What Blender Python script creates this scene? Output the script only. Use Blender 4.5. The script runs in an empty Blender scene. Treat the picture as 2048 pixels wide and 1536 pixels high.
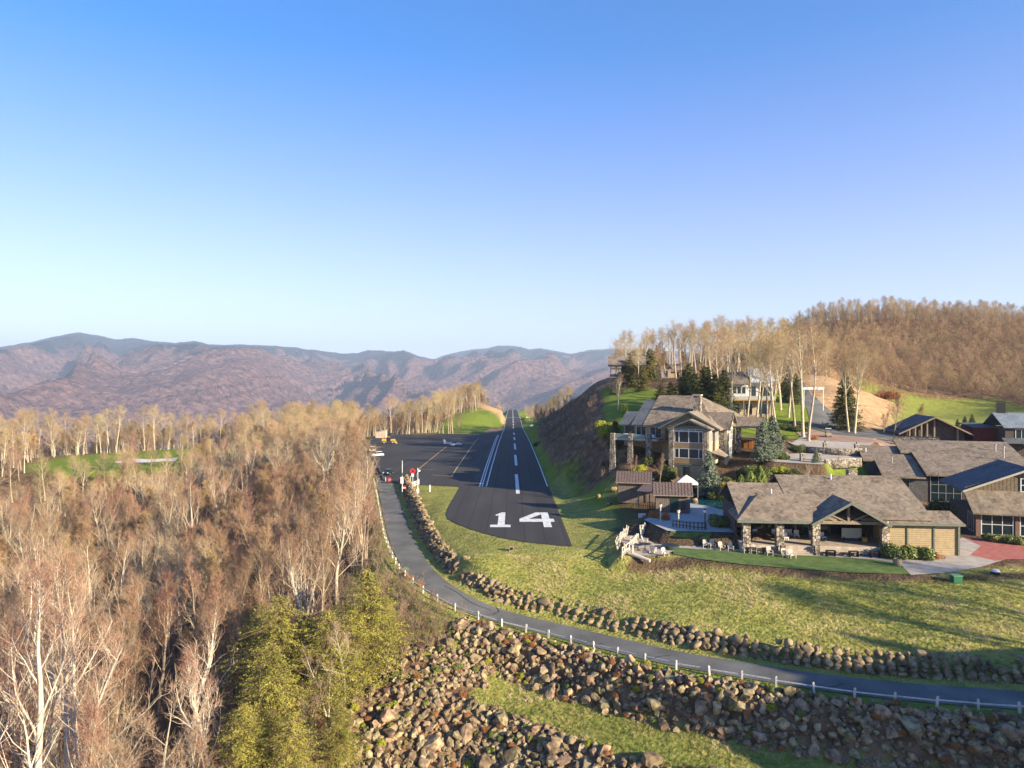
import bpy, bmesh, math, random
import numpy as np
from mathutils import Vector, Matrix
R = math.radians
S = bpy.context.scene
COL = S.collection

# ---------------------------------------------------------------- camera, world, sun, exposure
SUN_EL, SUN_AZ = 19.5, -36.0          # azimuth measured from +x, counter clockwise; the sun stands right of and slightly behind the camera
cam_d = bpy.data.cameras.new('camera'); cam = bpy.data.objects.new('camera', cam_d); COL.objects.link(cam)
cam_d.sensor_width = 36; cam_d.lens = 24.98; cam_d.clip_start = 0.5; cam_d.clip_end = 80000
cam.location = (0, 0, 0); cam.rotation_euler = (R(90), 0, 0)
S.camera = cam
W = bpy.data.worlds.new('World'); S.world = W; W.use_nodes = True
wn = W.node_tree.nodes; wl = W.node_tree.links
sky = wn.new('ShaderNodeTexSky'); sky.sky_type = 'NISHITA'; sky.sun_disc = False
sky.sun_elevation = R(SUN_EL); sky.sun_rotation = R(90 - SUN_AZ)
sky.altitude = 1400; sky.air_density = 1.25; sky.dust_density = 0.6; sky.ozone_density = 6.0
hs = wn.new('ShaderNodeHueSaturation'); hs.inputs['Saturation'].default_value = 1.2
tcw = wn.new('ShaderNodeTexCoord'); sxw = wn.new('ShaderNodeSeparateXYZ'); wl.new(tcw.outputs['Generated'], sxw.inputs[0])
for sock_, a_, b_ in (('Saturation', .68, 1.2), ('Hue', .538, .505), ('Value', .90, 1.0)):
    mrw = wn.new('ShaderNodeMapRange'); mrw.inputs[1].default_value = 0.0; mrw.inputs[2].default_value = .42; mrw.inputs[3].default_value = a_; mrw.inputs[4].default_value = b_; wl.new(sxw.outputs[2], mrw.inputs[0]); wl.new(mrw.outputs[0], hs.inputs[sock_])
wl.new(sky.outputs[0], hs.inputs['Color']); wl.new(hs.outputs[0], wn['Background'].inputs[0])
wn['Background'].inputs[1].default_value = 0.09
sd = bpy.data.lights.new('sun', 'SUN'); sun = bpy.data.objects.new('sun', sd); COL.objects.link(sun)
sd.energy = 5.0; sd.angle = R(0.55); sd.color = (1.0, 0.86, 0.60)
svec = Vector((math.cos(R(SUN_AZ)) * math.cos(R(SUN_EL)), math.sin(R(SUN_AZ)) * math.cos(R(SUN_EL)), math.sin(R(SUN_EL))))
sun.rotation_euler = svec.to_track_quat('Z', 'Y').to_euler()
S.view_settings.view_transform = 'Standard'; S.view_settings.look = 'None'
S.view_settings.exposure = 1.62; S.view_settings.gamma = 1
S.cycles.max_bounces = 5; S.cycles.diffuse_bounces = 3; S.cycles.volume_bounces = 0
S.cycles.transparent_max_bounces = 6; S.cycles.glossy_bounces = 2
rng = np.random.default_rng(7); random.seed(7)

# ---------------------------------------------------------------- materials
MATS = {}
def mat(name, col, rough=0.85, var=0.0, scale=1.0, col2=None, bump=0.0, bscale=None, rnd=0.0, metal=0.0, spec=0.3, detail=6, trans=0.0):
    """principled with noise between col and col2; rnd = per object colour variation"""
    if name in MATS: return MATS[name]
    m = bpy.data.materials.new(name); m.use_nodes = True; MATS[name] = m
    n = m.node_tree.nodes; l = m.node_tree.links; b = n['Principled BSDF']
    b.inputs['Roughness'].default_value = rough; b.inputs['Metallic'].default_value = metal
    b.inputs['Specular IOR Level'].default_value = spec
    src = None
    if col2 is not None or bump:
        g = n.new('ShaderNodeNewGeometry'); nz = n.new('ShaderNodeTexNoise')
        nz.inputs['Scale'].default_value = scale; nz.inputs['Detail'].default_value = detail
        l.new(g.outputs['Position'], nz.inputs['Vector'])
    if col2 is not None:
        r = n.new('ShaderNodeValToRGB'); r.color_ramp.elements[0].position = 0.5 - 0.16; r.color_ramp.elements[1].position = 0.5 + 0.16
        r.color_ramp.elements[0].color = (*col, 1); r.color_ramp.elements[1].color = (*col2, 1)
        l.new(nz.outputs['Fac'], r.inputs[0]); src = r.outputs[0]
    if rnd:
        oi = n.new('ShaderNodeObjectInfo'); h = n.new('ShaderNodeHueSaturation')
        mp = n.new('ShaderNodeMapRange'); mp.inputs[3].default_value = 1 - rnd; mp.inputs[4].default_value = 1 + rnd
        l.new(oi.outputs['Random'], mp.inputs[0]); l.new(mp.outputs[0], h.inputs['Value'])
        mh = n.new('ShaderNodeMath'); mh.operation = 'MULTIPLY'; mh.inputs[1].default_value = 7.13
        fr = n.new('ShaderNodeMath'); fr.operation = 'FRACT'; mp2 = n.new('ShaderNodeMapRange')
        mp2.inputs[3].default_value = 0.5 - rnd * 0.06; mp2.inputs[4].default_value = 0.5 + rnd * 0.06
        l.new(oi.outputs['Random'], mh.inputs[0]); l.new(mh.outputs[0], fr.inputs[0]); l.new(fr.outputs[0], mp2.inputs[0]); l.new(mp2.outputs[0], h.inputs['Hue'])
        if src: l.new(src, h.inputs['Color'])
        else: h.inputs['Color'].default_value = (*col, 1)
        src = h.outputs[0]
    if src: l.new(src, b.inputs['Base Color'])
    else: b.inputs['Base Color'].default_value = (*col, 1)
    if bump:
        nb = nz
        if bscale:
            nb = n.new('ShaderNodeTexNoise'); nb.inputs['Scale'].default_value = bscale; nb.inputs['Detail'].default_value = 5
            l.new(g.outputs['Position'], nb.inputs['Vector'])
        bp = n.new('ShaderNodeBump'); bp.inputs['Distance'].default_value = bump; bp.inputs['Strength'].default_value = 1
        l.new(nb.outputs['Fac'], bp.inputs['Height']); l.new(bp.outputs[0], b.inputs['Normal'])
    return m

def nodes(m): return m.node_tree.nodes, m.node_tree.links, m.node_tree.nodes['Principled BSDF']

# ---------------------------------------------------------------- mesh helpers
def tag(o, label=None, cat=None, group=None, kind=None):
    if label: o['label'] = label
    if cat: o['category'] = cat
    if group: o['group'] = group
    if kind: o['kind'] = kind
    return o

def np_mesh(name, V, Fq, mats, midx=None, smooth=False):
    """fast mesh from arrays; Fq list of arrays of faces (each array n x k)"""
    me = bpy.data.meshes.new(name)
    V = np.asarray(V, dtype=np.float32)
    Fq = [np.asarray(f, dtype=np.int32) for f in Fq if len(f)]
    loops = np.concatenate([f.ravel() for f in Fq]); cnt = np.concatenate([np.full(len(f), f.shape[1], dtype=np.int32) for f in Fq])
    st = np.concatenate([[0], np.cumsum(cnt)[:-1]]).astype(np.int32)
    me.vertices.add(len(V)); me.vertices.foreach_set('co', V.ravel())
    me.loops.add(len(loops)); me.loops.foreach_set('vertex_index', loops)
    me.polygons.add(len(cnt)); me.polygons.foreach_set('loop_start', st); me.polygons.foreach_set('loop_total', cnt)
    if not isinstance(mats, (list, tuple)): mats = [mats]
    for m in mats: me.materials.append(m)
    if midx is not None: me.polygons.foreach_set('material_index', np.asarray(midx, dtype=np.int32))
    me.update(calc_edges=True); me.validate()
    if smooth: me.polygons.foreach_set('use_smooth', np.ones(len(cnt), dtype=bool))
    return me

def link(name, me, parent=None, loc=None, rz=None):
    o = bpy.data.objects.new(name, me); COL.objects.link(o)
    if parent is not None: o.parent = parent
    if loc is not None: o.location = loc
    if rz is not None: o.rotation_euler = (0, 0, rz)
    return o

def thing(name, label, cat, loc=(0, 0, 0), rz=0.0, group=None):
    o = bpy.data.objects.new(name, None); COL.objects.link(o); o.empty_display_size = 0.5
    o.location = loc; o.rotation_euler = (0, 0, rz)
    return tag(o, label, cat, group)

class MB:
    """collects simple solids, built as one mesh object"""
    def __init__(s): s.v = []; s.f = []
    def add(s, vs, fs):
        k = len(s.v); s.v += [tuple(v) for v in vs]; s.f += [tuple(i + k for i in f) for f in fs]; return s
    def box(s, x0, x1, y0, y1, z0, z1):
        return s.add([(x0, y0, z0), (x1, y0, z0), (x1, y1, z0), (x0, y1, z0), (x0, y0, z1), (x1, y0, z1), (x1, y1, z1), (x0, y1, z1)],
                     [(0, 3, 2, 1), (4, 5, 6, 7), (0, 1, 5, 4), (1, 2, 6, 5), (2, 3, 7, 6), (3, 0, 4, 7)])
    def prism(s, pts, off):
        """pts planar polygon (3d), extruded by off vector"""
        n = len(pts); off = Vector(off); a = [Vector(p) for p in pts]; b = [p + off for p in a]
        return s.add(a + b, [tuple(range(n))[::-1], tuple(range(n, 2 * n))] + [(i, (i + 1) % n, n + (i + 1) % n, n + i) for i in range(n)])
    def bar(s, a, b, w, h=None):
        """box beam between two points"""
        a = Vector(a); b = Vector(b); h = h or w; d = (b - a).normalized()
        up = Vector((0, 0, 1)) if abs(d.z) < 0.95 else Vector((0, 1, 0))
        x = d.cross(up).normalized() * (w / 2); y = x.cross(d).normalized() * (h / 2)
        return s.add([a - x - y, a + x - y, a + x + y, a - x + y, b - x - y, b + x - y, b + x + y, b - x + y],
                     [(0, 1, 2, 3), (7, 6, 5, 4), (4, 5, 1, 0), (5, 6, 2, 1), (6, 7, 3, 2), (7, 4, 0, 3)])
    def tube(s, a, b, r0, r1=None, n=8, cap=True):
        a = Vector(a); b = Vector(b); r1 = r0 if r1 is None else r1; d = (b - a).normalized()
        up = Vector((0, 0, 1)) if abs(d.z) < 0.95 else Vector((0, 1, 0))
        x = d.cross(up).normalized(); y = x.cross(d)
        c = [(math.cos(2 * math.pi * i / n), math.sin(2 * math.pi * i / n)) for i in range(n)]
        vs = [a + (x * p + y * q) * r0 for p, q in c] + [b + (x * p + y * q) * r1 for p, q in c]
        fs = [(i, i + n, (i + 1) % n + n, (i + 1) % n) for i in range(n)]
        if cap: fs += [tuple(range(n)), tuple(range(n, 2 * n))[::-1]]
        return s.add(vs, fs)
    def lathe(s, c, prof, n=12):
        c = Vector(c); vs = []; fs = []
        for r, z in prof: vs += [(c.x + r * math.cos(2 * math.pi * i / n), c.y + r * math.sin(2 * math.pi * i / n), c.z + z) for i in range(n)]
        for k in range(len(prof) - 1): fs += [(k * n + i, k * n + (i + 1) % n, (k + 1) * n + (i + 1) % n, (k + 1) * n + i) for i in range(n)]
        fs += [tuple(range(n))[::-1], tuple(range((len(prof) - 1) * n, len(prof) * n))]
        return s.add(vs, fs)
    def roof(s, a, b, c, d, t=0.22):
        """roof plane a,b,c,d (or 3 points) with thickness t straight down"""
        p = [q for q in (a, b, c, d) if q is not None]
        return s.prism(p, (0, 0, -t))
    def mesh(s, name, m, bevel=0):
        me = bpy.data.meshes.new(name); me.from_pydata(s.v, [], s.f)
        for x in (m if isinstance(m, (list, tuple)) else [m]): me.materials.append(x)
        bm = bmesh.new(); bm.from_mesh(me); bmesh.ops.recalc_face_normals(bm, faces=bm.faces)
        if bevel: bmesh.ops.bevel(bm, geom=bm.edges[:], offset=bevel, segments=2, affect='EDGES', profile=0.6)
        bm.to_mesh(me); bm.free(); me.update(); return me
    def build(s, name, m, parent=None, bevel=0): return link(name, s.mesh(name, m, bevel), parent)

def copy_tree(o, parent=None):
    c = o.copy(); COL.objects.link(c)
    if parent is not None: c.parent = parent
    for ch in o.children: copy_tree(ch, c)
    return c

F = 1421.0
def PX(px, py, z):
    """photo point (full size pixels) at height z -> world x, y, z"""
    d = -z * F / (py - 768.0); return ((px - 1024.0) / F * d, d, z)
def PD(px, py, d): return ((px - 1024.0) / F * d, d, -(py - 768.0) / F * d)

# ---------------------------------------------------------------- terrain height
PY = [0, 100, 130, 168, 209, 269, 334, 429, 532, 735, 1100, 3000]; PZ = [-22.6, -23, -23.4, -24, -24.4, -25.6, -27, -30.2, -34, -34.9, -40, -60]
def prof(y): return np.interp(y, PY, PZ)
def PR(px, py):
    """photo point on the runway surface"""
    s = (py - 768.0) / F; y = np.linspace(60, 1150, 4000); i = np.argmin(np.abs(prof(y) + s * y)) ; return ((px - 1024.0) / F * y[i], float(y[i]), float(prof(y[i])))
ROADPX = [(767, 956, -24.0), (780, 1000, -24.4), (790, 1040, -24.7), (803, 1080, -25.0), (820, 1115, -25.3), (845, 1150, -25.7), (885, 1182, -26.2), (940, 1212, -26.8),
          (1010, 1236, -27.4), (1100, 1257, -27.8), (1200, 1282, -27.9), (1350, 1318, -27.6), (1500, 1342, -27.4), (1650, 1366, -27.2), (1800, 1383, -27.1), (1950, 1394, -27.0), (2100, 1404, -27.0), (2350, 1418, -27.0)]
def smooth_poly(P, step=1.0, it=2):
    P = np.array(P, float)
    for _ in range(it):
        Q = [P[0]]
        for a, b in zip(P[:-1], P[1:]): Q += [a * .75 + b * .25, a * .25 + b * .75]
        P = np.array(Q + [P[-1]])
    s = np.concatenate([[0], np.cumsum(np.linalg.norm(np.diff(P[:, :2], axis=0), axis=1))])
    n = max(2, int(s[-1] / step)); t = np.linspace(0, s[-1], n + 1)
    return np.stack([np.interp(t, s, P[:, k]) for k in range(P.shape[1])], 1)
ROAD = smooth_poly([PX(*p) for p in ROADPX], 1.0)
def normals2(P):
    d = np.gradient(P[:, :2], axis=0); d /= np.linalg.norm(d, axis=1)[:, None]; return np.stack([-d[:, 1], d[:, 0]], 1)
ROADN = normals2(ROAD)      # points to the uphill (left of travel = camera-far) side

def poly_dist(P, x, y):
    """nearest point on polyline: distance, signed side (+ left), interpolated z, index"""
    D = np.full(x.shape, 1e9); Z = np.zeros(x.shape); Sg = np.zeros(x.shape); I = np.zeros(x.shape)
    for i in range(len(P) - 1):
        a = P[i]; b = P[i + 1]; ab = b[:2] - a[:2]; L = ab @ ab
        t = np.clip(((x - a[0]) * ab[0] + (y - a[1]) * ab[1]) / L, 0, 1)
        dx = x - (a[0] + t * ab[0]); dy = y - (a[1] + t * ab[1]); d = np.hypot(dx, dy); m = d < D
        D[m] = d[m]; Z[m] = (a[2] + t * (b[2] - a[2]))[m]; Sg[m] = np.sign(ab[0] * dy - ab[1] * dx)[m]; I[m] = (i + t)[m]
    return D, Sg, Z, I
def in_poly(P, x, y):
    c = np.zeros(x.shape, bool); n = len(P)
    for i in range(n):
        x1, y1 = P[i][:2]; x2, y2 = P[(i + 1) % n][:2]
        if y1 == y2: continue
        m = ((y1 > y) != (y2 > y)) & (x < (x2 - x1) * (y - y1) / (y2 - y1) + x1); c ^= m
    return c
def sdist(P, x, y):
    Q = np.array([(p[0], p[1], 0) for p in list(P) + [P[0]]]); d = poly_dist(Q, x, y)[0]
    return np.where(in_poly(P, x, y), -d, d)
def sst(t): t = np.clip(t, 0, 1); return t * t * (3 - 2 * t)

RUNPX = [(1145, 1093), (1118, 1091.5), (1090, 1088), (1045, 1083), (1000, 1075), (965, 1066), (940, 1058), (912, 1047), (895, 1038), (892, 1028), (896, 1016), (905, 1000), (913, 986), (919, 976), (917, 973.5), (870, 971.5), (835, 970), (800, 967)]
RUN = [PR(*p) for p in RUNPX] + [PR(757, 966), PR(745, 925), PR(737, 900), PR(752, 897), PR(772, 894), PR(752, 892), PR(737, 888), PR(745, 873), PR(790, 868.5), PR(870, 869), PR(930, 868), PR(965, 866.5)]
RUN += [(-10.0, 470, prof(470)), (-6.4, 520, prof(520)), (-6.4, 1105, prof(1105)), (8.7, 1105, prof(1105)), (8.7, 500, prof(500)), (8.7, 300, prof(300))]
PATIO = [PX(1232, 1072, -22.3), PX(1238, 1112, -22.3), PX(1345, 1112, -22.3), PX(1480, 1130, -22.3), PX(1650, 1143, -22.3), PX(1822, 1150, -22.3), PX(1900, 1140, -22.3), PX(2000, 1126, -22.3), PX(2120, 1120, -22.3), PX(2120, 1065, -22.3),
         (70, 108, -22.3), (60, 108, -22.3), (58, 96, -22.3), (31, 95.8, -22.3), (27, 97.4, -22.3), (22, 98.4, -22.3), (20.3, 99.4, -22.3), (19.5, 106.5, -22.3), (15.2, 104, -22.3)]
POOLP = [PX(1288, 1040, -20.7), PX(1328, 1020, -20.7), PX(1340, 998, -20.7), PX(1388, 983, -20.7), PX(1430, 988, -20.7), PX(1520, 1004, -20.7), (46, 112, -20.7), (34, 98.5, -20.7), PX(1410, 1064, -20.7), PX(1335, 1062, -20.7)]
def PC(px, py): d = 23.36 / ((py - 768) / F + .068); return ((px - 1024) / F * d, d, -13.5 + .068 * (d - 145))
def PL(px, py): d = 20.83 / ((py - 768) / F + .045); return ((px - 1024) / F * d, d, -14.8 + .045 * (d - 134))
CIRC = [PC(1580, 886), PC(1600, 874), PC(1650, 867), PC(1720, 866), PC(1760, 874), PC(1745, 890), PC(1722, 902), PC(1690, 902), PC(1640, 898), PC(1596, 892)]
LOWD = [PL(1530, 912), PL(1600, 905), PL(1640, 907), PL(1690, 910), PL(1722, 911), PL(1722, 918), PL(1655, 921), PL(1645, 930), PL(1540, 924)]
GREEN = [PX(60, 930, -31), PX(150, 912, -31), PX(300, 901, -31), PX(460, 893, -31), PX(478, 912, -31), PX(400, 930, -31), PX(250, 940, -31), PX(120, 945, -31)]

CP = []
for y in range(95, 300, 25): CP += [(x, y, prof(y)) for x in (-5, 6)]
for y in range(300, 1101, 60): CP += [(x, y, prof(y)) for x in (-5, 7)]
for y in range(180, 430, 40): CP += [(x, y, prof(y)) for x in (-20, -38)]
for y in (300, 340, 380, 420): CP += [(-60, y, prof(y))]
CP += [(-14, 130, -23.7), (-18, 150, -24), (-16, 122, -24.2), (0, 97, -23.7), (9, 92, -24.3), (0, 90, -25.2), (-10, 100, -24.6), (10, 84, -25.8), (20, 86, -24.2), (18, 78, -25.9),
       (30, 82, -23.5), (30, 75, -25.5), (40, 81, -23), (40, 72, -25.2), (50, 80, -22.8), (50, 70, -24.8), (60, 81, -22.5), (65, 69, -24.5), (80, 80, -22), (95, 72, -24), (16, 100, -22.8), (14, 112, -23), (14, 130, -23.2)]
# ravine on the left
CP += [(-30, 60, -38), (-40, 60, -42), (-34, 75, -37.6), (-26, 78, -33), (-26, 92, -30), (-33, 100, -33), (-38, 120, -35), (-50, 90, -43), (-52, 120, -43), (-62, 150, -43), (-70, 70, -50), (-90, 110, -51), (-100, 160, -48), (-40, 150, -29), (-60, 180, -34),
       (-52, 200, -28), (-62, 230, -27), (-74, 270, -27.5), (-95, 230, -37), (-120, 200, -43), (-160, 200, -43), (-125, 250, -39), (-140, 242, -38), (-170, 235, -38), (-200, 235, -39), (-240, 240, -40), (-50, 40, -48), (0, 40, -42), (-20, 55, -40), (-100, 40, -58), (-150, 120, -55), (-220, 150, -50), (-90, 70, -54)]
CP += [(-182, 275, -31), (-160, 290, -31), (-138, 340, -31), (-150, 310, -31), (-210, 300, -32), (-100, 310, -29), (-100, 350, -30), (-90, 400, -31), (-130, 390, -36), (-180, 370, -38), (-230, 330, -38), (-300, 300, -45), (-280, 420, -75), (-150, 430, -55), (-150, 520, -95), (-90, 470, -42), (-100, 560, -75), (-130, 650, -120), (-400, 450, -140), (-500, 700, -200), (-300, 700, -190), (-350, 200, -60), (-500, 300, -120),
       (-30, 480, -32), (-50, 520, -30), (-60, 560, -31), (-30, 560, -28.5), (-50, 600, -25), (-30, 620, -25), (-45, 660, -20.5), (-16, 650, -25), (-14, 690, -24), (-25, 680, -20), (-35, 720, -20), (-70, 700, -35), (-20, 760, -33), (-60, 800, -50), (-120, 800, -110), (-40, 950, -60), (-100, 1100, -140), (0, 1180, -60), (0, 1400, -160), (60, 1100, -60), (-14, 480, -33), (-14, 560, -35)]
# bank and lodge hill on the right of the runway
CP += [(11, 170, -24), (12, 200, -24.3), (12, 250, -25), (13, 300, -26), (14, 360, -28), (16, 150, -23.2), (18.2, 150, -21), (18, 165, -20), (22, 151, -13.6), (23, 147, -14.6), (27, 145, -15), (32, 141, -17.3), (23, 158, -12), (22, 170, -10.5), (20, 190, -11), (24, 200, -7), (19, 230, -14), (27, 225, -4.5), (22, 260, -12), (31, 260, -2.5), (21, 300, -16), (30, 300, -4), (29, 330, -7.5), (23, 400, -16), (20, 430, -24), (25, 470, -27), (20, 520, -32), (35, 520, -29), (22, 700, -34), (22, 1000, -38), (60, 600, -30), (60, 800, -50), (100, 1000, -120),
       (36, 134, -19), (34, 150, -13), (30, 150, -14), (28, 160, -11), (42, 146, -14.5), (45, 140, -15.5), (48, 135, -15.5), (60, 150, -13.2), (53, 168, -11.2), (62, 168, -11.8), (45, 165, -10.2), (35, 180, -8), (40, 220, -4), (35, 265, -2), (60, 200, -8.5), (72, 200, -7.5), (65, 230, -3), (66, 290, 2.5), (90, 300, 4), (111, 380, 11), (90, 235, -3.5), (85, 200, -7), (80, 178, -11),
       (60, 400, 7), (100, 420, 12), (150, 380, 14), (120, 450, 14), (40, 340, 1), (60, 480, -8), (40, 420, -10), (100, 520, 0), (30, 480, -22),
       (20, 130, -20.3), (40, 125, -20.5), (50, 122, -20.5), (60, 124, -19.5), (61, 131, -17.3), (70, 123, -21.3), (66, 117, -21.5), (78, 118, -21.5), (74, 133, -20), (82, 124, -21.5), (56, 130, -17), (48, 128, -17.5), (40, 132, -19), (75, 130, -21), (95, 130, -21), (77, 152, -14.5), (75, 167, -12), (95, 160, -13), (110, 180, -14), (100, 200, -12), (125, 220, -14), (150, 180, -18), (140, 130, -20), (100, 110, -21.5), (85, 95, -22),
       (98, 245, -2.5), (104, 255, 0.5), (119, 270, 3), (112, 240, -2), (125, 240, -8), (130, 300, 2), (152, 350, 16), (168, 330, -2), (150, 290, -9), (164, 300, -12.5), (193, 320, -11.5), (220, 310, -10), (180, 260, -15), (240, 260, -14), (216, 300, -9), (232, 380, 9), (190, 380, 10), (261, 380, 8), (300, 350, 2), (232, 420, 20), (206, 480, 42), (262, 480, 46), (313, 480, 43), (346, 480, 38), (420, 480, 30), (178, 465, 27), (150, 480, 8), (280, 560, 25), (200, 560, 12), (400, 600, 15), (140, 600, -20), (300, 700, -10), (500, 400, 10), (400, 300, -10), (300, 200, -20)]
# rise to the right of the camera, outside the picture (its wood shades the lower road)
CP += [(60, 48, -25), (66, 44, -19), (76, 42, -9.5), (84, 57, -20), (92, 38, -9), (120, 45, -12), (66, 34, -8), (56, 30, -15), (100, 10, -20), (50, 20, -38), (60, 0, -40), (0, 0, -55), (-100, 0, -65), (160, 60, -18), (180, 0, -15), (-300, 0, -90), (0, -60, -70)]
CP = np.array(CP, float)
def _k(a, b): return np.sqrt(((a[:, None, :] - b[None, :, :]) ** 2).sum(-1) + 16.0)
_n = len(CP); _A = np.zeros((_n + 3, _n + 3)); _A[:_n, :_n] = _k(CP[:, :2], CP[:, :2]) - np.eye(_n) * 1.0
_A[:_n, _n] = 1; _A[:_n, _n + 1:] = CP[:, :2] / 100; _A[_n:, :_n] = _A[:_n, _n:].T
_w = np.linalg.solve(_A, np.concatenate([CP[:, 2], [0, 0, 0]]))
def vnoise(x, y, s, seed=0):
    """cheap smooth value noise"""
    x = x / s + seed * 17.3; y = y / s - seed * 9.7; xi = np.floor(x).astype(int); yi = np.floor(y).astype(int); fx = sst(x - xi); fy = sst(y - yi)
    def h(a, b): return (np.sin(a * 127.1 + b * 311.7 + seed * 74.7) * 43758.5453) % 1.0
    return (h(xi, yi) * (1 - fx) + h(xi + 1, yi) * fx) * (1 - fy) + (h(xi, yi + 1) * (1 - fx) + h(xi + 1, yi + 1) * fx) * fy - 0.5
IB = int(np.argmin(np.hypot(ROAD[:, 0] - PX(925, 1206, -26.7)[0], ROAD[:, 1] - PX(925, 1206, -26.7)[1])))
def below_road(s):       # drop below the road, by distance from its centre line
    return np.interp(s, [0, 2.9, 7.0, 12.3, 14, 24, 40, 80], [0, -0.15, -3.5, -4.1, -5.0, -13.0, -22, -30])
def height(x, y, raw=False):
    x = np.atleast_1d(np.asarray(x, float)); y = np.atleast_1d(np.asarray(y, float))
    h = np.empty(x.shape); P = np.stack([x.ravel(), y.ravel()], 1)
    out = np.empty(len(P))
    for i in range(0, len(P), 20000):
        q = P[i:i + 20000]; out[i:i + 20000] = _k(q, CP[:, :2]) @ _w[:_n] + _w[_n] + q @ _w[_n + 1:] / 100
    h = out.reshape(x.shape)
    near = (y < 200) & (x > -70) & (x < 110)
    wild_ = sst((-x - 18) / 12) + sst((x - 120) / 30) + sst((y - 400) / 100); rough = vnoise(x, y, 9, 1) * (0.12 + .5 * wild_) + vnoise(x, y, 3.5, 2) * 0.18 + vnoise(x, y, 30, 3) * 2.0 * wild_
    h = h + rough
    # road bench, slopes below and wall bank above it
    if near.any():
        xs = x[near]; ys = y[near]; hh = h[near]; D, Sg, Z, I = poly_dist(ROAD, xs, ys)
        down = (Sg < 0)
        wend = sst((I - IB) / 12.0)          # rip-rap profile only from the bend on; further up a plain steep slope
        dn = Z + below_road(D); w = np.where(down, wend * (1 - sst((D - 26) / 20.)), 0) * (I < len(ROAD) - 1.01)
        hh = hh * (1 - w) + dn * w
        wr = 1 - sst((D - 2.6) / np.where(down, 5.0, 3.2)); hh = hh * (1 - wr) + (Z - 0.04) * wr
        h[near] = hh
    for P_, z_, fo in ((RUN, None, 4.0), (POOLP, -20.72, 4.5), (PATIO, -22.32, 1.2), (CIRC, 'c', 1.6), (LOWD, 'l', 1.6), (GREEN, -31.0, 10.0)):
        X0 = min(p[0] for p in P_) - fo; X1 = max(p[0] for p in P_) + fo; Y0 = min(p[1] for p in P_) - fo; Y1 = max(p[1] for p in P_) + fo
        m = (x > X0) & (x < X1) & (y > Y0) & (y < Y1)
        if m.any():
            sdv = sdist(P_, x[m], y[m]); w = 1 - sst(sdv / fo); z = prof(y[m]) if z_ is None else -13.5 + .068 * (y[m] - 145) if z_ == 'c' else -14.8 + .045 * (y[m] - 134) if z_ == 'l' else z_
            h[m] = h[m] * (1 - w) + (z - 0.05) * w
    return h
def H(x, y): return float(height(np.array([x]), np.array([y]))[0])
def drape(poly, name, m, off=0.05, step=1.5, zfun=None, parent=None):
    """sheet over a polygon, following the ground; fine triangulated grid clipped to the outline"""
    bm = bmesh.new(); vs = [bm.verts.new((p[0], p[1], 0)) for p in poly]; bm.faces.new(vs)
    xs = [p[0] for p in poly]; ys = [p[1] for p in poly]
    def cuts(lo, hi, ax, st):
        c = math.ceil(lo / st) * st
        while c < hi:
            no = (1, 0, 0) if ax == 0 else (0, 1, 0); co = (c, 0, 0) if ax == 0 else (0, c, 0)
            bmesh.ops.bisect_plane(bm, geom=bm.verts[:] + bm.edges[:] + bm.faces[:], dist=1e-5, plane_co=co, plane_no=no); c += st
    cuts(min(xs), max(xs), 0, step); cuts(min(ys), max(ys), 1, step)
    bmesh.ops.triangulate(bm, faces=bm.faces[:])
    X = np.array([v.co.x for v in bm.verts]); Y = np.array([v.co.y for v in bm.verts])
    Z = zfun(X, Y) if zfun else height(X, Y) + off
    for v, z in zip(bm.verts, Z): v.co.z = float(z)
    bmesh.ops.recalc_face_normals(bm, faces=bm.faces[:])
    if sum(f.normal.z for f in bm.faces) < 0: bmesh.ops.reverse_faces(bm, faces=bm.faces[:])
    me = bpy.data.meshes.new(name); bm.to_mesh(me); bm.free(); me.materials.append(m)
    return link(name, me, parent)
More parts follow.
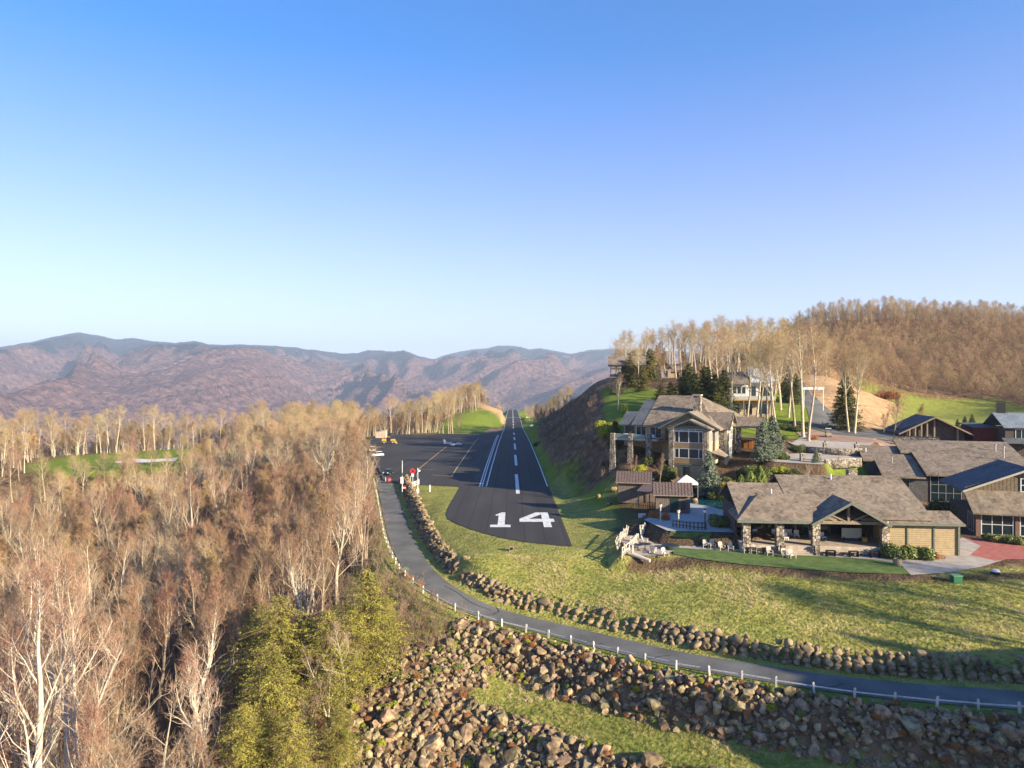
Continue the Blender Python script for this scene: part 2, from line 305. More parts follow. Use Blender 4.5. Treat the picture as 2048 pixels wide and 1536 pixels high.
# ---------------------------------------------------------------- ground
def grid_axis(bands):
    v = [bands[0][0]]
    for lo, hi, st in bands:
        while v[-1] < hi - 1e-6: v.append(min(hi, v[-1] + st))
    return np.array(v)
gx = grid_axis([(-900, -400, 50), (-400, -240, 16), (-240, -110, 4), (-110, -45, 1.6), (-45, 70, 0.9), (70, 125, 1.6), (125, 400, 6), (400, 900, 40)])
gy = grid_axis([(-160, 20, 20), (20, 50, 4), (50, 175, 0.9), (175, 300, 2.0), (300, 560, 4), (560, 1200, 12), (1200, 1700, 60)])
GX, GY = np.meshgrid(gx, gy); GZ = height(GX, GY)
def wpoly(pts, fo=2.0, zz=None):
    return 1 - sst(sdist(pts, GX, GY) / fo + 0.0)
gm = bpy.data.materials.new('ground'); gm.use_nodes = True
def setup_ground(m):
    n, l, b = nodes(m); b.inputs['Roughness'].default_value = 0.95; b.inputs['Specular IOR Level'].default_value = 0.1
    g = n.new('ShaderNodeNewGeometry'); at = n.new('ShaderNodeVertexColor'); at.layer_name = 'zone'
    sp = n.new('ShaderNodeSeparateColor'); l.new(at.outputs['Color'], sp.inputs[0])
    def noise(s, d=6, st=None):
        z = n.new('ShaderNodeTexNoise'); z.inputs['Scale'].default_value = s; z.inputs['Detail'].default_value = d
        if st:
            mp = n.new('ShaderNodeMapping'); mp.inputs['Scale'].default_value = st; l.new(g.outputs['Position'], mp.inputs[0]); l.new(mp.outputs[0], z.inputs['Vector'])
        else: l.new(g.outputs['Position'], z.inputs['Vector'])
        return z.outputs['Fac']
    def ramp(f, stops):
        r = n.new('ShaderNodeValToRGB'); e = r.color_ramp.elements
        while len(e) < len(stops): e.new(0.5)
        for k, (p, c) in enumerate(stops): e[k].position = p; e[k].color = (*c, 1)
        l.new(f, r.inputs[0]); return r.outputs[0]
    def mix(f, a, c, mode='MIX'):
        x = n.new('ShaderNodeMix'); x.data_type = 'RGBA'; x.blend_type = mode
        l.new(f, x.inputs['Factor']) if not isinstance(f, float) else setattr(x.inputs['Factor'], 'default_value', f)
        l.new(a, x.inputs['A']); l.new(c, x.inputs['B']); return x.outputs['Result']
    big = noise(0.09, 4); mid = noise(0.6, 6); fine = noise(5.0, 8)
    forest = ramp(mid, [(0.3, (.07, .04, .022)), (0.5, (.17, .10, .055)), (0.7, (.27, .18, .10))])
    lawn = ramp(mid, [(0.3, (.125, .165, .018)), (0.7, (.22, .26, .03))])
    wild = ramp(mid, [(0.33, (.16, .165, .035)), (0.5, (.29, .275, .06)), (0.68, (.40, .33, .12))])
    wild2 = ramp(fine, [(0.36, (.10, .115, .025)), (0.52, (.24, .23, .06)), (0.66, (.40, .33, .14))])
    wild = mix(0.5, wild, wild2)
    lawn = mix(0.35, lawn, ramp(fine, [(0.3, (.05, .085, .012)), (0.7, (.18, .24, .04))]))
    straw = ramp(mid, [(0.3, (.30, .17, .08)), (0.7, (.50, .34, .19))])
    mulch = ramp(fine, [(0.3, (.05, .034, .02)), (0.7, (.14, .092, .055))])
    c = mix(sp.outputs[0], forest, lawn); c = mix(sp.outputs[1], c, wild); c = mix(sp.outputs[2], c, straw)
    al = n.new('ShaderNodeMath'); al.operation = 'SUBTRACT'; al.inputs[0].default_value = 1; l.new(at.outputs['Alpha'], al.inputs[1])
    c = mix(al.outputs[0], c, mulch)
    l.new(c, b.inputs['Base Color'])
    ad = n.new('ShaderNodeMath'); ad.operation = 'ADD'; l.new(mid, ad.inputs[0]); l.new(noise(3.0, 8), ad.inputs[1])
    bp = n.new('ShaderNodeBump'); bp.inputs['Distance'].default_value = 0.35; bp.inputs['Strength'].default_value = 0.8; l.new(ad.outputs[0], bp.inputs['Height']); l.new(bp.outputs[0], b.inputs['Normal'])
setup_ground(gm)
# zones: r lawn, g rough meadow, b dry straw bank, alpha 0 mulch
zl = np.zeros(GX.shape); zw = np.zeros(GX.shape); zs = np.zeros(GX.shape); zm = np.zeros(GX.shape)
rd, rs, rz_, ri = poly_dist(ROAD, GX, GY)
near = (rs > 0) & (GY < 172) & (GX > -34) & (GX < 14 + (172 - GY) * 1.2)
zw = np.maximum(zw, wpoly([(-28, 172), (12, 172), (13, 135), (20, 112), (22, 94), (34, 86), (100, 84), (130, 84), (120, 50), (60, 45), (20, 62), (0, 70), (-22, 90)], 1.5))
zl = np.maximum(zl, wpoly([(-28, 172), (13, 172), (12.5, 148), (17, 143), (18, 125), (18, 108), (14, 100), (9, 98), (3, 100), (-8, 107), (-13, 118), (-16, 132)], 5))
zl = np.maximum(zl, wpoly([(8, 172), (11, 172), (10.5, 300), (12, 370), (24, 410), (24, 520), (22, 1100), (8, 1100)], 1.0))
zl = np.maximum(zl, (1 - sst((rd - 3.4) / 1.0)) * (rs > 0)); zl = np.maximum(zl, (1 - sst((rd - 3.3) / 0.5)) * 0.8)
ter = (rs < 0) & (rd > 7.2) & (rd < 12.4) & (ri > IB + 8); zw = np.where((rs < 0) & (ri > IB + 4), 0, zw); zw = np.maximum(zw, ter * 0.55); zl = np.maximum(zl, ter * 0.75)
zl = np.maximum(zl, wpoly([(-20, 440), (-9, 470), (-9, 600), (-13, 690), (-26, 660), (-42, 640), (-58, 560), (-60, 450)], 6))
zl = np.maximum(zl, wpoly([(-80, 330), (-60, 440), (-20, 440), (-20, 433), (-70, 425)], 4) * .8)
zl = np.maximum(zl, wpoly([(-6, 500), (-6, 1100), (-16, 1100), (-16, 700), (-9, 600)], 2))
zl = np.maximum(zl, wpoly(GREEN, 6)); zl = np.maximum(zl, wpoly([(-90, 300), (-75, 320), (-80, 420), (-140, 345)], 10) * .6)
zs = np.maximum(zs, wpoly([(-6, 600), (-8, 720), (-30, 735), (-36, 690), (-24, 655), (-12, 640)], 5)); zs = np.maximum(zs, wpoly([(-8, 440), (-7, 520), (-10, 560), (-16, 500), (-20, 440)], 2))
# lodge hill
zl = np.maximum(zl, wpoly([(24.5, 176), (26, 165), (45, 166), (55, 158), (75, 168), (92, 200), (98, 240), (80, 235), (60, 190), (50, 230), (34, 262), (32, 240), (29, 215), (26, 195)], 2))
zl = np.maximum(zl, wpoly([(58, 130), (69, 128), (71, 142), (60, 140)], 1))
zs = np.maximum(zs, wpoly([(100, 228), (104, 240), (110, 262), (130, 285), (140, 262), (122, 232), (100, 195), (92, 185)], 5)); zs = np.maximum(zs, wpoly([(100, 245), (150, 330), (140, 350), (110, 300)], 12) * .5)
zl = np.maximum(zl, wpoly([(105, 190), (122, 225), (150, 262), (165, 330), (220, 325), (222, 290), (180, 240), (130, 190)], 6)); zw = np.maximum(zw, wpoly([(105, 190), (150, 262), (165, 330), (220, 325), (210, 280), (180, 240), (130, 190)], 6) * .45)
zm = np.maximum(zm, wpoly([(16, 92), (24, 91.5), (34, 86), (50, 82.6), (64, 84), (70, 88), (110, 84), (110, 83.2), (70, 86.6), (60, 82.3), (48, 81.6), (33, 84.8), (24, 90), (15, 91)], .7))
zm = np.maximum(zm, wpoly([(15, 94), (18, 118), (19, 128), (26, 130), (34, 141), (60, 130), (62, 122), (36, 122), (27, 112), (22, 112)], 1.5) * .7)
zm = np.maximum(zm, wpoly([(15.5, 95), (16, 112), (34, 100), (31, 95.5), (24, 94)], 1.0)); zw *= (1 - zm); zm = np.maximum(zm, wpoly([(45, 138), (56, 132), (68, 131), (72, 148), (78, 150), (60, 157), (50, 156), (44, 146)], 2) * (1 - zl)); zm = np.maximum(zm, wpoly([(66, 102), (64, 92), (80, 92), (110, 98), (110, 108), (68, 112)], 1))
zone = np.stack([zl, zw * (1 - zs), zs, 1 - zm], -1).astype(np.float32)
ny, nx = GX.shape
idx = np.arange(ny * nx).reshape(ny, nx)
Fg = np.stack([idx[:-1, :-1].ravel(), idx[:-1, 1:].ravel(), idx[1:, 1:].ravel(), idx[1:, :-1].ravel()], 1)
me = np_mesh('ground', np.stack([GX.ravel(), GY.ravel(), GZ.ravel()], 1), [Fg], gm, smooth=True)
ca = me.color_attributes.new('zone', 'FLOAT_COLOR', 'POINT'); ca.data.foreach_set('color', zone.reshape(-1))
ground = link('ground', me); tag(ground, 'rolling mountain ground of meadow, lawn and leaf covered slopes', 'ground', kind='structure')

# far valley floor below the ridge, reaching to the horizon
def ring_sheet():
    n = 96; rr = [0, 900, 2500, 5000, 9000, 16000, 40000]; V = [(0, 0, -420)]; Fq = []; Ft = []
    for r in rr[1:]:
        V += [(r * math.cos(2 * math.pi * i / n), r * math.sin(2 * math.pi * i / n), -420) for i in range(n)]
    Ft = [(0, 1 + i, 1 + (i + 1) % n) for i in range(n)]
    for k in range(len(rr) - 2): Fq += [(1 + k * n + i, 1 + (k + 1) * n + i, 1 + (k + 1) * n + (i + 1) % n, 1 + k * n + (i + 1) % n) for i in range(n)]
    return np_mesh('valley', V, [Ft, Fq], mat('valley_wood', (.07, .05, .035), col2=(.13, .09, .065), scale=0.004))
tag(link('valley', ring_sheet()), 'wooded valley floor far below the ridge', 'valley', kind='structure')

# ---------------------------------------------------------------- mountains
SKYL = [(-900, 690), (-500, 700), (-200, 706), (0, 695), (60, 684), (110, 672), (160, 664), (195, 670), (235, 680), (262, 676), (300, 682), (350, 686), (390, 682), (420, 690), (480, 689), (560, 693), (620, 699), (680, 706), (715, 706), (735, 699), (790, 703), (806, 700), (840, 713), (868, 718), (900, 707), (950, 698), (975, 697), (1000, 691), (1040, 693), (1060, 699), (1080, 696), (1110, 702), (1140, 708), (1180, 700), (1225, 697), (1300, 700), (1500, 712), (2100, 700), (2600, 715), (3200, 700)]
def mountain_sheet():
    px = np.linspace(-900, 3200, 700); t = np.linspace(0, 1, 230)
    sk = np.interp(px, [p[0] for p in SKYL], [p[1] for p in SKYL])
    P, T = np.meshgrid(px, t); SK = (768 - np.interp(P, px, sk)) / F
    dc = 9800 + 1500 * np.sin(P / 260.) + 900 * np.sin(P / 110. + 1)
    far = sst((P - 780) / 160.); dc = dc + far * 5200; d0 = 2600 + 500 * np.sin(P / 200.) + far * 1500
    D = d0 + (dc - d0) * T * 1.12
    X = (P - 1024) / F * D; Y = D
    crest = SK * dc
    base = -420 + (crest + 420) * np.clip(T * 1.12, 0, 1) ** 1.15
    # spurs running down from the crest
    def ridge(x, s, sd): return 1 - np.abs(2 * (vnoise(x, Y * 0 + sd * 3.1, s, sd) + 0.5) - 1)
    wob = vnoise(X, Y, 1400, 5) * 900 + vnoise(X, Y, 500, 6) * 260
    u = X + wob + Y * 0.18
    rel = np.clip(T * 1.12, 0, 1)
    env = np.sin(np.pi * np.clip(rel, 0, 1)) ** 0.8
    h = base + env * ((ridge(u, 1500, 1) - .5) * 640 + (ridge(u * 1.0 + Y * .35, 620, 2) - .5) * 360 + (ridge(u - Y * .5, 260, 3) - .5) * 170 + vnoise(X, Y, 160, 8) * 50)
    h += np.where(rel >= 1, -(D - dc) * 0.5, 0)
    h += vnoise(X, Y, 70, 9) * 16
    lim = (768 - np.interp(P, px, sk)) / F * D; h = np.where(rel < .995, np.minimum(h, lim * (.93 + .05 * rel) - 8), h)
    idx = np.arange(h.size).reshape(h.shape)
    Fq = np.stack([idx[:-1, :-1].ravel(), idx[:-1, 1:].ravel(), idx[1:, 1:].ravel(), idx[1:, :-1].ravel()], 1)
    m = bpy.data.materials.new('mountain'); m.use_nodes = True; n, l, b = nodes(m); b.inputs['Roughness'].default_value = 1; b.inputs['Specular IOR Level'].default_value = 0
    g = n.new('ShaderNodeNewGeometry'); sx = n.new('ShaderNodeSeparateXYZ'); l.new(g.outputs['Position'], sx.inputs[0])
    def noise(s, d=8):
        z = n.new('ShaderNodeTexNoise'); z.inputs['Scale'].default_value = s; z.inputs['Detail'].default_value = d; z.inputs['Roughness'].default_value = .62; l.new(g.outputs['Position'], z.inputs['Vector']); return z.outputs['Fac']
    r = n.new('ShaderNodeValToRGB'); e = r.color_ramp.elements; e[0].position = .33; e[0].color = (.06, .038, .045, 1); e[1].position = .66; e[1].color = (.26, .15, .13, 1); l.new(noise(0.022, 14), r.inputs[0])
    # evergreen caps near the crests and in scattered patches
    mr = n.new('ShaderNodeMapRange'); mr.inputs[1].default_value = 180; mr.inputs[2].default_value = 520; mr.inputs[3].default_value = -.10; mr.inputs[4].default_value = .34; l.new(sx.outputs[2], mr.inputs[0])
    my = n.new('ShaderNodeMapRange'); my.inputs[1].default_value = 8500; my.inputs[2].default_value = 14000; my.inputs[3].default_value = 0; my.inputs[4].default_value = .10; l.new(sx.outputs[1], my.inputs[0]); a0_ = n.new('ShaderNodeMath'); a0_.operation = 'ADD'; l.new(mr.outputs[0], a0_.inputs[0]); l.new(my.outputs[0], a0_.inputs[1])  # farther slopes tinted dark blue, distance haze put into the colour
    ad = n.new('ShaderNodeMath'); ad.operation = 'ADD'; l.new(noise(0.0022, 10), ad.inputs[0]); l.new(a0_.outputs[0], ad.inputs[1])
    r2 = n.new('ShaderNodeMapRange'); r2.inputs[1].default_value = .60; r2.inputs[2].default_value = .68; l.new(ad.outputs[0], r2.inputs[0])
    mx = n.new('ShaderNodeMix'); mx.data_type = 'RGBA'; l.new(r2.outputs[0], mx.inputs['Factor']); l.new(r.outputs[0], mx.inputs['A']); mx.inputs['B'].default_value = (.015, .032, .04, 1)
    l.new(mx.outputs['Result'], b.inputs['Base Color'])
    bp = n.new('ShaderNodeBump'); bp.inputs['Distance'].default_value = 90; bp.inputs['Strength'].default_value = 1; l.new(noise(0.02, 10), bp.inputs['Height']); l.new(bp.outputs[0], b.inputs['Normal'])
    return np_mesh('mountain_range', np.stack([X.ravel(), Y.ravel(), h.ravel()], 1), [Fq], m, smooth=True)
mt = tag(link('mountain_range', mountain_sheet()), 'long purple brown mountain range under the blue sky', 'mountains', kind='structure')

# haze
hz = MB().box(-26000, 26000, -1500, 20500, -440, 1150).build('haze', [])
hz.data.materials.clear(); hm = bpy.data.materials.new('haze'); hm.use_nodes = True; hn = hm.node_tree.nodes; hn.clear()
ho = hn.new('ShaderNodeOutputMaterial'); pv = hn.new('ShaderNodeVolumePrincipled'); pv.inputs['Color'].default_value = (.66, .78, 1, 1); pv.inputs['Density'].default_value = 0.00007; pv.inputs['Anisotropy'].default_value = 0.1
hm.node_tree.links.new(pv.outputs[0], ho.inputs['Volume']); hz.data.materials.append(hm); tag(hz, kind='stuff'); tag(hz, 'thin blue air over the far mountains', 'haze')

# ---------------------------------------------------------------- runway, apron and road
asph = bpy.data.materials.new('runway_asphalt'); asph.use_nodes = True
def setup_asphalt(m, c1, c2, seams=True):
    n, l, b = nodes(m); b.inputs['Roughness'].default_value = .9; b.inputs['Specular IOR Level'].default_value = .2
    g = n.new('ShaderNodeNewGeometry'); z = n.new('ShaderNodeTexNoise'); z.inputs['Scale'].default_value = .25; z.inputs['Detail'].default_value = 8
    mp = n.new('ShaderNodeMapping'); mp.inputs['Scale'].default_value = (1.0, .12, 1) if seams else (1, 1, 1); l.new(g.outputs['Position'], mp.inputs[0]); l.new(mp.outputs[0], z.inputs['Vector'])
    r = n.new('ShaderNodeValToRGB'); e = r.color_ramp.elements; e[0].position = .3; e[0].color = (*c1, 1); e[1].position = .7; e[1].color = (*c2, 1); l.new(z.outputs['Fac'], r.inputs[0]); out = r.outputs[0]
    z2 = n.new('ShaderNodeTexNoise'); z2.inputs['Scale'].default_value = 6; z2.inputs['Detail'].default_value = 8; l.new(g.outputs['Position'], z2.inputs['Vector'])
    mu = n.new('ShaderNodeMix'); mu.data_type = 'RGBA'; mu.blend_type = 'OVERLAY'; mu.inputs['Factor'].default_value = .5; l.new(out, mu.inputs['A']); l.new(z2.outputs['Color'], mu.inputs['B']); 
    bw = n.new('ShaderNodeRGBToBW'); l.new(z2.outputs['Color'], bw.inputs[0]); l.new(bw.outputs[0], mu.inputs['B']); out = mu.outputs['Result']
    if seams:   # reddish paving seams along the runway, every 3 m
        sx = n.new('ShaderNodeSeparateXYZ'); l.new(g.outputs['Position'], sx.inputs[0])
        w = n.new('ShaderNodeMath'); w.operation = 'ADD'; w.inputs[1].default_value = 300.9; l.new(sx.outputs[0], w.inputs[0])
        z3 = n.new('ShaderNodeTexNoise'); z3.inputs['Scale'].default_value = .15; l.new(g.outputs['Position'], z3.inputs['Vector'])
        w2 = n.new('ShaderNodeMath'); w2.operation = 'MULTIPLY_ADD'; w2.inputs[1].default_value = .25; l.new(z3.outputs['Fac'], w2.inputs[0]); l.new(w.outputs[0], w2.inputs[2])
        w3 = n.new('ShaderNodeMath'); w3.operation = 'PINGPONG'; w3.inputs[1].default_value = 1.5; l.new(w2.outputs[0], w3.inputs[0])
        w4 = n.new('ShaderNodeMapRange'); w4.inputs[1].default_value = 0.03; w4.inputs[2].default_value = .13; w4.inputs[3].default_value = .75; w4.inputs[4].default_value = 0; l.new(w3.outputs[0], w4.inputs[0])
        m2 = n.new('ShaderNodeMix'); m2.data_type = 'RGBA'; l.new(w4.outputs[0], m2.inputs['Factor']); l.new(out, m2.inputs['A']); m2.inputs['B'].default_value = (.035, .016, .012, 1); out = m2.outputs['Result']
    l.new(out, b.inputs['Base Color'])
    bp = n.new('ShaderNodeBump'); bp.inputs['Distance'].default_value = .02; l.new(z2.outputs['Fac'], bp.inputs['Height']); l.new(bp.outputs[0], b.inputs['Normal'])
setup_asphalt(asph, (.036, .034, .033), (.058, .054, .052))
run = drape(RUN, 'runway', asph, step=6.0, zfun=lambda x, y: prof(y) + 0.02); tag(run, 'dark asphalt runway and parking apron', 'runway', kind='structure')
mk = MB()
def mark(poly, dz=0.03):
    """painted polygon on the runway, split so that it follows the profile"""
    ys = sorted([min(p[1] for p in poly)] + [float(y) for y in PY if min(p[1] for p in poly) < y < max(p[1] for p in poly)] + [max(p[1] for p in poly)])
    if len(ys) == 2 or len(poly) != 4: mk.add([(p[0], p[1], float(prof(p[1])) + dz) for p in poly], [tuple(range(len(poly)))]); return
    a, b, c, d = poly     # a-b near, d-c far
    for y0, y1 in zip(ys[:-1], ys[1:]):
        f = lambda p, q, y: (p[0] + (q[0] - p[0]) * (y - p[1]) / (q[1] - p[1]), y, float(prof(y)) + dz)
        mk.add([f(a, d, y0), f(b, c, y0), f(b, c, y1), f(a, d, y1)], [(0, 1, 2, 3)])
def stripe(p, q, w):
    dx, dy = q[0] - p[0], q[1] - p[1]; L = math.hypot(dx, dy); nx_, ny_ = -dy / L * w / 2, dx / L * w / 2
    if abs(dx) < abs(dy) * .25: mark([(p[0] - w / 2, p[1]), (p[0] + w / 2, p[1]), (q[0] + w / 2, q[1]), (q[0] - w / 2, q[1])])
    else:
        n_ = max(1, int(L / 12)); 
        for i in range(n_):
            a, b = i / n_, (i + 1) / n_; x0, y0, x1, y1 = p[0] + dx * a, p[1] + dy * a, p[0] + dx * b, p[1] + dy * b
            mk.add([(x, y, float(prof(y)) + .03) for x, y in ((x0 + nx_, y0 + ny_), (x0 - nx_, y0 - ny_), (x1 - nx_, y1 - ny_), (x1 + nx_, y1 + ny_))], [(0, 1, 2, 3)])
# centre dashes
for (x0, y0), (x1, y1) in [((1036, 987.5), (1033.5, 948.5)), ((1032.5, 931), (1031, 910)), ((1030.7, 899), (1029.7, 887)), ((1029.5, 880), (1029, 874.3)), ((1028.7, 869.5), (1028.3, 865.5))]:
    a = PR(x0, y0); b = PR(x1, y1); stripe((1.3, a[1]), (1.15, b[1]), .82)
y = 545.0
while y < 1080: stripe((1.1, y), (1.1, y + 26), .85); y += 44
# side lines
stripe((8.3, PR(1098, 973)[1]), (8.3, 1100), .32); stripe((-6.0, PR(972, 973)[1]), (-6.0, 1100), .32)
A = PR(959, 973); B = PR(995, 870); stripe((A[0], A[1]), (B[0], B[1]), .3); A = PR(964, 973); B = PR(997.5, 870); stripe((A[0], A[1]), (B[0], B[1]), .3)
mark([(-6.2, 735), (8.4, 735), (8.4, 739), (-6.2, 739)])
# numbers one and four
def glyph(polys, x0, y0, sx, sy):
    for P_ in polys: mk.add([(x0 + u * sx, y0 + v * sy, float(prof(y0 + v * sy)) + .03) for u, v in P_], [tuple(range(len(P_)))])
yb = PR(1040, 1054.5)[1]; yt = PR(1040, 1025)[1]; h14 = yt - yb
wx = lambda px_, py_: (PR(px_, py_)[0])
xl = wx(980, 1054.5); xr = wx(1021, 1054.5)
glyph([[(0, 0), (1, 0), (1, .15), (.71, .15), (.71, 1), (.50, 1), (.20, .84), (.20, .76), (.28, .76), (.36, .79), (.36, .15), (0, .15)]], xl, yb, (xr - xl), h14)
x4 = wx(1039, 1041); x5 = wx(1108.5, 1041)
glyph([[(.66, 0), (.88, 0), (.88, .34), (.66, .34)], [(0, .34), (1, .34), (1, .54), (0, .54)], [(0, .54), (.27, .54), (.66, .86), (.66, 1), (.50, 1)], [(.66, .54), (.88, .54), (.88, 1), (.66, 1)]], x4, yb, (x5 - x4), h14)
wp = mat('runway_paint', (.74, .73, .70), rough=.7, col2=(.46, .45, .43), scale=1.6)
tag(mk.build('runway_markings', wp), 'white painted runway lines and the numerals of the runway end', 'road marking', kind='structure')
mk = MB()
for a, b in [((837, 939), (893, 893)), ((837, 939.5), (875, 939)), ((903, 953), (957, 876)), ((903, 953), (864, 950))]:
    A = PR(*a); B = PR(*b); stripe(A, B, .26)
tag(mk.build('apron_markings', mat('ochre_paint', (.55, .33, .09), rough=.7, col2=(.42, .26, .1), scale=1)), 'thin ochre lines on the apron', 'road marking', kind='structure')

rm = bpy.data.materials.new('road_asphalt'); rm.use_nodes = True; setup_asphalt(rm, (.085, .083, .08), (.16, .154, .146), seams=False)
def strip(P, N, a, b, dz, name, m, zrel=None):
    V = []; 
    for p, n_ in zip(P, N): V += [(p[0] + n_[0] * a, p[1] + n_[1] * a, p[2] + dz), (p[0] + n_[0] * b, p[1] + n_[1] * b, p[2] + dz)]
    Fq = [(2 * i, 2 * i + 2, 2 * i + 3, 2 * i + 1) for i in range(len(P) - 1)]
    return link(name, np_mesh(name, V, [Fq], m))
road = strip(ROAD, ROADN, -1.95, 1.95, 0.03, 'access_road', rm); tag(road, 'narrow grey asphalt lane curving below the runway end', 'road', kind='structure')
# tar filled cracks on the lane
ck = MB()
def crack(pts, w=.07):
    P_ = []
    for (u, s_) in pts:
        i = min(len(ROAD) - 2, int(u)); p = ROAD[i] + (ROAD[i + 1] - ROAD[i]) * (u - i); n_ = ROADN[i]; P_.append(Vector((p[0] + n_[0] * s_, p[1] + n_[1] * s_, p[2] + .036)))
    for a, b in zip(P_[:-1], P_[1:]):
        d = (b - a).normalized(); q = Vector((-d.y, d.x, 0)) * w; ck.add([a + q, a - q, b - q, b + q], [(0, 1, 2, 3)])
for u0 in (72, 88, 92, 103, 117, 124, 140, 158):
    pts = [(u0 + random.uniform(-.3, .3) + k * random.uniform(-.1, .5), -1.9 + k * .75) for k in range(random.choice((3, 4, 6)))]; crack(pts)
crack([(93 + k * 1.6, .9 + .3 * math.sin(k)) for k in range(7)], .06)
tag(ck.build('road_cracks', mat('tar', (.02, .02, .022), rough=.6)), 'dark tar lines across the lane', 'road marking', kind='structure')
# ---------------------------------------------------------------- bare trees
def frame(d):
    d = d / np.linalg.norm(d, axis=1)[:, None]; up = np.where(np.abs(d[:, 2:3]) < .9, np.array([[0, 0, 1.]]), np.array([[1., 0, 0]]))
    x = np.cross(d, up); x /= np.linalg.norm(x, axis=1)[:, None]; return x, np.cross(d, x)
def tubes(A, B, ra, rb, n):
    A = np.array(A); B = np.array(B); ra = np.array(ra); rb = np.array(rb); x, y = frame(B - A); k = len(A)
    V = []
    for P_, r in ((A, ra), (B, rb)):
        for i in range(n):
            a = 2 * math.pi * i / n; V.append(P_ + (x * math.cos(a) + y * math.sin(a)) * r[:, None])
    V = np.stack(V, 1).reshape(-1, 3); b = np.arange(k)[:, None] * 2 * n
    Fq = np.concatenate([b + np.array([[i, (i + 1) % n, (i + 1) % n + n, i + n]]) for i in range(n)], 0)
    return V, Fq
def twigs_mesh(A, B, w):
    A = np.array(A); B = np.array(B); w = np.array(w); x, y = frame(B - A); a = rng.uniform(0, math.pi, len(A))[:, None]
    s = x * np.cos(a) + y * np.sin(a); V = np.stack([A - s * w[:, None], A + s * w[:, None], B + s * (w * .35)[:, None]], 1).reshape(-1, 3)
    return V, np.arange(len(V)).reshape(-1, 3)
def unit(v): return v / (np.linalg.norm(v) + 1e-9)
def perp(d, rg):
    v = rg.normal(size=3); v -= d * (v @ d); return unit(v)
def gen_tree(seed, Ht, base=.35, spread=.30, nm=16, ang=(35, 60), r0=.016, stems=1, sub=6, tw=6, tl=5, up=.35, fine=.016, fl=.75, lean=0.05, droop=0, wob=.07):
    """returns (limb arrays, twig arrays): trunk and limbs as tubes, twigs as slivers"""
    rg = np.random.default_rng(seed); TA, TB, T0, T1 = [], [], [], []; LA, LB, L0, L1 = [], [], [], []; WA, WB, WW = [], [], []
    for st in range(stems):
        p = np.array([rg.normal() * .25 * (stems > 1), rg.normal() * .25 * (stems > 1), -0.6]); d = unit(np.array([rg.normal() * lean + (rg.uniform(-.25, .25) if stems > 1 else 0), rg.normal() * lean + (rg.uniform(-.25, .25) if stems > 1 else 0), 1]))
        hh = Ht * (1 if st == 0 else rg.uniform(.7, .98)); n = 12; pts = [p]; rad = [Ht * r0 * (1.25 if st == 0 else 1.0) / (stems ** .35)]
        for i in range(n):
            d = unit(d + rg.normal(size=3) * wob * np.array([1, 1, .2]) + np.array([0, 0, .06])); p = p + d * (hh * .97 + .6) / n; pts.append(p); rad.append(rad[0] * (1 - (i + 1) / n) ** .8 + .02)
        for i in range(n): TA.append(pts[i]); TB.append(pts[i + 1]); T0.append(rad[i] * (1.3 if i == 0 else 1)); T1.append(rad[i + 1])
        m_ = max(3, nm // stems); az = rg.uniform(0, 6.28)
        for k in range(m_):
            t = base + (1 - base) * ((k + rg.uniform(0, .8)) / m_) ** .85; t = min(t, .97); f = t * n; i = int(f); q = pts[i] + (pts[i + 1] - pts[i]) * (f - i)
            az += 2.4 + rg.normal() * .3; el = R(rg.uniform(*ang)) * (1 - .45 * t)
            dd = np.array([math.sin(el) * math.cos(az), math.sin(el) * math.sin(az), math.cos(el)])
            rel = (t - base) / (1 - base); L = hh * spread * (1.05 - .72 * rel) * rg.uniform(.75, 1.15) * (0.75 + .5 * math.sin(math.pi * min(1, rel + .25))); r = max(.025, rad[i] * .5 * rg.uniform(.7, 1))
            ns = 5; P_ = [q]; 
            for s in range(ns):
                dd = unit(dd + rg.normal(size=3) * .16 + np.array([0, 0, up * .28 - droop])); P_.append(P_[-1] + dd * L / ns)
            rr = [r * (1 - .8 * s / ns) for s in range(ns + 1)]
            for s in range(ns): LA.append(P_[s]); LB.append(P_[s + 1]); L0.append(rr[s]); L1.append(rr[s + 1])
            for j in range(sub):
                g = .25 + .75 * (j + rg.uniform(0, 1)) / sub; g = min(g, .98); f = g * ns; i2 = int(f); q2 = P_[i2] + (P_[i2 + 1] - P_[i2]) * (f - i2); ax = unit(P_[i2 + 1] - P_[i2])
                d2 = unit(ax * .75 + perp(ax, rg) * .75 + np.array([0, 0, up * .7 - droop])); L2 = L * .42 * (1.15 - .6 * g) * rg.uniform(.6, 1.2) + .4; r2 = max(.014, rr[i2] * .5); P2 = [q2]
                for s in range(3): d2 = unit(d2 + rg.normal(size=3) * .18 + np.array([0, 0, up * .3 - droop])); P2.append(P2[-1] + d2 * L2 / 3)
                for s in range(3): LA.append(P2[s]); LB.append(P2[s + 1]); L0.append(r2 * (1 - .28 * s)); L1.append(r2 * (1 - .28 * (s + 1)))
                for u in range(tw):
                    g3 = (u + rg.uniform(.1, 1)) / tw; f = min(g3 * 3, 2.99); i3 = int(f); q3 = P2[i3] + (P2[i3 + 1] - P2[i3]) * (f - i3); a3 = unit(P2[i3 + 1] - P2[i3])
                    d3 = unit(a3 * .7 + perp(a3, rg) * .7 + np.array([0, 0, up * .8 - droop])); L3 = fl * rg.uniform(.6, 1.35) * (Ht / 18) ; e3 = q3 + d3 * L3
                    WA.append(q3); WB.append(e3); WW.append(fine)
                    for v in range(tl):
                        q4 = q3 + (e3 - q3) * rg.uniform(.25, 1); d4 = unit(d3 * .8 + perp(d3, rg) * .7 + np.array([0, 0, up * .6])); WA.append(q4); WB.append(q4 + d4 * L3 * rg.uniform(.4, .8)); WW.append(fine * .75)
    return (TA, TB, T0, T1), (LA, LB, L0, L1), (WA, WB, WW)
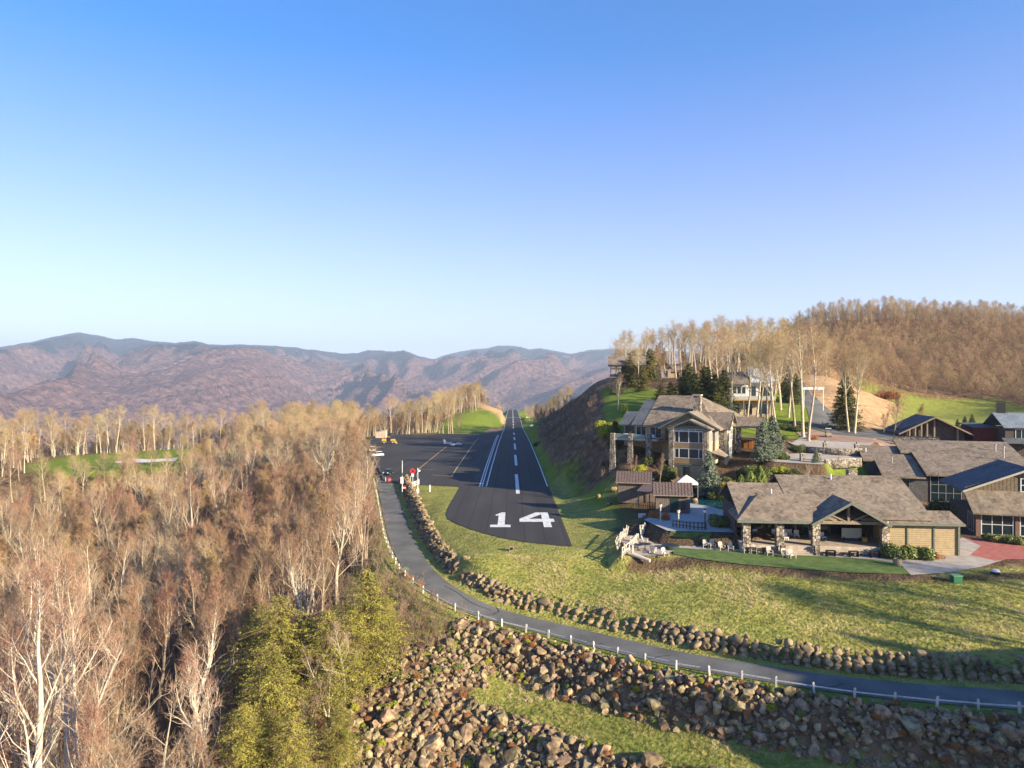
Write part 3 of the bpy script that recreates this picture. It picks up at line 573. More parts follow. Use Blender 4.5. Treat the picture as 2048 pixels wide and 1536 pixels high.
def tree_meshes(seed, bark, twig, limb_in_trunk=True, name='tree', **k):
    T, L, Wt = gen_tree(seed, **k)
    V1, F1 = tubes(*T, 7); V2, F2 = tubes(*L, 4); trunk = np_mesh(name + '_trunk', np.concatenate([V1, V2]), [np.concatenate([F1, F2 + len(V1)])], bark, smooth=True)
    V3, F3 = twigs_mesh(*Wt); crown = np_mesh(name + '_crown', V3, [F3], twig)
    V = np.concatenate([V1, V2, V3]); both = np_mesh(name + '_whole', V, [np.concatenate([F1, F2 + len(V1)]), F3 + len(V1) + len(V2)], [bark, twig], midx=[0] * (len(F1) + len(F2)) + [1] * len(F3))
    return trunk, crown, both
pale_bark = mat('pale_bark', (.34, .28, .20), col2=(.56, .48, .36), scale=3, rnd=.22)
grey_bark = mat('grey_bark', (.22, .165, .115), col2=(.38, .30, .21), scale=3, rnd=.25)
brown_bark = mat('brown_bark', (.15, .09, .06), col2=(.24, .15, .10), scale=3, rnd=.25)
tan_twig = mat('tan_twig', (.31, .215, .125), rnd=.25); red_twig = mat('red_twig', (.27, .155, .10), rnd=.28); pale_twig = mat('pale_twig', (.31, .215, .14), rnd=.25); tall_twig = mat('tall_twig', (.37, .265, .14), rnd=.25); hill_twig = mat('hill_twig', (.40, .275, .15), rnd=.3); gold_twig = mat('gold_twig', (.35, .23, .11), rnd=.25)
PALE, RED, TALL, GOLD, HILL, SAP = [], [], [], [], [], []; BIGP = [tree_meshes(70 + s, mat('white_bark', (.40, .34, .26), col2=(.58, .51, .41), scale=3, rnd=.15), red_twig if s != 1 else pale_twig, name='big_tree', Ht=19, base=.16, spread=.36, nm=22, ang=(22, 58), r0=.0155, stems=(1, 3, 2)[s], sub=8, tw=6, tl=4, up=.5, fine=.013, fl=.8) for s in range(3)]
for s in range(3): PALE.append(tree_meshes(10 + s, pale_bark, pale_twig, name='pale_tree', Ht=19, base=.26, spread=.42, nm=18, ang=(36, 70), r0=.0145, stems=1 + (s > 0) * (s), sub=7, tw=7, tl=5, fine=.014, fl=.9))
for s in range(4): RED.append(tree_meshes(20 + s, grey_bark, red_twig, name='red_tree', Ht=15, base=.2, spread=.31, nm=20, ang=(22, 46), r0=.010, stems=1 + s % 2, sub=7, tw=7, tl=5, up=.5, fine=.0125, fl=.85))
for s in range(4): TALL.append(tree_meshes(30 + s, mat('tall_bark', (.30, .235, .16), col2=(.50, .42, .30), scale=3, rnd=.2), tall_twig, name='tall_tree', Ht=22, base=.46, spread=.33, nm=18, ang=(38, 74), r0=.0115, sub=7, tw=6, tl=4, up=.2, fine=.016, fl=.95, lean=.02, wob=.035))
for s in range(2): GOLD.append(tree_meshes(40 + s, grey_bark, gold_twig, name='gold_tree', Ht=14, base=.2, spread=.34, nm=20, ang=(30, 60), r0=.012, sub=7, tw=8, tl=6, fine=.022, fl=.75))
for s in range(3): HILL.append(tree_meshes(50 + s, brown_bark, hill_twig, name='hill_tree', Ht=13, base=.12, spread=.42, nm=16, ang=(45, 85), r0=.009, up=.12, sub=5, tw=7, tl=3, fine=.024, fl=1.1))
for s in range(3): SAP.append(tree_meshes(60 + s, brown_bark, mat('brush_twig', (.235, .165, .115), rnd=.3), name='brush', Ht=4.2, base=.1, spread=.34, nm=12, ang=(20, 55), r0=.008, stems=3, sub=4, tw=4, tl=3, up=.5, fine=.014, fl=2.2))

# ---------------------------------------------------------------- evergreens and shrubs built from many small leaf faces
def leaves_mesh(C, Nn, size, name, m, asp=.5):
    """one small rhombic leaf face at each point, facing roughly Nn"""
    C = np.array(C); k = len(C); d = np.array(Nn) + rng.normal(size=(k, 3)) * .55; x, y = frame(d); a = rng.uniform(0, 6.28, k)[:, None]; u = x * np.cos(a) + y * np.sin(a); v = -x * np.sin(a) + y * np.cos(a)
    s = (np.array(size) * rng.uniform(.6, 1.4, k))[:, None]; V = np.stack([C - u * s, C - v * s * asp, C + u * s, C + v * s * asp], 1).reshape(-1, 3)
    return np_mesh(name, V, [np.arange(4 * k).reshape(-1, 4)], m)
def conifer(seed, Ht, rad, n_wh, per, leafm, bark, name, droop=.25, leaf=.16, dens=26, loose=.0, basef=.06, flat=.8):
    rg = np.random.default_rng(seed); C, N_ = [], []; A, B, r0_, r1_ = [], [], [], []
    for i in range(10): A.append((0, 0, Ht * i / 10 - (.5 if i == 0 else 0))); B.append((0, 0, Ht * (i + 1) / 10)); r0_.append(Ht * .014 * (1 - i / 10.5)); r1_.append(Ht * .014 * (1 - (i + 1) / 10.5))
    for w in range(n_wh):
        t = basef + (1 - basef) * (w + rg.uniform(0, .5)) / n_wh; z = Ht * t; L0 = rad * (1 - t) ** flat + .15
        for k in range(per):
            az = rg.uniform(0, 6.28); L = L0 * rg.uniform(.65, 1.15) * (1 + loose * rg.normal()); L = max(L, .15); tip = np.array([math.cos(az) * L, math.sin(az) * L, z - L * droop * rg.uniform(.3, 1.3)]); A.append((0, 0, z)); B.append(tuple(tip)); r0_.append(.03); r1_.append(.008)
            nl = max(4, int(dens * L / rad + 4)); tt = rg.uniform(.12, 1, nl) ** .75; side = rg.normal(size=nl) * .16 * L * (1.15 - tt); p = np.array([0, 0, z]) + (tip - np.array([0, 0, z])) * tt[:, None]
            p[:, 0] += -math.sin(az) * side; p[:, 1] += math.cos(az) * side; p[:, 2] += rg.normal(size=nl) * .07 - np.abs(side) * .25 + .15 * L * tt * tt
            C.append(p); N_.append(np.tile([[math.cos(az) * .4, math.sin(az) * .4, 1]], (nl, 1)))
    C = np.concatenate(C); N_ = np.concatenate(N_); V, Fq = tubes(A, B, r0_, r1_, 5)
    return np_mesh(name + '_trunk', V, [Fq], bark), leaves_mesh(C, N_, np.full(len(C), leaf), name + '_crown', leafm)
def bush_mesh(seed, rx, ry, h, n, leaf, m, name, lumps=14, low=.0):
    rg = np.random.default_rng(seed); C, N_ = [], []
    for k in range(lumps):
        a = rg.uniform(0, 6.28); q = math.sqrt(rg.uniform(0, 1)) * .62; c = np.array([math.cos(a) * q * rx, math.sin(a) * q * ry, h * rg.uniform(.35, .72) * (1 - .45 * q)]); rr = np.array([rx, ry, h]) * rg.uniform(.3, .5)
        d = rg.normal(size=(n // lumps, 3)); d /= np.linalg.norm(d, axis=1)[:, None]; rad = rg.uniform(.72, 1.05, len(d))[:, None]; p = c + d * rr * rad; C.append(p); N_.append(d)
    C = np.concatenate(C); N_ = np.concatenate(N_); k = C[:, 2] > 0.02; return leaves_mesh(C[k], N_[k], np.full(k.sum(), leaf), name, m)
def cone_bush(seed, r, h, n, leaf, m, name, p=.55):
    rg = np.random.default_rng(seed); t = rg.uniform(0, 1, n) ** 1.2; a = rg.uniform(0, 6.28, n); lump = 1 + .16 * np.sin(a * 3 + t * 9 + seed) + .1 * np.sin(a * 7 - t * 17); q = r * (1 - t) ** p * lump * rg.uniform(.75, 1.04, n) * np.minimum(1, .6 + t * 4)
    return leaves_mesh(np.stack([np.cos(a) * q, np.sin(a) * q, t * h], 1), np.stack([np.cos(a), np.sin(a), a * 0 + .5], 1), np.full(n, leaf), name, m)
hem_leaf = mat('hemlock_needles', (.155, .15, .024), col2=(.33, .30, .052), scale=.5, rough=.7); dark_leaf = mat('dark_needles', (.04, .055, .014), col2=(.125, .13, .03), scale=.8, rough=.7)
blue_leaf = mat('blue_spruce_needles', (.11, .15, .10), col2=(.27, .31, .22), scale=1.2, rough=.7); rho_leaf = mat('rhododendron_leaves', (.07, .10, .018), col2=(.19, .20, .035), scale=1.6, rough=.5, spec=.5)
yel_leaf = mat('yellow_leaves', (.46, .27, .015), col2=(.62, .43, .04), scale=1.5, rough=.6); arb_leaf = mat('arborvitae_leaves', (.09, .13, .02), col2=(.20, .24, .045), scale=1.2, rough=.7); box_leaf = mat('boxwood_leaves', (.05, .075, .014), col2=(.12, .15, .03), scale=2, rough=.6); lime_leaf = mat('yellow_green_leaves', (.20, .22, .02), col2=(.40, .38, .04), scale=.8)
rust_leaf = mat('rust_leaves', (.26, .10, .035), col2=(.42, .19, .07), scale=2)

# ---------------------------------------------------------------- stuff scattered with geometry nodes: one object
def scatter(name, label, cat, pts, protos):
    """pts rows: x, y, z, rotation, scale, prototype index"""
    pts = np.array(pts, dtype=np.float32); me = bpy.data.meshes.new(name); me.vertices.add(len(pts)); me.vertices.foreach_set('co', pts[:, :3].ravel())
    for k, nm_ in enumerate(('rz', 'sc')):
        a = me.attributes.new(nm_, 'FLOAT', 'POINT'); a.data.foreach_set('value', pts[:, 3 + k].copy())
    a = me.attributes.new('pi', 'INT', 'POINT'); a.data.foreach_set('value', pts[:, 5].astype(np.int32))
    c = bpy.data.collections.new(name + '_kinds')
    for i, p in enumerate(protos): c.objects.link(bpy.data.objects.new('%s_kind_%02d' % (name, i), p))
    o = link(name, me); ng = bpy.data.node_groups.new(name, 'GeometryNodeTree'); ng.interface.new_socket('Geometry', in_out='INPUT', socket_type='NodeSocketGeometry'); ng.interface.new_socket('Geometry', in_out='OUTPUT', socket_type='NodeSocketGeometry')
    n = ng.nodes; l = ng.links; gi = n.new('NodeGroupInput'); go = n.new('NodeGroupOutput'); ip = n.new('GeometryNodeInstanceOnPoints'); ci = n.new('GeometryNodeCollectionInfo'); ci.inputs['Collection'].default_value = c; ci.inputs['Separate Children'].default_value = True; ci.inputs['Reset Children'].default_value = True
    def at(nm_, t):
        q = n.new('GeometryNodeInputNamedAttribute'); q.data_type = t; q.inputs[0].default_value = nm_; return [s for s in q.outputs if s.enabled][0]
    cx = n.new('ShaderNodeCombineXYZ'); l.new(at('rz', 'FLOAT'), cx.inputs[2]); er = n.new('FunctionNodeEulerToRotation'); l.new(cx.outputs[0], er.inputs[0])
    mp = n.new('GeometryNodeMeshToPoints'); l.new(gi.outputs[0], mp.inputs[0])
    l.new(mp.outputs[0], ip.inputs['Points']); l.new(ci.outputs[0], ip.inputs['Instance']); ip.inputs['Pick Instance'].default_value = True; l.new(at('pi', 'INT'), ip.inputs['Instance Index']); l.new(er.outputs[0], ip.inputs['Rotation']); l.new(at('sc', 'FLOAT'), ip.inputs['Scale']); l.new(ip.outputs[0], go.inputs[0])
    md = o.modifiers.new('scatter', 'NODES'); md.node_group = ng; return tag(o, label, cat, kind='stuff')
def jitter_grid(x0, x1, y0, y1, st):
    a, b = np.meshgrid(np.arange(x0, x1, st), np.arange(y0, y1, st)); p = np.stack([a.ravel(), b.ravel()], 1) + rng.uniform(-.5, .5, (a.size, 2)) * st; return p
def pt_rows(P_, kinds, s0, s1, dz=0.0):
    z = height(P_[:, 0], P_[:, 1]) + dz; k = len(P_); return np.stack([P_[:, 0], P_[:, 1], z, rng.uniform(0, 6.28, k), rng.uniform(s0, s1, k), rng.choice(kinds, k)], 1)
# ---------------------------------------------------------------- building materials
def tex_mat(name, kind, c1, c2, s=1.0, rough=.85, bump=.02, c3=None, rot=0.0, spec=.3):
    m = bpy.data.materials.new(name); m.use_nodes = True; n, l, b = nodes(m); b.inputs['Roughness'].default_value = rough; b.inputs['Specular IOR Level'].default_value = spec
    tc = n.new('ShaderNodeTexCoord'); nz = n.new('ShaderNodeTexNoise'); nz.inputs['Scale'].default_value = 2.2; nz.inputs['Detail'].default_value = 7; l.new(tc.outputs['Object'], nz.inputs['Vector'])
    mp = n.new('ShaderNodeMapping'); l.new(tc.outputs['Object'], mp.inputs[0]); mp.inputs['Rotation'].default_value = (0, 0, rot); r = n.new('ShaderNodeValToRGB'); e = r.color_ramp.elements; e[0].color = (*c1, 1); e[1].color = (*c2, 1)
    if kind == 'stone':
        v = n.new('ShaderNodeTexVoronoi'); v.inputs['Scale'].default_value = s; l.new(mp.outputs[0], v.inputs['Vector']); v2 = n.new('ShaderNodeTexVoronoi'); v2.feature = 'DISTANCE_TO_EDGE'; v2.inputs['Scale'].default_value = s; l.new(mp.outputs[0], v2.inputs['Vector'])
        bw = n.new('ShaderNodeRGBToBW'); l.new(v.outputs['Color'], bw.inputs[0]); l.new(bw.outputs[0], r.inputs[0]); e[0].position = .2; e[1].position = .8
        mr = n.new('ShaderNodeMapRange'); mr.inputs[1].default_value = .02; mr.inputs[2].default_value = .09; l.new(v2.outputs['Distance'], mr.inputs[0]); mx = n.new('ShaderNodeMix'); mx.data_type = 'RGBA'; mx.inputs['A'].default_value = (.05, .045, .04, 1); l.new(mr.outputs[0], mx.inputs['Factor']); l.new(r.outputs[0], mx.inputs['B']); out = mx.outputs['Result']; hgt = mr.outputs[0]
    elif kind == 'batten' or kind == 'lap' or kind == 'rows':
        sx = n.new('ShaderNodeSeparateXYZ'); l.new(mp.outputs[0], sx.inputs[0])
        if kind == 'batten': q = n.new('ShaderNodeMath'); q.operation = 'ADD'; l.new(sx.outputs[0], q.inputs[0]); l.new(sx.outputs[1], q.inputs[1]); src = q.outputs[0]
        else: src = sx.outputs[2]
        pp = n.new('ShaderNodeMath'); pp.operation = 'MULTIPLY'; pp.inputs[1].default_value = s; l.new(src, pp.inputs[0]); fr = n.new('ShaderNodeMath'); fr.operation = 'FRACT'; l.new(pp.outputs[0], fr.inputs[0])
        mr = n.new('ShaderNodeMapRange'); mr.inputs[1].default_value = 0.0; mr.inputs[2].default_value = .18; l.new(fr.outputs[0], mr.inputs[0]); l.new(nz.outputs['Fac'], r.inputs[0]); e[0].position = .3; e[1].position = .7
        mx = n.new('ShaderNodeMix'); mx.data_type = 'RGBA'; mx.inputs['A'].default_value = (*[x * .45 for x in c1], 1); l.new(mr.outputs[0], mx.inputs['Factor']); l.new(r.outputs[0], mx.inputs['B']); out = mx.outputs['Result']; hgt = mr.outputs[0]
    elif kind == 'shingle':
        v = n.new('ShaderNodeTexVoronoi'); v.inputs['Scale'].default_value = s; mp.inputs['Scale'].default_value = (1, 1, 1); l.new(mp.outputs[0], v.inputs['Vector']); bw = n.new('ShaderNodeRGBToBW'); l.new(v.outputs['Color'], bw.inputs[0])
        ad = n.new('ShaderNodeMath'); ad.operation = 'MULTIPLY_ADD'; ad.inputs[1].default_value = .55; l.new(bw.outputs[0], ad.inputs[0]); nz.inputs['Scale'].default_value = .5; l.new(nz.outputs['Fac'], ad.inputs[2]); l.new(ad.outputs[0], r.inputs[0]); e[0].position = .45; e[1].position = 1.0; out = r.outputs[0]; hgt = bw.outputs[0]
    l.new(out, b.inputs['Base Color']); bp = n.new('ShaderNodeBump'); bp.inputs['Distance'].default_value = bump; l.new(hgt, bp.inputs['Height']); l.new(bp.outputs[0], b.inputs['Normal']); MATS[name] = m; return m
stone = tex_mat('field_stone', 'stone', (.13, .10, .075), (.46, .39, .31), 2.6, bump=.06)
roofm = tex_mat('brown_shingles', 'shingle', (.10, .075, .054), (.245, .19, .14), 2.6)
roofp = tex_mat('pale_brown_shingles', 'shingle', (.145, .112, .085), (.28, .222, .168), 3.2)
roofb = tex_mat('blue_grey_roof', 'shingle', (.10, .12, .15), (.19, .22, .26), 4.0); roofd = tex_mat('dark_roof', 'shingle', (.05, .055, .065), (.10, .11, .125), 3.5)
batten = tex_mat('board_and_batten', 'batten', (.13, .095, .06), (.22, .17, .11), 2.0); dkboard = tex_mat('dark_brown_boards', 'batten', (.055, .042, .036), (.10, .08, .065), 2.5)
tanb = tex_mat('tan_siding', 'lap', (.30, .22, .125), (.40, .31, .185), 3.5); creamb = tex_mat('cream_siding', 'lap', (.42, .33, .22), (.55, .45, .32), 3.5); shedb = tex_mat('grey_brown_boards', 'batten', (.115, .088, .072), (.19, .145, .12), 3.0)
redb = tex_mat('dark_red_boards', 'batten', (.10, .016, .014), (.17, .03, .025), 3.0); grayb = tex_mat('slate_siding', 'lap', (.075, .07, .072), (.12, .112, .11), 4)
metalr = tex_mat('brown_metal_roof', 'batten', (.115, .08, .066), (.165, .12, .10), 1.6, rough=.5); tealr = tex_mat('teal_metal_roof', 'batten', (.02, .12, .15), (.04, .19, .23), 2.2, rough=.45)
trim = mat('sage_trim', (.115, .125, .10), rough=.6, col2=(.16, .165, .13), scale=3); dktrim = mat('dark_trim', (.05, .045, .04), rough=.6, col2=(.075, .07, .06), scale=3); white = mat('white_paint', (.72, .70, .66), rough=.5, col2=(.6, .58, .55), scale=2)
timber = mat('weathered_timber', (.19, .14, .095), col2=(.30, .23, .165), scale=4); wood = mat('warm_wood', (.30, .12, .045), rough=.5, col2=(.42, .19, .08), scale=3); paleW = mat('pale_weathered_wood', (.42, .36, .29), col2=(.60, .53, .44), scale=6)
glass = mat('window_glass', (.02, .035, .045), rough=.08, spec=.8); glass.node_tree.nodes['Principled BSDF'].inputs['Metallic'].default_value = .25
dark = mat('dark_interior', (.018, .016, .015)); black = mat('black_metal', (.02, .02, .022), rough=.4); conc = mat('pale_concrete', (.31, .265, .225), col2=(.42, .37, .32), scale=.8, bump=.01, bscale=9); grayc = mat('grey_metal', (.35, .36, .37), rough=.4, metal=.5, col2=(.42, .42, .43), scale=2)
brick = mat('red_pavers', (.30, .085, .07), col2=(.40, .14, .11), scale=1.3, bump=.01, bscale=12); bricktan = mat('brown_pavers', (.24, .15, .11), col2=(.34, .22, .165), scale=.6); flag = mat('flagstone', (.30, .235, .185), col2=(.44, .36, .29), scale=1.4, bump=.02, bscale=4)

def bp_(mb, name, m, p, bevel=0):
    """part of thing p, given in p's frame but with world heights"""
    o = mb.build(name, m, p, bevel); o.location.z = -p.location.z; return o
def win(p, face, a0, a1, z0, z1, c, nx_=1, nz_=1, fm=None, name='window', fw=.10):
    """window on a wall plane: face F (y=c, looking -y), B (+y), R (x=c, +x), L (-x); frame is the part, its panes the sub-part"""
    fm = fm or white; m = MB(); g = MB(); sg = -1 if face in 'FL' else 1
    def bx_(mb, a, b, z, w, d0, d1):
        lo, hi = sorted((c + sg * d0, c + sg * d1))
        mb.box(a, b, lo, hi, z, w) if face in 'FB' else mb.box(lo, hi, a, b, z, w)
    bx_(m, a0 - fw, a1 + fw, z0 - fw, z0, 0.002, .12); bx_(m, a0 - fw, a1 + fw, z1, z1 + fw, 0.002, .12); bx_(m, a0 - fw, a0, z0, z1, 0.002, .11); bx_(m, a1, a1 + fw, z0, z1, 0.002, .11)
    for i in range(1, nx_): a = a0 + (a1 - a0) * i / nx_; bx_(m, a - fw * .35, a + fw * .35, z0, z1, 0.01, .095)
    for i in range(1, nz_): z = z0 + (z1 - z0) * i / nz_; bx_(m, a0, a1, z - fw * .35, z + fw * .35, 0.012, .10)
    bx_(g, a0, a1, z0, z1, 0.004, .05); o = bp_(m, name, fm, p); g.build('pane', glass, o); return o
def gable_roof(p, name, m, u0, u1, v0, v1, ze, zr, axis='u', over=.5, t=.22, tr=None):
    """two slopes, ridge along axis; trim boards along the rakes"""
    mb = MB()
    if axis == 'u':
        vm = (v0 + v1) / 2; k = (zr - ze) / (vm - v0); e = ze - k * over
        mb.roof((u0 - over, v0 - over, e), (u1 + over, v0 - over, e), (u1 + over, vm, zr), (u0 - over, vm, zr), t); mb.roof((u0 - over, vm, zr - .003), (u1 + over, vm, zr - .003), (u1 + over, v1 + over, e), (u0 - over, v1 + over, e), t)
    else:
        um = (u0 + u1) / 2; k = (zr - ze) / (um - u0); e = ze - k * over
        mb.roof((u0 - over, v0 - over, e), (um, v0 - over, zr), (um, v1 + over, zr), (u0 - over, v1 + over, e), t); mb.roof((um, v0 - over, zr - .003), (u1 + over, v0 - over, e), (u1 + over, v1 + over, e), (um, v1 + over, zr - .003), t)
    o = bp_(mb, name, m, p)
    if tr:
        f = MB()
        if axis == 'u':
            for u in (u0 - over - .03, u1 + over + .03): f.bar((u, v0 - over, e - .12), (u, vm, zr - .12), .06, .3); f.bar((u, v1 + over, e - .12), (u, vm, zr - .12), .06, .3)
            f.bar((u0 - over, v0 - over - .05, e - .12), (u1 + over, v0 - over - .05, e - .12), .09, .22)
        else:
            v = v0 - over - .03; f.bar((u0 - over, v, e - .12), (um, v, zr - .12), .06, .3); f.bar((u1 + over, v, e - .12), (um, v, zr - .12), .06, .3)
        f.build('fascia', tr, o)
    return o
def gable_wall(mb, axis, a0, a1, c, ze, zr, t=.2):
    am = (a0 + a1) / 2
    if axis == 'F': mb.prism([(a0, c, ze), (a1, c, ze), (am, c, zr)], (0, t, 0))
    else: mb.prism([(c, a0, ze), (c, a1, ze), (c, am, zr)], (-t, 0, 0))

# ---------------------------------------------------------------- the stone lodge with the glass tower
L = thing('mountain_lodge', 'large stone and tan lodge with glass gable tower and tall stone chimney above the pool', 'lodge', (34.2, 138, -19), R(-28))
w = MB().box(-3.5, 3.5, .25, 8, -19.5, -8.2); w.box(-6.0, 4.4, 3.2, 12, -15.5, -8.5); gable_wall(w, 'F', -6.0, 5.0, 3.2, -8.5, -5.75); bp_(w, 'wall', tanb, L)
w = MB().box(-9.9, -6.05, 5.5, 15, -13, -8.35).box(-12.7, -9.95, 6.0, 14, -13, -8.4).box(-15.2, -12.75, 6.4, 10, -13, -8.4).box(-15, -6.05, 6.9, 12, -18, -13.01); bp_(w, 'wall', tanb, L)
w = MB().box(4.45, 6.2, 6.0, 14, -16.5, -8.65); gable_wall(w, 'R', 6.0, 14, 6.19, -8.65, -5.85); bp_(w, 'wall', creamb, L)
w = MB().box(3.52, 4.0, .4, 3.1, -16.5, -8.6).box(4.42, 4.6, 3.0, 5.97, -15.5, -8.65); bp_(w, 'wall', creamb, L)
for u in (-3.75, 2.85): bp_(MB().box(u, u + .95, -.25, .8, -19.5, -8.15), 'stone_pier', stone, L)
bp_(MB().box(4.3, 5.7, 5.8, 5.98, -16, -8.7), 'stone_facing', stone, L)
bp_(MB().box(-2.78, 2.8, .12, .24, -12.5, -11.5).box(-2.78, 2.8, .12, .24, -15.5, -14.5), 'spandrel', mat('ochre_panel', (.27, .175, .085), col2=(.32, .21, .11), scale=2), L)
bp_(MB().box(-2.8, 2.85, .05, .2, -15.8, -15.55), 'band', trim, L); bp_(MB().box(-2.8, 2.85, .05, .2, -8.75, -8.35), 'band', trim, L)
for a, b in ((-2.6, -1.9), (-1.75, .0), (.15, 1.95), (2.1, 2.7)):
    win(L, 'F', a, b, -11.35, -9.3, .22, 1, 1); win(L, 'F', a, b, -14.35, -12.65, .22, 1, 1)
win(L, 'F', -2.6, 2.7, -9.05, -8.85, .22, 4, 1)
win(L, 'F', -1.2, .2, -17.9, -16.1, .24, 1, 1, trim, 'door')
# gable tympanum behind the tower truss, and the trusses
g = MB(); g.prism([(-3.4, .5, -8.3), (4.0, .5, -8.3), (.3, .5, -6.9)], (0, .1, 0)); bp_(g, 'gable_glazing', glass, L)
tr_ = MB(); tr_.bar((-3.6, .0, -8.55), (4.2, .0, -8.55), .14, .2).bar((.3, .0, -8.5), (.3, .0, -6.9), .14).bar((-2, .0, -8.4), (.3, .0, -7.4), .1).bar((2.6, .0, -8.4), (.3, .0, -7.4), .1); tr_.bar((-.2 - 2, 2.9, -7.2), (-.2 + 2, 2.9, -7.2), .12).bar((-.3, 2.9, -7.2), (-.3, 2.9, -5.9), .12); bp_(tr_, 'truss', trim, L)
gable_roof(L, 'tower_roof', roofp, -3.4, 4.0, .0, 3.2, -8.45, -6.85, 'v', .55, tr=trim)
gable_roof(L, 'main_gable_roof', roofp, -6.0, 5.0, 2.9, 12.5, -8.5, -5.45, 'v', .6, tr=trim)
gable_roof(L, 'side_gable_roof', roofm, 2.2, 6.4, 6.0, 14, -8.6, -5.75, 'u', .45, tr=trim)
r = MB(); r.roof((-10.6, 4.7, -8.45), (4, 4.7, -8.45), (-1.8, 16.7, -2.5), (-10.6, 16.7, -2.5)); r.roof((-10.6, 16.7, -2.503), (-1.8, 16.7, -2.503), (8, 28, -8.3), (-10.6, 28, -8.3)); r.roof((4.02, 4.7, -8.45), (7, 13, -8.4), (-1.78, 16.7, -2.506), None).roof((7.02, 13, -8.4), (8.02, 28, -8.3), (-1.77, 16.7, -2.509), None); bp_(r, 'main_roof', roofm, L)
r = MB(); r.roof((-13.2, 5.0, -8.45), (-10.63, 5.0, -8.45), (-10.63, 14.6, -3.6), (-13.2, 14.6, -3.6)); r.roof((-13.2, 14.6, -3.603), (-10.63, 14.6, -3.603), (-10.63, 24, -8.4), (-13.2, 24, -8.4)); bp_(r, 'wing_roof', roofd, L)
r = MB(); r.roof((-15.9, 5.4, -8.5), (-13.23, 5.4, -8.5), (-13.23, 10, -5.9), (-15.9, 10, -5.9)); r.roof((-15.9, 10, -5.903), (-13.23, 10, -5.903), (-13.23, 15, -8.5), (-15.9, 15, -8.5)); bp_(r, 'wing_roof', roofd, L)
ch = bp_(MB().box(-1.3, .15, 9.4, 10.9, -8, -2.45), 'chimney', stone, L); MB().box(-1.45, .3, 9.25, 11.05, -2.45, -2.15).build('chimney_cap', conc, ch)
win(L, 'F', -5.4, -3.9, -11.2, -8.9, 3.2, 2, 1, trim); win(L, 'F', -9.2, -6.9, -11.0, -8.9, 5.5, 2, 1); win(L, 'F', -12.3, -10.3, -11.0, -8.9, 6.0, 2, 1); win(L, 'F', -14.9, -13.1, -11.0, -8.9, 6.4, 1, 1, trim)
for v in (1.0, 2.2): win(L, 'R', v, v + .6, -11.2, -9.4, 4.0, 1, 1)
for v in (3.4, 4.5): win(L, 'R', v, v + .6, -11.2, -9.4, 4.6, 1, 1)
for v in (7.2, 9.0, 9.9, 10.8): win(L, 'R', v, v + .65, -11.3, -9.1, 6.2, 1, 2)
for v in (8.4, 10.8): win(L, 'R', v, v + 1.0, -15.2, -12.6, 6.2, 1, 2)
bp_(MB().bar((6.3, 8, -8.3), (6.3, 12, -8.3), .14).bar((6.3, 10, -8.3), (6.3, 10, -6.1), .12), 'gable_truss', trim, L)
bp_(MB().roof((4.1, 1.5, -13.2), (6.6, 1.5, -13.9), (6.6, 5.9, -13.9), (4.1, 5.9, -12.4), .16), 'lean_to_roof', roofp, L)
bp_(MB().box(-16.4, -6.4, .9, 5.4, -11.45, -11.1), 'deck', conc, L)
for u in (-16.4, -12.6, -8.8): bp_(MB().prism([(u, .55, -18.5), (u + 1.35, .55, -18.5), (u + 1.1, .55, -10.1), (u + .25, .55, -10.1)], (0, 1.0, 0)), 'deck_pier', stone, L)
rl = MB(); 
for u in np.arange(-6.3, -3.7, .22): rl.box(u, u + .05, .95, 1.0, -11.1, -10.1)
rl.box(-6.4, -3.75, .9, 1.05, -10.1, -10.0).box(-6.4, -3.75, .9, 5.4, -11.5, -11.15); bp_(rl, 'railing', mat('brown_rail', (.12, .06, .035), col2=(.18, .09, .05), scale=3), L)
bp_(MB().box(-15.3, -9, .95, .99, -11.1, -10.2), 'glass_railing', mat('railing_glass', (.16, .22, .22), rough=.15, spec=.7), L)
# entrance porch
gable_roof(L, 'porch_roof', roofm, 6.9, 11.4, 12.4, 17.2, -8.35, -6.75, 'u', .5, tr=trim)
for u, v in ((6.7, 12.6), (10.6, 12.6), (10.6, 16.2)): bp_(MB().box(u, u + .9, v, v + .9, -14.2, -8.4), 'porch_pier', stone, L)
bp_(MB().box(7.6, 10.6, 12.7, 17, -11.4, -11.0), 'balcony', timber, L); en = bp_(MB().box(7.0, 11.0, 16.3, 16.6, -14, -11.4), 'entrance_wall', wood, L)
bp_(MB().box(7.6, 8.4, 16.15, 16.28, -13.9, -11.9).box(8.6, 9.4, 16.15, 16.28, -13.9, -11.9), 'door', mat('orange_wood_door', (.45, .19, .06), rough=.4), L)  # door leaves in one even orange wood colour
# tables laid on the deck
for i, (u, v) in enumerate([(-15.3, 2.8), (-13.9, 3.9), (-11.6, 3.1), (-10.2, 2.2), (-8.3, 3.4)]):
    X = Matrix.Rotation(R(-28), 3, 'Z') @ Vector((u, v, 0)); t = thing('deck_table', ['table under a grey cloth at the outer end of the lodge deck', 'table with white cloth second from the outer end of the lodge deck', 'table with white cloth in the middle of the lodge deck', 'table by the deck edge between the two nearer stone piers', 'table with white cloth nearest the glass tower'][i], 'table', (34.2 + X.x, 138 + X.y, -11.1), R(20 * i), 'tables on the lodge deck')
    MB().lathe((0, 0, 0), [(.75, .25), (.62, .70), (.60, .76)], 10).build('tablecloth', white, t); MB().tube((0, 0, 0), (0, 0, .7), .06).build('table_leg', grayc, t)

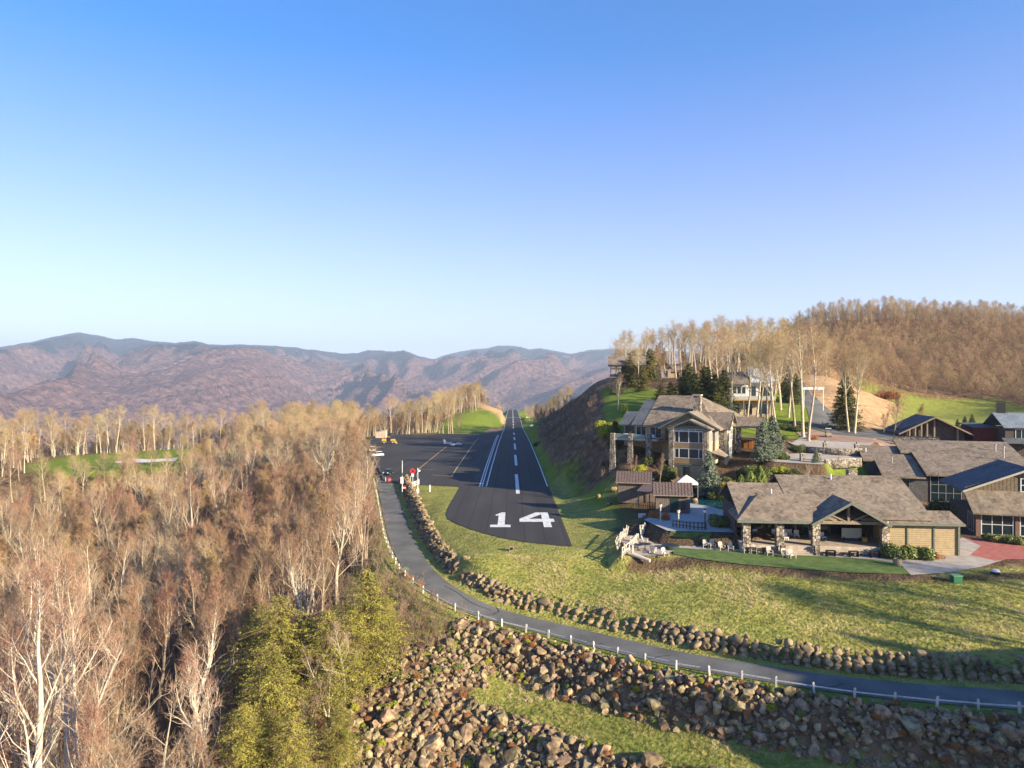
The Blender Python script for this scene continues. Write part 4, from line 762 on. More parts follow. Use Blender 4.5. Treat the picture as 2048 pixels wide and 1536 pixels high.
# ---------------------------------------------------------------- the open pavilion
P = thing('pool_pavilion', 'long brown roofed pavilion with stone columns and an open timber gable beside the pool', 'pavilion', (30.7, 94.7, -22.3), R(-5.7))
bp_(MB().box(-.1, 19, -.35, 12, -22.4, -21.3), 'floor', flag, P)
for u in (0, 4.3, 8.9, 17.6): bp_(MB().box(u, u + .95, -.5, .45, -22.4, -17.9), 'stone_column', stone, P)
bp_(MB().box(-.1, 19, 6.2, 6.5, -21.3, -15.6).box(-.2, .0, 3.5, 12, -22, -17).box(6.8, 24, 12.2, 12.5, -22.4, -16.5).box(23.8, 24, 3.2, 12.4, -22.4, -17.3), 'wall', dkboard, P)
for a, b in ((.6, 4.2), (4.9, 8.8), (9.6, 13), (13.4, 17.4)): win(P, 'F', a, b, -21.0, -18.6, 6.2, 3, 1, dktrim)
r = MB(); r.roof((-.4, .2, -17.6), (7, .2, -17.6), (7, 8.5, -14.25), (-.4, 8.5, -14.25)).roof((-.4, 8.5, -14.253), (7, 8.5, -14.253), (7, 15, -17), (-.4, 15, -17)); bp_(r, 'roof', roofm, P)
r = MB(); r.roof((6.9, .2, -17.58), (24.3, .2, -17.58), (24.3, 10.6, -13.3), (6.9, 10.6, -13.3), .24).roof((6.9, 10.6, -13.303), (24.3, 10.6, -13.303), (24.3, 18, -16.5), (6.9, 18, -16.5), .24); ro = bp_(r, 'roof', roofm, P)
r = MB(); r.roof((-.9, -1.1, -17.95), (10, -1.1, -17.95), (10, 4.4, -15.2), (3.1, 4.4, -15.2), .2).roof((-.9, -1.103, -17.95), (3.1, 4.4, -15.203), (3.1, 5.0, -15.6), (-.9, 5.0, -17.7), .2); bp_(r, 'porch_roof', roofm, P)
bp_(MB().box(-.9, 8.6, -1.22, -1.13, -18.28, -17.95), 'fascia', trim, P)
gable_roof(P, 'gable_roof', roofm, 9.0, 17.9, -1.0, 8.0, -17.95, -15.35, 'v', .5, tr=trim)
t_ = MB(); t_.box(9.0, 18, -.5, -.15, -18.35, -17.95).bar((13.45, -.33, -18.1), (13.45, -.33, -15.7), .3).bar((10.6, -.33, -17.5), (12.9, -.33, -18.3), .2); t_.bar((10.9, -.33, -17.0), (13.3, -.33, -18.1), .2).bar((16, -.33, -17.0), (13.6, -.33, -18.1), .2).bar((9.4, -.33, -17.75), (12, -.33, -17.75), .12).bar((15, -.33, -17.75), (17.6, -.33, -17.75), .12); bp_(t_, 'truss', timber, P)
bp_(MB().box(.9, 9, -.45, -.1, -18.4, -18.05), 'beam', dktrim, P)
# east wing
bp_(MB().box(18.6, 27.4, .4, 5, -23, -18.2), 'wall', tanb, P)
bp_(MB().roof((18.3, -.2, -18.15), (28, -.2, -18.15), (27.6, 3.0, -16.95), (18.3, 3.0, -16.95), .2).roof((18.3, 3.0, -16.953), (27.6, 3.0, -16.953), (28, 6.5, -18.2), (18.3, 6.5, -18.2), .2).roof((20, 5.4, -16.9), (25.6, 5.4, -16.9), (25.6, 7.5, -16.1), (20, 7.5, -16.1), .2), 'east_wing_roof', roofm, P)
bp_(MB().box(18.3, 28, -.32, -.21, -18.4, -18.12).box(27.3, 27.55, .2, .39, -23, -18.3).box(21, 21.2, .28, .4, -22.8, -18.3).box(24.3, 24.5, .28, .4, -22.8, -18.3), 'trim_boards', trim, P)
bp_(MB().tube((4.9, 4.6, -15.8), (4.9, 4.6, -14.6), .11), 'vent_pipe', white, P)
bp_(MB().tube((14.5, 9.5, -13.9), (14.5, 9.5, -13.0), .12), 'vent_pipe', white, P)
ck_ = bp_(MB().box(18.3, 19.6, 13.2, 14.4, -17, -12.8), 'chimney', stone, P)
st = MB()
for k in range(5): st.box(5.3, 8.8, -1.35 + k * .2, -.35, -22.3, -22.1 + k * .19)
bp_(st, 'steps', flag, P)
for u in (4.6, 8.9): bp_(MB().box(u, u + .6, -1.5, -.9, -22.3, -21.1), 'step_pier', stone, P)
bp_(MB().box(9.6, 18, -1.2, -.9, -22.3, -21.9), 'stone_edging', stone, P)
Rp = Matrix.Rotation(R(-5.7), 3, 'Z')
def pav(u, v): q = Rp @ Vector((u, v, 0)); return 30.7 + q.x, 94.7 + q.y
# satellite dish
x_, y_ = pav(22.2, 6.2); D_ = thing('satellite_dish', 'small satellite dish standing on the pavilion roof', 'dish', (x_, y_, -16.6)); MB().tube((0, 0, -.3), (0, 0, .9), .05).build('mast', grayc, D_); d_ = MB().lathe((0, 0, 0), [(.05, 0), (.3, .05), (.5, .16), (.48, .18), (.05, .04)], 14).build('reflector', grayc, D_); d_.location = (0, -.1, 1.0); d_.rotation_euler = (R(70), 0, R(-30))

# white easy chairs on the pavilion porch and a covered cart
def white_chair():
    t = thing('porch_chair', '', 'chair'); MB().box(-.32, .32, -.3, .3, .3, .42).build('seat', white, t); MB().box(-.32, .32, .24, .36, .42, .95).build('backrest', white, t)
    for sx in (-.28, .28):
        for sy in (-.25, .25): MB().box(sx - .03, sx + .03, sy - .03, sy + .03, 0, .3).build('leg', white, t)
    return t
pc0 = None; ploc = [(1.9, 4.8, 'white chair behind the first bay of the pavilion porch'), (2.9, 5.0, 'white chair by the dark windows in the second half of the first porch bay'), (5.6, 5.4, 'white chair first in the row along the dark back wall'), (6.3, 5.4, 'white chair second in the row along the dark back wall'), (7.0, 5.4, 'white chair third in the row along the dark back wall'), (7.7, 5.4, 'white chair fourth in the row along the dark back wall'), (8.4, 4.9, 'white chair standing last beside the third stone column'), (6.4, 3.0, 'white chair alone in front of the row on the porch'), (10.4, 4.6, 'white chair at the left of the open gable bay'), (11.6, 3.8, 'white chair beside the cushions in the gable bay')]
for i, (u, v, lb) in enumerate(ploc):
    if pc0 is None: pc0 = c = white_chair()
    else: c = copy_tree(pc0)
    x_, y_ = pav(u, v); c.location = (x_, y_, -21.3); c.rotation_euler = (0, 0, R(random.uniform(-15, 15))); c['label'] = lb; c['group'] = 'white chairs on the pavilion porch'
x_, y_ = pav(15.2, 3.4); b_ = thing('ping_pong_table', 'pale folded table standing upright under the open gable', 'table', (x_, y_, -21.3), R(-4)); MB().box(-1.3, 1.3, 0, .08, .35, 1.7).build('tabletop', mat('pale_board', (.45, .42, .33), col2=(.5, .47, .38), scale=2), b_); MB().box(-1.1, -1.0, -.3, .3, 0, .5).box(1.0, 1.1, -.3, .3, 0, .5).build('folding_frame', black, b_)
x_, y_ = pav(16.6, 2.6); b_ = thing('mop_bucket', 'yellow mop bucket beside the right stone column', 'bucket', (x_, y_, -21.3)); MB().box(-.25, .25, -.2, .2, .08, .6).build('bucket', mat('yellow_plastic', (.55, .38, .03), rough=.5), b_); MB().tube((.1, 0, .3), (.35, .1, 1.5), .025).build('handle', wood, b_)
# bar stools and side tables in front
for i, (u, v, lb) in enumerate([(1.0, -.9, 'low dark metal table at the foot of the first porch bay'), (3.0, -.9, 'low dark metal table left of the green ball shrub'), (10.8, -1.6, 'dark metal bench table just right of the stone steps'), (13.6, -1.7, 'dark metal table in front of the middle of the open gable'), (16.2, -1.8, 'dark metal table in front of the right column')]):
    x_, y_ = pav(u, v); t = thing('patio_table', lb, 'table', (x_, y_, -22.3), 0, 'dark tables before the pavilion'); MB().box(-.6, .6, -.35, .35, .70, .75).build('tabletop', black, t); MB().box(-.55, -.5, -.3, .3, 0, .7).box(.5, .55, -.3, .3, 0, .7).build('leg_frame', black, t)

# ---------------------------------------------------------------- the clubhouse and the gabled house on the right
C_ = thing('clubhouse', 'wide brown roofed clubhouse with a tall grid window wall behind the pavilion', 'clubhouse', (74, 127, -21.5), R(-18))
bp_(MB().box(.4, 16, .6, 18, -22, -16.3), 'wall', dkboard, C_); bp_(MB().box(-6.6, .38, .6, 15, -22.5, -16.9).box(-8.6, -6.62, 8.6, 15, -20, -14.6), 'wall', grayb, C_)
win(C_, 'F', .9, 5.6, -20.9, -16.5, .6, 4, 3, grayc, fw=.12); win(C_, 'F', -3.6, -2.6, -18.6, -17.4, .6, 1, 1, trim)
r = MB(); r.roof((0, -.3, -16.1), (18, -.3, -16.1), (18, 18.9, -11.35), (0, 18.9, -11.35), .3).roof((0, 18.9, -11.353), (18, 18.9, -11.353), (18, 34, -15.5), (0, 34, -15.5), .3); r.roof((-1.9, 11.5, -13.2), (-.01, 11.5, -13.2), (-.01, 18.9, -11.36), (-1.9, 18.9, -11.36), .3); bp_(r, 'roof', roofm, C_)
r = MB(); r.roof((-7.0, -.2, -16.75), (-.03, -.2, -16.75), (-.03, 16.5, -12.5), (-7.0, 16.5, -12.5), .25).roof((-9, 8.0, -14.66), (-7.03, 8.0, -14.66), (-7.03, 16.5, -12.5), (-9, 16.5, -12.5), .25); bp_(r, 'lower_roof', roofm, C_)
for u, v in ((14.6, 13.5), (14.4, 8.3)): bp_(MB().tube((u, v, -13.6), (u, v, -11.6), .13).lathe((u, v, -11.7), [(.25, 0), (.25, .15), (.05, .3)], 8), 'roof_vent', grayc, C_)
bp_(MB().tube((-4.2, 7, -15), (-4.2, 7, -13.9), .1), 'roof_vent', grayc, C_); bp_(MB().tube((-7.9, 12.6, -13.6), (-7.9, 12.6, -12.7), .12), 'roof_vent', white, C_)
G = thing('gabled_house', 'gabled house with board and batten front and white framed windows at the right edge', 'house', (68.2, 104.3, -22.3), R(-17))
bp_(MB().box(0, 16, .5, 13, -22.5, -18.9), 'wall', dkboard, G)
[bp_(MB().box(a, b, .3, .48, -22.5, -18.9), 'brick_pier', mat('dull_brick', (.16, .09, .065), col2=(.22, .13, .10), scale=5), G) for a, b in ((0, .6), (5.0, 5.5))]
for a in (.8, 5.7, 9.4): win(G, 'F', a, a + 3.9, -22.0, -19.15, .5, 3, 2, white, fw=.13)
w = MB(); w.box(-.6, 16, 3.2, 3.4, -16.6, -15.6); gable_wall(w, 'F', -.6, 16, 3.2, -15.6, -12.55); bp_(w, 'gable_wall', batten, G)
win(G, 'F', 6.7, 8.9, -15.9, -14.1, 3.2, 2, 2, white, fw=.14)
r = MB(); r.roof((-.6, -.5, -18.85), (14, -.5, -18.85), (14, 3.15, -15.95), (-.9, 3.15, -15.95), .22); bp_(r, 'lower_roof', roofm, G)
gable_roof(G, 'gable_roof', roofd, -.6, 16, 2.9, 15, -15.85, -12.4, 'v', .5, tr=mat('cream_trim', (.40, .36, .27), col2=(.46, .42, .33), scale=2))
win(G, 'L', 1.2, 3.6, -21.8, -19.3, -.02, 3, 1, grayc)

# ---------------------------------------------------------------- timber hall, red barn and blue roofed house behind
T_ = thing('timber_hall', 'dark timber hall with a wide open trussed gable behind the clubhouse', 'hall', (91, 166, -14), R(-14))
w = MB().box(.5, 13.5, 1.2, 14, -15, -10.6); gable_wall(w, 'F', .5, 13.5, 1.2, -10.6, -7.9); bp_(w, 'wall', dkboard, T_)
gable_roof(T_, 'roof', roofd, 0, 14, 0, 14, -11.2, -7.55, 'v', .7, tr=timber)
ps = MB()
for u, h_ in ((1.8, -10.4), (3.0, -9.7), (4.3, -9.1), (5.5, -8.5), (7.0, -7.7), (11.8, -10.2)): ps.box(u - .15, u + .15, .2, .5, -14.2, h_)
bp_(ps, 'gable_posts', timber, T_)
B_ = thing('red_barn', 'dark red boarded barn wall between the timber hall and the blue roofed house', 'barn', (106.5, 164, -14), R(-14)); bp_(MB().box(0, 5.5, 0, 8, -15, -9.9), 'wall', redb, B_); bp_(MB().roof((-.3, -.4, -9.9), (5.7, -.4, -9.9), (5.7, 8.4, -9.3), (-.3, 8.4, -9.3), .2), 'roof', roofd, B_)
K = thing('blue_roofed_house', 'house with pale blue grey roof and black chimney at the right edge', 'house', (109.5, 158, -15), R(-14)); bp_(MB().box(.3, 22, .5, 9, -16, -9.8), 'wall', dkboard, K)
bp_(MB().roof((-.2, -.2, -9.6), (8.3, -.2, -9.6), (8.3, 6.2, -6.6), (-.2, 6.2, -6.6), .2).roof((-.2, 6.2, -6.603), (8.3, 6.2, -6.603), (8.3, 12, -9.6), (-.2, 12, -9.6), .2), 'roof', roofb, K)
bp_(MB().roof((8.35, -1.2, -10.4), (22, -1.2, -10.4), (22, 6.2, -5.9), (8.35, 6.2, -5.9), .2).roof((8.35, 6.2, -5.903), (22, 6.2, -5.903), (22, 12, -9.6), (8.35, 12, -9.6), .2), 'roof', roofb, K)
c__ = bp_(MB().box(1.0, 2.5, 6.0, 7.2, -8, -4.3), 'chimney', black, K); MB().box(.8, 2.7, 5.8, 7.4, -4.0, -3.85).box(1.1, 1.2, 6.1, 6.2, -4.3, -4.0).box(2.3, 2.4, 7.0, 7.1, -4.3, -4.0).build('chimney_hood', black, c__)
win(K, 'F', 2.4, 6.8, -12.5, -10.2, .5, 4, 1, white); win(K, 'F', 9.6, 11.4, -12.3, -10.9, .5, 1, 1, trim)
bp_(MB().roof((-.4, -1.8, -13.0), (8, -1.8, -13.0), (8, .45, -12.0), (-.4, .45, -12.0), .12), 'porch_roof', roofd, K)
E_ = thing('teal_porch', 'small porch under a curved teal metal roof beside the clubhouse roof', 'porch', (103.5, 142, -16), R(-14))
m_ = MB(); n_ = 8
for k in range(n_): a0 = k / n_; a1 = (k + 1) / n_; m_.roof((0, a0 * 4, -13.6 + 1.5 * math.sin(a0 * 1.57)), (5.5, a0 * 4, -13.6 + 1.5 * math.sin(a0 * 1.57)), (5.5, a1 * 4, -13.6 + 1.5 * math.sin(a1 * 1.57)), (0, a1 * 4, -13.6 + 1.5 * math.sin(a1 * 1.57)), .1)
bp_(m_, 'roof', tealr, E_)
for u in (.2, 2.6, 5.1): bp_(MB().box(u, u + .2, .2, .4, -17.5, -13.7), 'post', dktrim, E_)

# ---------------------------------------------------------------- pool sheds
def shed(name, label, loc, rz, wall_h, door=True):
    t = thing(name, label, 'shed', loc, rz); w = MB().box(0, 5.4, 0, 3.6, -1, wall_h); 
    w.prism([(0, 0, wall_h), (0, 3.6, wall_h), (0, 1.8, wall_h + 1.35)], (.15, 0, 0)); w.prism([(5.25, 0, wall_h), (5.25, 3.6, wall_h), (5.25, 1.8, wall_h + 1.35)], (.15, 0, 0)); w.build('wall', shedb, t)
    r = MB(); r.roof((-.45, -.5, wall_h - .28), (5.85, -.5, wall_h - .28), (5.85, 1.8, wall_h + 1.5), (-.45, 1.8, wall_h + 1.5), .09).roof((-.45, 1.8, wall_h + 1.497), (5.85, 1.8, wall_h + 1.497), (5.85, 4.1, wall_h - .28), (-.45, 4.1, wall_h - .28), .09)
    ro = r.build('roof', metalr, t); s_ = MB()
    for k in range(13): u = -.35 + k * .5; s_.bar((u, -.5, wall_h - .25), (u, 1.8, wall_h + 1.53), .05, .07)
    s_.build('roof_seams', metalr, ro); MB().box(-.4, 5.8, -.58, -.5, wall_h - .4, wall_h - .25).build('gutter', timber, t)
    if door: dd_ = MB().box(2.3, 3.6, -.06, -.002, 0, 2.2).build('door', mat('dark_green_door', (.012, .035, .03), rough=.4), t); MB().box(2.25, 3.65, -.09, -.062, 2.2, 2.32).build('door_head', dktrim, dd_)
    return t
s1 = shed('pool_shed', 'grey brown pool shed with ribbed metal roof, farther of the pair', (18.8, 126, -20.0), R(-13), 2.9, False)
s2 = shed('pool_shed', 'grey brown pool shed with ribbed metal roof and dark green door', (23.1, 114.3, -20.5), R(-10), 3.0)
lg = MB().tube((4.3, -.12, .5), (4.3, -.12, 1.6), .32, n=14).build('wall_wreath', dktrim, s2)
V_ = thing('covered_walkway', 'low roofed walkway on posts joining the two pool sheds', 'walkway', (20.6, 118.0, -20.6), R(-12)); MB().roof((0, 2, 2.6), (4.2, -.5, 2.6), (6.2, 6.4, 3.1), (1.2, 8, 3.1), .12).build('roof', metalr, V_)
for i, (u, v) in enumerate(((.3, 2.2), (2.2, 1), (4.0, 0))): MB().box(u - .1, u + .1, v - .1, v + .1, -.2, 2.6).build('post', timber, V_)
MB().box(1.4, 6, 7.2, 7.5, -.2, 2.7).build('back_wall', shedb, V_)
rr_ = MB()
for k in range(12): a = k / 11; rr_.box(4.2 * a - .03, 4.2 * a + .03, 2 - 2.4 * a - .4, 2 - 2.4 * a - .34, -.2, 1.0)
rr_.bar((0, 1.63, 1.0), (4.2, -.77, 1.0), .06).bar((0, 1.63, .3), (4.2, -.77, .3), .05); rr_.build('railing', dktrim, V_)
# pool, deck, canopy
pool = [PX(1352, 1000, -20.7), PX(1392, 991, -20.7), PX(1440, 996, -20.7), PX(1500, 1009, -20.7), PX(1535, 1020, -20.7), PX(1520, 1040, -20.7), PX(1475, 1028, -20.7), PX(1420, 1013, -20.7), PX(1375, 1006, -20.7)]
deck = POOLP
tag(drape(deck, 'pool_deck', mat('pool_concrete', (.28, .285, .28), col2=(.37, .37, .36), scale=.7), zfun=lambda x, y: x * 0 - 20.66), 'pale concrete deck round the pool', 'pool deck', kind='structure')
wm = mat('pool_water', (.005, .05, .06), rough=.06, spec=.6, col2=(.008, .075, .085), scale=.4); tag(drape(pool, 'pool_water', wm, zfun=lambda x, y: x * 0 - 20.635), 'teal water of the swimming pool', 'water', kind='structure')
N_ = thing('pool_canopy', 'white pyramid canopy tent on thin posts beside the pool', 'canopy', (31.9, 130.0, -20.7), R(-14)); MB().add([(-2.1, -2.1, 2.55), (2.1, -2.1, 2.55), (2.1, 2.1, 2.55), (-2.1, 2.1, 2.55), (0, 0, 4.1)], [(0, 1, 4), (1, 2, 4), (2, 3, 4), (3, 0, 4), (3, 2, 1, 0)]).build('canopy_roof', mat('canopy_fabric', (.62, .56, .52), rough=.8), N_)
for sx in (-2, 2):
    for sy in (-2, 2): MB().tube((sx, sy, -.3), (sx, sy, 2.6), .05).build('post', grayc, N_)

# ---------------------------------------------------------------- houses on the hill
Hh = thing('stilt_deck_house', 'brown house with two tall stilted decks at the far left of the hill', 'house', (34.5, 250, -3), R(-8)); bp_(MB().box(4.2, 12, 2, 11, -3.5, 6.5), 'wall', dkboard, Hh)
gable_roof(Hh, 'roof', roofm, 0, 12, 1, 11, 7.0, 10.0, 'u', .6, tr=dktrim); bp_(MB().box(0, 4.1, 1, 9, 2.2, 2.5).box(0, 4.1, 1, 9, 5.4, 5.6), 'deck', timber, Hh)
for u, v in ((.1, 1), (2, 1), (3.9, 1), (.1, 8)): bp_(MB().box(u, u + .2, v, v + .2, -4, 7.0), 'stilt', dktrim, Hh)
bp_(MB().box(0, 4.1, 1.0, 1.05, 2.5, 3.4), 'railing', dktrim, Hh)
H2 = thing('stone_cottage', 'pinkish stone house with tan gable among the bare trees on the hill', 'house', (58.5, 292, 2), R(-12))
w = MB().box(0, 6.5, 0, 9, 0, 7.5); gable_wall(w, 'F', 0, 6.5, 0, 7.5, 10.6); bp_(w, 'wall', tex_mat('pink_stone', 'stone', (.36, .25, .20), (.55, .42, .35), 2.2), H2); bp_(MB().box(6.55, 11, .8, 9, 0, 5.4), 'wall', tanb, H2)
gable_roof(H2, 'roof', roofm, 0, 6.5, 0, 9, 7.4, 10.7, 'v', .7, tr=timber); bp_(MB().roof((6.6, 0, 5.3), (11.6, 0, 5.3), (11.6, 5, 7.6), (6.6, 5, 7.6)), 'wing_roof', roofm, H2); win(H2, 'F', 4.3, 5.4, 3.0, 5.4, 0, 1, 1, trim); win(H2, 'F', 8.5, 9.8, 2.7, 4.4, .8, 1, 1, white); win(H2, 'F', 1.2, 5.2, 7.7, 8.4, 0, 3, 1, trim)
H3 = thing('ridge_house', 'dark gabled house with steep brown roofs highest on the wooded hill', 'house', (104, 372, 10), R(-12)); bp_(MB().box(0, 20, 0, 10, 5, 14), 'wall', tanb, H3); gable_roof(H3, 'roof', roofp, 0, 20, 0, 10, 14, 18.5, 'u', .8, tr=trim); gable_roof(H3, 'gable_roof', roofm, 8, 14, -2, 6, 15.5, 19.5, 'v', .6, tr=dktrim)
w = MB(); w.box(8, 14, -1.6, -1.4, 5, 15.5); gable_wall(w, 'F', 8, 14, -1.6, 15.5, 19.3); bp_(w, 'gable_wall', dkboard, H3); win(H3, 'F', 2, 6, 10.5, 13, 0, 3, 1, white); win(H3, 'F', 16, 19, 10.5, 13, 0, 2, 1, white)
H4 = thing('white_house', 'white and cream house with timber balconies behind tall pale trunks', 'house', (60.3, 196, -9.8), R(-15)); bp_(MB().box(0, 10.5, 0, 10, -11, -4.2), 'wall', creamb, H4); bp_(MB().box(-.2, 4.6, -.1, 9, -4.15, .4).box(4.65, 11, .8, 9, -4.15, .6), 'wall', white, H4)
bp_(MB().roof((-.8, -1.2, .1), (5.0, -1.2, .1), (5.0, 5, 3.4), (-.8, 5, 3.4), .2).roof((-.8, 5, 3.397), (5.0, 5, 3.397), (5.0, 11, 0), (-.8, 11, 0), .2), 'roof', roofm, H4); bp_(MB().roof((5.05, -.6, .5), (11.8, -.6, .5), (10.2, 5.5, 4.4), (5.05, 5.5, 4.4), .2), 'pale_roof', mat('pale_grey_roof', (.42, .42, .43), col2=(.5, .5, .5), scale=2), H4); bp_(MB().box(4.7, 6.2, 2.5, 3.9, 0, 5.0), 'chimney', white, H4)
bp_(MB().box(-.3, 11.5, -2.6, -.15, -4.5, -4.2).box(-.3, 11.5, -2.6, -.15, -8.8, -8.55), 'balcony', mat('honey_timber', (.42, .25, .10), col2=(.52, .33, .15), scale=2), H4)
for u in (-.2, 3.2, 6.8, 11.2): bp_(MB().box(u, u + .25, -2.55, -2.3, -11.5, -4.5), 'post', timber, H4)
bp_(MB().box(-.3, 11.5, -2.6, -2.55, -4.2, -3.3), 'railing', mat('pale_rail', (.45, .42, .38)), H4)
for a, b, z0, z1 in ((.6, 1.5, -2.6, -.8), (1.8, 2.7, -2.6, -.8), (3.0, 3.9, -2.6, -.8), (.8, 2.4, -8.2, -5.4), (4.0, 5.6, -8.2, -5.4), (7.2, 10, -8.2, -5.4)): win(H4, 'F', a, b, z0, z1, -.1 if z0 > -4 else 0, 1, 1, white)
for a, b in ((5.6, 6.6), (8.0, 10.2)): win(H4, 'F', a, b, -3.2, -.8, .8, 2, 1, trim)
pg = thing('white_pergola', 'flat white roofed carport behind the tall trunks right of the white house', 'carport', (82, 200, -6), R(-12)); bp_(MB().box(0, 5.5, 0, 3, -1.6, -.9), 'roof', white, pg)
for u in (.1, 5.2): bp_(MB().box(u, u + .2, .1, .3, -7.5, -1.6), 'post', white, pg)
# ---------------------------------------------------------------- paved and mown sheets round the buildings
lawnm = bpy.data.materials.new('mown_grass'); lawnm.use_nodes = True
def setup_lawn(m):
    n, l, b = nodes(m); b.inputs['Roughness'].default_value = .95; g = n.new('ShaderNodeNewGeometry'); z = n.new('ShaderNodeTexNoise'); z.inputs['Scale'].default_value = .9; z.inputs['Detail'].default_value = 9; l.new(g.outputs['Position'], z.inputs['Vector'])
    r = n.new('ShaderNodeValToRGB'); e = r.color_ramp.elements; e[0].position = .3; e[0].color = (.045, .085, .012, 1); e[1].position = .7; e[1].color = (.11, .165, .028, 1); l.new(z.outputs['Fac'], r.inputs[0]); l.new(r.outputs[0], b.inputs['Base Color'])
    z2 = n.new('ShaderNodeTexNoise'); z2.inputs['Scale'].default_value = 8; z2.inputs['Detail'].default_value = 6; l.new(g.outputs['Position'], z2.inputs['Vector']); bp = n.new('ShaderNodeBump'); bp.inputs['Distance'].default_value = .1; l.new(z2.outputs['Fac'], bp.inputs['Height']); l.new(bp.outputs[0], b.inputs['Normal'])
setup_lawn(lawnm)
def flatsheet(px, z, dz, name, m, label): return tag(drape([PX(a, b, z) for a, b in px], name, m, step=4, zfun=lambda x, y: x * 0 + z + dz), label, name.replace('_', ' '), kind='structure')
flatsheet([(1345, 1095), (1400, 1098), (1480, 1103), (1560, 1109), (1650, 1113), (1750, 1119), (1800, 1127), (1822, 1149), (1700, 1145), (1600, 1138), (1480, 1128), (1400, 1118), (1347, 1108)], -22.3, .012, 'lawn', lawnm, 'mown lawn strip below the pavilion walk')
tag(drape([PX(1338, 1087, -22.3), PX(1352, 1070, -21.6), PX(1405, 1068, -21.4), PX(1424, 1082, -21.8), PX(1418, 1091, -22.3), PX(1350, 1088, -22.3)], 'lawn', lawnm, off=.06, step=.8), 'small mown lawn beside the terrace', 'lawn', kind='structure')
flatsheet([(1326, 1084), (1350, 1087.5), (1420, 1092), (1500, 1099), (1620, 1104), (1700, 1108), (1790, 1112), (1830, 1106), (1870, 1094), (1898, 1082), (1925, 1075), (1962, 1092), (1940, 1110), (1992, 1122), (2010, 1119), (1965, 1133), (1900, 1145), (1822, 1150), (1800, 1127), (1750, 1119), (1650, 1113), (1560, 1109), (1480, 1103), (1400, 1098), (1345, 1095), (1320, 1097)], -22.3, .016, 'path', conc, 'pale concrete walk and drive along the pavilion')
tag(drape([(15.6, 103), (19.0, 105.8), (19.9, 99.2), (22.5, 98.0), (22.6, 96), (20.8, 94.0), (19, 92.2), (15.2, 92.4)], 'terrace', flag, step=4, zfun=lambda x, y: x * 0 - 22.285), 'flagstone terrace with rustic fences', 'terrace', kind='structure')
flatsheet([(1925, 1075), (2048, 1092), (2110, 1100), (2110, 1124), (2048, 1119), (2010, 1119), (1992, 1122), (1940, 1110), (1962, 1092)], -22.3, .02, 'paved_drive', brick, 'red paved drive')
def hsheet(pts, name, m, label, off=.06, step=1.5): return tag(drape(pts, name, m, off=off, step=step), label, name.replace('_', ' '), kind='structure')
hsheet([PC(1582, 886), PC(1602, 875), PC(1650, 868.5), PC(1718, 868), PC(1755, 875), PC(1743, 889), PC(1720, 901), PC(1690, 901), PC(1640, 897.5), PC(1598, 891.5)], 'turning_circle', conc, 'pale concrete turning circle above the lodge')
hsheet([PL(1534, 912), PL(1600, 906), PL(1640, 908), PL(1690, 910.5), PL(1721, 911.5), PL(1721, 917), PL(1655, 920.5), PL(1644, 929), PL(1542, 923)], 'lower_drive', conc, 'pale concrete drive past the stone retaining wall')
hsheet([(88, 160), (82, 162), (76, 168), (74, 176), (78, 186), (83, 200), (88, 215), (93, 232), (96, 248), (100, 262), (106, 260), (102, 246), (99, 230), (96, 214), (92, 200), (88, 188), (87, 178), (92, 170)], 'hill_road', rm, 'grey asphalt road climbing the hill beside the straw bank', .08)
hsheet([(73.2, 176.2), (75.3, 168), (81.5, 161.5), (90, 158), (90, 153.5), (76, 155.6), (68.5, 158.6), (66.5, 163), (68, 170)], 'paved_forecourt', bricktan, 'brown paved forecourt before the turning circle', .09)
flatg = [PX(230, 916, -31), PX(262, 912, -31), (0, 0, 0)]
sand = mat('bunker_sand', (.55, .48, .42), col2=(.65, .58, .52), scale=.6)
hsheet([PX(228, 925, -31), PX(262, 917, -31), PX(300, 919, -31), PX(355, 916, -31), PX(352, 922, -31), PX(300, 925, -31), PX(250, 927, -31)], 'sand_bunker', sand, 'long pale sand bunker on the distant green', .15, 3)
hsheet([(158, 296), (164, 303), (172, 300), (168, 294)], 'sand_bunker', sand, 'pale sand bunker by the dry bank on the right hill', .15, 2)

# ---------------------------------------------------------------- fences
F_ = thing('post_and_rail_fence', 'long white painted post and rail fence along the lower side of the lane', 'fence', tuple(ROAD[IB]), 0)
off = 2.55; acc = 1.0; last = None; fp = []
for i in range(4, len(ROAD) - 1):
    p = ROAD[i]; n_ = ROADN[i]; q = Vector((p[0] - n_[0] * off, p[1] - n_[1] * off, 0))
    if last is None or (q - last).length > 2.35: fp.append(q); last = q
fz = height(np.array([q.x for q in fp]), np.array([q.y for q in fp])); base = Vector(ROAD[IB])
fpm = mat('fence_paint', (.40, .37, .33), col2=(.60, .57, .52), scale=5); pm = MB().box(-.085, .085, -.085, .085, -.4, .85); pm.add([(-.085, -.085, .85), (.085, -.085, .85), (.085, .085, .85), (-.085, .085, .85), (0, 0, .95)], [(0, 1, 4), (1, 2, 4), (2, 3, 4), (3, 0, 4)]); pmesh = pm.mesh('post', fpm); NF = min(58, len(fp) - 3)
for k, q in enumerate(fp): q.z = float(fz[k])
for k in range(len(fp) - NF, len(fp)):
    o = link('post', pmesh, F_); o.location = fp[k] - base; o.rotation_euler = (R(random.uniform(-4, 4)), R(random.uniform(-4, 4)), random.uniform(0, 1.5))
rl_ = MB()
for k in range(len(fp) - NF, len(fp) - 1): rl_.bar(fp[k] - base + Vector((0, 0, .58 + random.uniform(-.04, .04))), fp[k + 1] - base + Vector((0, 0, .58 + random.uniform(-.04, .04))), .06, .10)
rl_.build('rail', fpm, F_)
